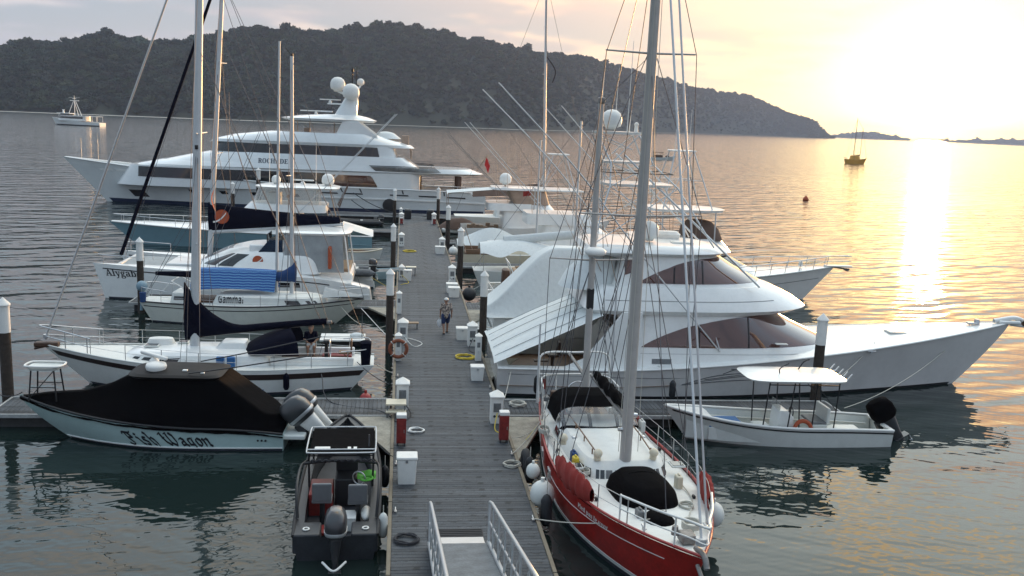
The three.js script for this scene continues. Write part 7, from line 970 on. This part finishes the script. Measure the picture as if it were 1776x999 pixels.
  mk('ensign', [grid((u, v) => [-0.1 - 0.5 * u - v * 0.2, 6.5 - u * 0.9 - (1 - v) * 0.9 + 0.08 * Math.sin(u * 6), 0.1 + 0.16 * Math.sin(u * 7 + v * 2)], 10, 8)], mat([0.5, 0.02, 0.02], 0.8), b); mk('ensign_staff', rod([0.9, 4.7, 0], [-0.4, 6.8, 0], 0.04), M.teak, b);
  mk('yacht_name', textOn('ROCHADE', 0.46, 'serif_bold', d2.sideText(-1, 25.6, 0.1, -1, 0.03)), M.ink, b);
  const rl = (x0, x1, y) => mk('guard_rail', [1, -1].flatMap((s) => [rod([x0, y + 0.7, s * 4.2], [x1, y + 0.7, s * 4.2], 0.04), rod([x0, y + 0.35, s * 4.2], [x1, y + 0.35, s * 4.2], 0.025), ...Array.from({ length: 6 }, (_, i) => rod([lerp(x0, x1, i / 5), y, s * 4.2], [lerp(x0, x1, i / 5), y + 0.7, s * 4.2], 0.03))]), M.steel, b); rl(0.8, 7, 2.5);
}
tag(mk('mooring_line', [sag([-5.5, 1.4, -105.3], [-0.3, 0.7, -97.5], 0.6, 0.045), sag([-5.3, 2.2, -105.5], [3.4, 0.7, -97.5], 0.9, 0.045)], M.ropeDark), 'heavy dark mooring lines from the superyacht side to the jetty head', 'rope');
for (const [x, l] of [[0.75, 'dark bollard block at the jetty head by the grey inflatable'], [3.05, 'dark bollard block at the jetty head by the slim piling']]) { const t = thing('bollard_block', l, 'bollard', [x, DECK, -95.6]); mk('block', box(0.7, 0.9, 0.7, 0, 0.45, 0, 0.08), M.black, t); mk('top', box(0.6, 0.12, 0.6, 0, 0.96, 0, 0.04), M.grey, t); }

// ---------- boats out in the bay ----------
const ketchPaint = mat([0.72, 0.36, 0.06], 0.5, { map: grime, metres: 2 });
{
  const b = thing('anchored_trawler_yacht', 'white trawler yacht with a tripod mast anchored off the headland', 'motor yacht', [-153.5, 0, -505], Math.PI - 0.25), m = M.gel;
  const h = Hull({ L: 28, beam: 7, sternH: 1.8, midH: 2.0, bowH: 3.8, mid: 0.2, bowUp: 1.3, rake: 2.4, transom: 0.85, tm: 0.35, flare: 1.2, low: 0.6 }); const hm = mk('hull', h.shell(), m, b); for (const s of [1, -1]) mk('boot_stripe', h.water(s, -0.3, 0.5, 0.04), M.black, hm); mk('deck', h.deck(0.1, 0.1), M.deckWhite, b);
  const c = stack([{ y: 2.4, a: 8, b: 24, w: 2.9, nf: 3, nb: 10 }, { y: 4.8, a: 8, b: 22.5, w: 2.8, nf: 3, nb: 10 }]), cm = mk('house', c.geo(48), m, b); mk('house_window', plate(c.P, 50, 2, -0.32, 0.32, 0.45, 0.85, 0.04, -1), M.glass, cm); mk('upper_deck', box(15, 0.25, 6.4, 15, 4.95, 0, 0.1), m, b); mk('wheelhouse', stack([{ y: 5, a: 17, b: 23, w: 2.3, nf: 3, nb: 8 }, { y: 5.9, a: 17, b: 22.6, w: 2.3, nf: 3, nb: 8 }]).geo(40), M.glass, b); mk('wheelhouse_roof', box(7, 0.3, 5.4, 20.2, 6.05, 0, 0.12), m, b); mk('funnel', [cyl(0.5, 0.4, 1.6, 21.5, 6.1, 0, 12), box(1.4, 0.3, 0.4, 21.5, 7.8, 0, 0.1)], m, b);
  mk('tripod_mast', [rod([18.6, 6, 0], [15.6, 12.6, 0], 0.16), rod([14.2, 5, 1.6], [15.2, 12.6, 0], 0.16), rod([14.2, 5, -1.6], [15.2, 12.6, 0], 0.16), rod([11.4, 5, 0], [14.6, 12.6, 0], 0.16), rod([15.2, 12.6, 0], [15.2, 15.2, 0], 0.1)], m, b); mk('mast_spreader', [rod([12.6, 12.6, 0], [17.6, 12.6, 0], 0.2), rod([15.2, 13.6, -1.6], [15.2, 13.6, 1.6], 0.1), rod([12, 14.2, 0], [18.4, 14, 0], 0.05)], m, b); mk('aft_awning', [box(6.5, 0.2, 6, 4.6, 4.9, 0, 0.1), ...[1.6, 4.6, 7.4].flatMap((x) => [1, -1].map((s) => rod([x, 2.2, s * 2.8], [x, 4.9, s * 2.8], 0.08)))], m, b);
}
{
  const b = thing('anchored_ketch', 'orange yellow ketch at anchor in front of the far islands', 'sailboat', [178.9, 0, -360], 0.0), h = Hull({ L: 9.2, beam: 3.4, sternH: 1.9, midH: 1.7, bowH: 2.4, mid: 0.4, rake: 1.2, sternRake: 0.6, transom: 0.6, tm: 0.45, low: 0.4, n: 24 }); mk('hull', h.shell(), ketchPaint, b); mk('deck', h.deck(), M.teak, b); mk('cabin', stack([{ y: 1.7, a: 2, b: 6.4, w: 1.2, nf: 3, nb: 6 }, { y: 3.3, a: 2.4, b: 5.6, w: 1.0, nf: 3, nb: 6 }]).geo(36, 0.2), ketchPaint, b);
  const m = mastRig(b, M.sparDark, { x: 3.3, y0: 2, y1: 18.2, r: 0.13, rake: -0.02 }), z = mastRig(b, M.sparDark, { x: 6.1, y0: 2, y1: 14.4, r: 0.11, rake: -0.02, name: 'mizzen_mast' }); wires(b, [[m.at(18), [0, 2, 0]], [m.at(18), z.at(14)], [z.at(14.2), [9, 2.3, 0]], [m.at(17), [3, 1.8, 1.6]]], M.wire, 0.04); mk('bowsprit', rod([-1.0, 2.6, 0], [1, 2.1, 0], 0.1), M.sparDark, b); mk('sail_bundle', rod([3.4, 3.4, 0], [6, 3.6, 0], 0.25), M.brownCanvas, b);
}
{
  const b = thing('bay_launch', 'low dark launch lying out in the bay', 'launch', [86, 0, -321], 0.1), h = Hull({ L: 11, beam: 3, sternH: 0.8, midH: 0.8, bowH: 1.5, rake: 1.2, low: 0.3, n: 20 }); mk('hull', h.shell(), M.gelOld, b); mk('deck', h.deck(0.05, 0.05), M.grey, b); mk('shelter', [box(3.4, 0.2, 2.2, 4, 2.6, 0, 0.08), rod([2.6, 0.8, 1], [2.6, 2.6, 1], 0.06), rod([5.4, 0.8, 1], [5.4, 2.6, 1], 0.06), rod([2.6, 0.8, -1], [2.6, 2.6, -1], 0.06), rod([5.4, 0.8, -1], [5.4, 2.6, -1], 0.06)], M.brownCanvas, b); mk('crew_bench', box(3, 0.9, 1.6, 4, 1.2, 0, 0.2), M.brownCanvas, b); mk('bow_locker', box(1.2, 0.6, 1, 7.6, 1.3, 0, 0.2), M.brownCanvas, b);
}
// ---------- man walking along the jetty, seen from behind ----------
function flesh(bones, centre, half, res, k = 0.02) {
  // smooth union of tapered capsules: [ax,ay,az,ra, bx,by,bz,rb]
  const mc = new MarchingCubes(res, new THREE.MeshStandardMaterial(), false, false, 200000); mc.isolation = 0;
  const d = (p, b) => { const ax = p[0] - b[0], ay = p[1] - b[1], az = p[2] - b[2], bx = b[4] - b[0], by = b[5] - b[1], bz = b[6] - b[2], t = clamp((ax * bx + ay * by + az * bz) / (bx * bx + by * by + bz * bz + 1e-9), 0, 1); return Math.hypot(ax - bx * t, ay - by * t, az - bz * t) - lerp(b[3], b[7], t); };
  for (let z = 0; z < res; z++) for (let y = 0; y < res; y++) for (let x = 0; x < res; x++) {
    const p = [centre[0] + (x / res - 0.5) * 2 * half, centre[1] + (y / res - 0.5) * 2 * half, centre[2] + (z / res - 0.5) * 2 * half]; let v = 1;
    for (const b of bones) { const q = d(p, b), h = clamp(0.5 + 0.5 * (v - q) / k, 0, 1); v = lerp(v, q, h) - k * h * (1 - h); }
    mc.field[x + y * res + z * res * res] = -v;
  }
  mc.update();
  const n = mc.count, g = new THREE.BufferGeometry(); g.setAttribute('position', new THREE.BufferAttribute(mc.positionArray.slice(0, n * 3), 3)); g.setAttribute('normal', new THREE.BufferAttribute(mc.normalArray.slice(0, n * 3), 3)); g.setAttribute('uv', new THREE.BufferAttribute(new Float32Array(n * 2), 2));
  g.scale(half, half, half).translate(centre[0], centre[1], centre[2]); g.computeVertexNormals();
  return g;
}
{
  const t = thing('person', 'man in cap, patterned shirt and blue shorts walking along the jetty with a white bag', 'person', [2.28, DECK, -43.8], 0.05);
  const skin = mat([0.27, 0.15, 0.1], 0.6), J = { hip: [0, 0.93, 0], lh: [-0.1, 0.9, 0], rh: [0.1, 0.9, 0], lk: [-0.11, 0.5, 0.02], rk: [0.1, 0.52, -0.14], la: [-0.1, 0.09, 0.2], ra: [0.1, 0.08, -0.22] };
  // facing -z; left leg back, right leg forward
  const legs = [[...J.lh, 0.095, ...J.lk, 0.06], [...J.lk, 0.062, ...J.la, 0.038], [...J.rh, 0.095, ...J.rk, 0.06], [...J.rk, 0.062, ...J.ra, 0.038], [-0.1, 0.06, 0.22, 0.042, -0.1, 0.035, 0.06, 0.03], [0.1, 0.05, -0.2, 0.042, 0.1, 0.035, -0.38, 0.03]];
  const arms = [[-0.19, 1.43, 0, 0.055, -0.26, 1.14, 0.03, 0.042], [-0.26, 1.14, 0.03, 0.042, -0.27, 0.88, -0.05, 0.028], [0.19, 1.43, 0, 0.055, 0.27, 1.15, 0.06, 0.042], [0.27, 1.15, 0.06, 0.042, 0.28, 0.9, 0.0, 0.028]];
  const trunk = [[0, 0.93, 0, 0.14, 0, 1.15, 0, 0.135], [-0.06, 1.15, 0, 0.12, -0.11, 1.4, 0, 0.09], [0.06, 1.15, 0, 0.12, 0.11, 1.4, 0, 0.09], [-0.15, 1.43, 0, 0.06, 0.15, 1.43, 0, 0.06], [0, 1.42, 0, 0.06, 0, 1.56, -0.01, 0.05]], head = [[0, 1.6, -0.02, 0.085, 0, 1.67, -0.01, 0.092], [0, 1.58, -0.06, 0.055, 0, 1.56, -0.09, 0.04], [0, 1.62, -0.11, 0.014, 0, 1.595, -0.13, 0.016], [-0.09, 1.61, 0, 0.02, -0.092, 1.64, 0.005, 0.018], [0.09, 1.61, 0, 0.02, 0.092, 1.64, 0.005, 0.018]];
  const hand = (x, y, z, s) => flesh([[x, y, z, 0.03, x, y - 0.07, z - 0.01, 0.032], ...[0, 1, 2, 3].map((i) => [x + s * 0.005, y - 0.08, z - 0.035 + i * 0.02, 0.009, x - s * 0.012, y - 0.08 - [0.055, 0.065, 0.06, 0.045][i], z - 0.035 + i * 0.02, 0.008]), ...[0, 1, 2, 3].map((i) => [x - s * 0.012, y - 0.08 - [0.055, 0.065, 0.06, 0.045][i], z - 0.035 + i * 0.02, 0.008, x - s * 0.03, y - 0.09 - [0.055, 0.065, 0.06, 0.045][i], z - 0.035 + i * 0.02, 0.007]), [x, y - 0.02, z - 0.03, 0.012, x - s * 0.015, y - 0.08, z - 0.06, 0.009]], [x, y - 0.06, z], 0.13, 44, 0.006);
  mk('body', merge([flesh([...legs, ...arms, ...trunk, ...head], [0, 0.88, -0.03], 0.95, 88, 0.03), hand(-0.27, 0.87, -0.05, -1), hand(0.28, 0.89, 0, 1)]), skin, t);
  const shirt = tex(64, (u, v) => { const n = wrapNoise(u, v, 6, 2.7, 3); return n > 0.55 ? [0.3, 0.28, 0.28] : n < 0.4 ? [0.72, 0.66, 0.6] : [0.55, 0.5, 0.47]; });
  mk('shirt', flesh([[0, 0.9, 0, 0.165, 0, 1.16, 0, 0.155], [-0.06, 1.15, 0, 0.14, -0.11, 1.39, 0, 0.11], [0.06, 1.15, 0, 0.14, 0.11, 1.39, 0, 0.11], [-0.19, 1.43, 0, 0.075, -0.245, 1.2, 0.025, 0.07], [0.19, 1.43, 0, 0.075, 0.25, 1.2, 0.05, 0.07]], [0, 1.15, 0], 0.48, 56, 0.03), mat([1, 1, 1], 0.85, { map: shirt, metres: 0.5 }), t);
  mk('shorts', flesh([[-0.07, 0.9, 0, 0.13, 0.07, 0.9, 0, 0.13], [-0.1, 0.88, 0, 0.125, -0.11, 0.56, 0.015, 0.1], [0.1, 0.88, 0, 0.125, 0.1, 0.58, -0.11, 0.1]], [0, 0.75, 0], 0.4, 56, 0.03), mat([0.025, 0.045, 0.13], 0.85, { map: weave, metres: 0.4 }), t);
  mk('cap', [new THREE.SphereGeometry(0.108, 20, 10, 0, 6.2832, 0, 1.6).translate(0, 1.665, -0.01), box(0.15, 0.012, 0.1, 0, 1.67, -0.15, 0.005)], M.white, t); for (const [x, z] of [[-0.1, 0.13], [0.1, -0.3]]) mk('shoe', box(0.1, 0.07, 0.27, x, 0.036, z, 0.03), M.black, t);
  const bag = thing('carrier_bag', 'thin white carrier bag held by the walking man', 'bag', [1.99, DECK, -43.84], 0.05);
  mk('bag', crease(grid((u, v) => { const a = u * 6.283, k = Math.pow(Math.sin(Math.min(1, v * 1.05 + 0.02) * 2.6), 0.7), w = 0.13 * k * (1 + 0.15 * Math.sin(a * 5 + v * 4)); return [Math.cos(a) * w, 0.28 + v * 0.4, Math.sin(a) * w * 0.55]; }, 28, 12), 1.2), mat([0.7, 0.72, 0.74], 0.6, { transmission: 0.3, thickness: 0 }), bag); for (const s of [1, -1]) mk('handle', tube([[s * 0.04, 0.64, 0], [s * 0.03, 0.74, 0], [0, 0.76, 0]], 0.01, 10, 5), M.white, bag);
}
// ---------- mooring lines ----------
[[[3.62, 0.55, -22.4], [6.05, 1.55, -20.1], 0.12, 'pale mooring line from the jetty cleat to the red ketch bow', M.rope], [[3.62, 0.55, -27.2], [4.6, 1.25, -28.2], 0.1, 'pale mooring line at the red ketch stern', M.rope], [[16.3, 0.9, -33.3], [20.0, 2.2, -35.9], 0.3, 'mooring line from the brown piling to the sportfisher foredeck', M.rope], [[16.9, 0.55, -32], [24.6, 2.1, -37.2], 0.4, 'long mooring line from the near finger to the sportfisher bow', M.rope], [[4.0, 0.55, -33], [4.5, 1.2, -35.2], 0.1, 'stern line of the long sportfisher', M.rope], [[4.0, 1.2, -42.6], [5.6, 1.0, -45.4], 0.3, 'mooring line from the dark piling to the tarpaulin boat', M.rope], [[-13.4, 0.9, -32.0], [-12.0, 1.5, -30.3], 0.1, 'bow line of the black covered boat at the end piling', M.ropeDark], [[-0.3, 0.6, -34.6], [-1.6, 1.1, -36.0], 0.1, 'stern line of the striped sailboat', M.ropeDark], [[-0.3, 1.4, -41.8], [-3.0, 1.0, -47.6], 0.6, 'bow line of the small ketch to the brown piling', M.rope], [[-0.2, 0.55, -36.4], [-1.4, 1.1, -37.4], 0.1, 'second stern line of the striped sailboat', M.rope], [[3.75, 0.5, -28.8], [5.0, 1.3, -28.9], 0.25, 'sagging spring line of the red ketch', M.rope]].forEach(([a, c, d, l, m]) => tag(mk('mooring_line', sag(a, c, d, 0.016), m), l, 'rope', 'mooring lines'));

// ---------- person sitting in the cockpit of the striped sailboat, facing the near finger ----------
{
  const t = thing('person', 'person in a dark shirt sitting in the striped sailboat cockpit with a white cloth', 'person', [-3.55, 1.31, -37.6], 0.1), skin = mat([0.3, 0.17, 0.11], 0.6);
  const bones = [[0, 0.12, 0, 0.14, 0, 0.36, -0.02, 0.13], [-0.06, 0.36, -0.02, 0.12, -0.11, 0.56, -0.02, 0.085], [0.06, 0.36, -0.02, 0.12, 0.11, 0.56, -0.02, 0.085], [-0.15, 0.58, -0.02, 0.06, 0.15, 0.58, -0.02, 0.06], [0, 0.58, -0.02, 0.058, 0, 0.7, 0, 0.05], [0, 0.75, 0.01, 0.085, 0, 0.82, 0, 0.092], [0, 0.73, 0.05, 0.055, 0, 0.71, 0.075, 0.04], [0, 0.77, 0.095, 0.014, 0, 0.745, 0.115, 0.016], [-0.09, 0.76, 0, 0.02, -0.092, 0.79, 0, 0.018], [0.09, 0.76, 0, 0.02, 0.092, 0.79, 0, 0.018],
    [-0.1, 0.1, 0.02, 0.095, -0.13, 0.08, 0.42, 0.06], [-0.13, 0.08, 0.42, 0.06, -0.13, -0.17, 0.45, 0.04], [0.1, 0.1, 0.02, 0.095, 0.13, 0.08, 0.42, 0.06], [0.13, 0.08, 0.42, 0.06, 0.13, -0.17, 0.45, 0.04], [-0.13, -0.2, 0.44, 0.04, -0.13, -0.22, 0.6, 0.03], [0.13, -0.2, 0.44, 0.04, 0.13, -0.22, 0.6, 0.03], [-0.19, 0.57, -0.02, 0.055, -0.26, 0.32, 0.06, 0.042], [-0.26, 0.32, 0.06, 0.042, -0.1, 0.2, 0.24, 0.028], [0.19, 0.57, -0.02, 0.055, 0.26, 0.32, 0.06, 0.042], [0.26, 0.32, 0.06, 0.042, 0.1, 0.2, 0.24, 0.028]];
  const hand = (s) => flesh([[s * 0.1, 0.2, 0.24, 0.03, s * 0.06, 0.19, 0.3, 0.03], ...[0, 1, 2, 3].map((i) => [s * 0.05 + s * 0.0, 0.18 + 0.018 * (i - 1.5), 0.32, 0.009, s * 0.01, 0.17 + 0.018 * (i - 1.5), 0.34 + 0.01 * (i % 2), 0.008]), [s * 0.08, 0.23, 0.28, 0.012, s * 0.03, 0.25, 0.31, 0.009]], [s * 0.06, 0.2, 0.3], 0.11, 36, 0.006);
  mk('body', merge([flesh(bones, [0, 0.32, 0.2], 0.66, 76, 0.03), hand(1), hand(-1)]), skin, t);
  mk('shirt', flesh([[0, 0.06, 0, 0.16, 0, 0.36, -0.02, 0.15], [-0.06, 0.36, -0.02, 0.14, -0.11, 0.55, -0.02, 0.105], [0.06, 0.36, -0.02, 0.14, 0.11, 0.55, -0.02, 0.105], [-0.19, 0.57, -0.02, 0.072, -0.24, 0.38, 0.04, 0.066], [0.19, 0.57, -0.02, 0.072, 0.24, 0.38, 0.04, 0.066]], [0, 0.35, 0], 0.42, 52, 0.03), M.canvasNavy, t);
  mk('shorts', flesh([[-0.07, 0.08, 0, 0.13, 0.07, 0.08, 0, 0.13], [-0.1, 0.09, 0, 0.12, -0.12, 0.08, 0.3, 0.095], [0.1, 0.09, 0, 0.12, 0.12, 0.08, 0.3, 0.095]], [0, 0.1, 0.12], 0.36, 48, 0.03), M.brownCanvas, t);
  mk('hair', new THREE.SphereGeometry(0.104, 20, 12, 0, 6.2832, 0, 1.75).rotateX(-0.45).translate(0, 0.815, -0.008), M.teakDark, t);
  const c = thing('white_cloth', 'white cloth held by the person in the striped sailboat cockpit', 'cloth', [-3.55, 1.31, -37.6], 0.1); mk('cloth', grid((u, v) => [(u - 0.5) * 0.34, 0.22 - 0.26 * v + 0.02 * Math.sin(u * 9), 0.36 + 0.05 * Math.sin(u * 7 + v * 4) + 0.03 * v], 12, 10), M.canvasWhite, c);
}
// ---------- shore power cables lying from the pedestals to the boats ----------
[[[[3.42, 0.9, -30.15], [3.3, 0.53, -29.5], [3.62, 0.53, -29.0], [4.1, 0.35, -28.7], [4.7, 1.25, -28.4]], M.yellow, 'yellow power cable from the pedestal to the red ketch'], [[[0.2, 0.9, -31.6], [0.5, 0.53, -31.0], [0.05, 0.53, -30.3], [-0.6, 0.5, -31.6], [-2.4, 0.53, -32.6], [-2.9, 0.9, -34.9]], M.ropeDark, 'dark power cable from the pedestal to the striped sailboat'], [[[3.4, 0.9, -41.1], [3.2, 0.53, -40.4], [3.6, 0.53, -39.6], [4.3, 0.25, -39.0], [4.9, 1.1, -38.8]], M.ropeDark, 'dark power cable from the pedestal to the long sportfisher'], [[[3.35, 0.9, -57.9], [3.0, 0.53, -57.2], [3.5, 0.53, -56.4], [4.2, 0.4, -55.6], [5.2, 1.1, -55.0]], M.white, 'white power cable from the pedestal to the day boat'], [[[0.15, 0.9, -58.3], [0.6, 0.53, -57.7], [0.2, 0.53, -57.0], [-0.6, 0.3, -57.2], [-1.7, 0.9, -57.0]], M.yellow, 'yellow power cable from the pedestal to the catamaran'], [[[0.22, 0.9, -41.6], [0.7, 0.53, -41.0], [1.1, 0.53, -41.6], [0.4, 0.53, -42.6], [-0.4, 0.3, -43.6], [-1.9, 1.0, -47.0]], M.white, 'white power cable from the pedestal to the small ketch']].forEach(([p, m, l]) => tag(mk('power_cable', tube(p, 0.018, 60, 5), m), l, 'cable', 'shore power cables'));
renderer.render(scene, camera);
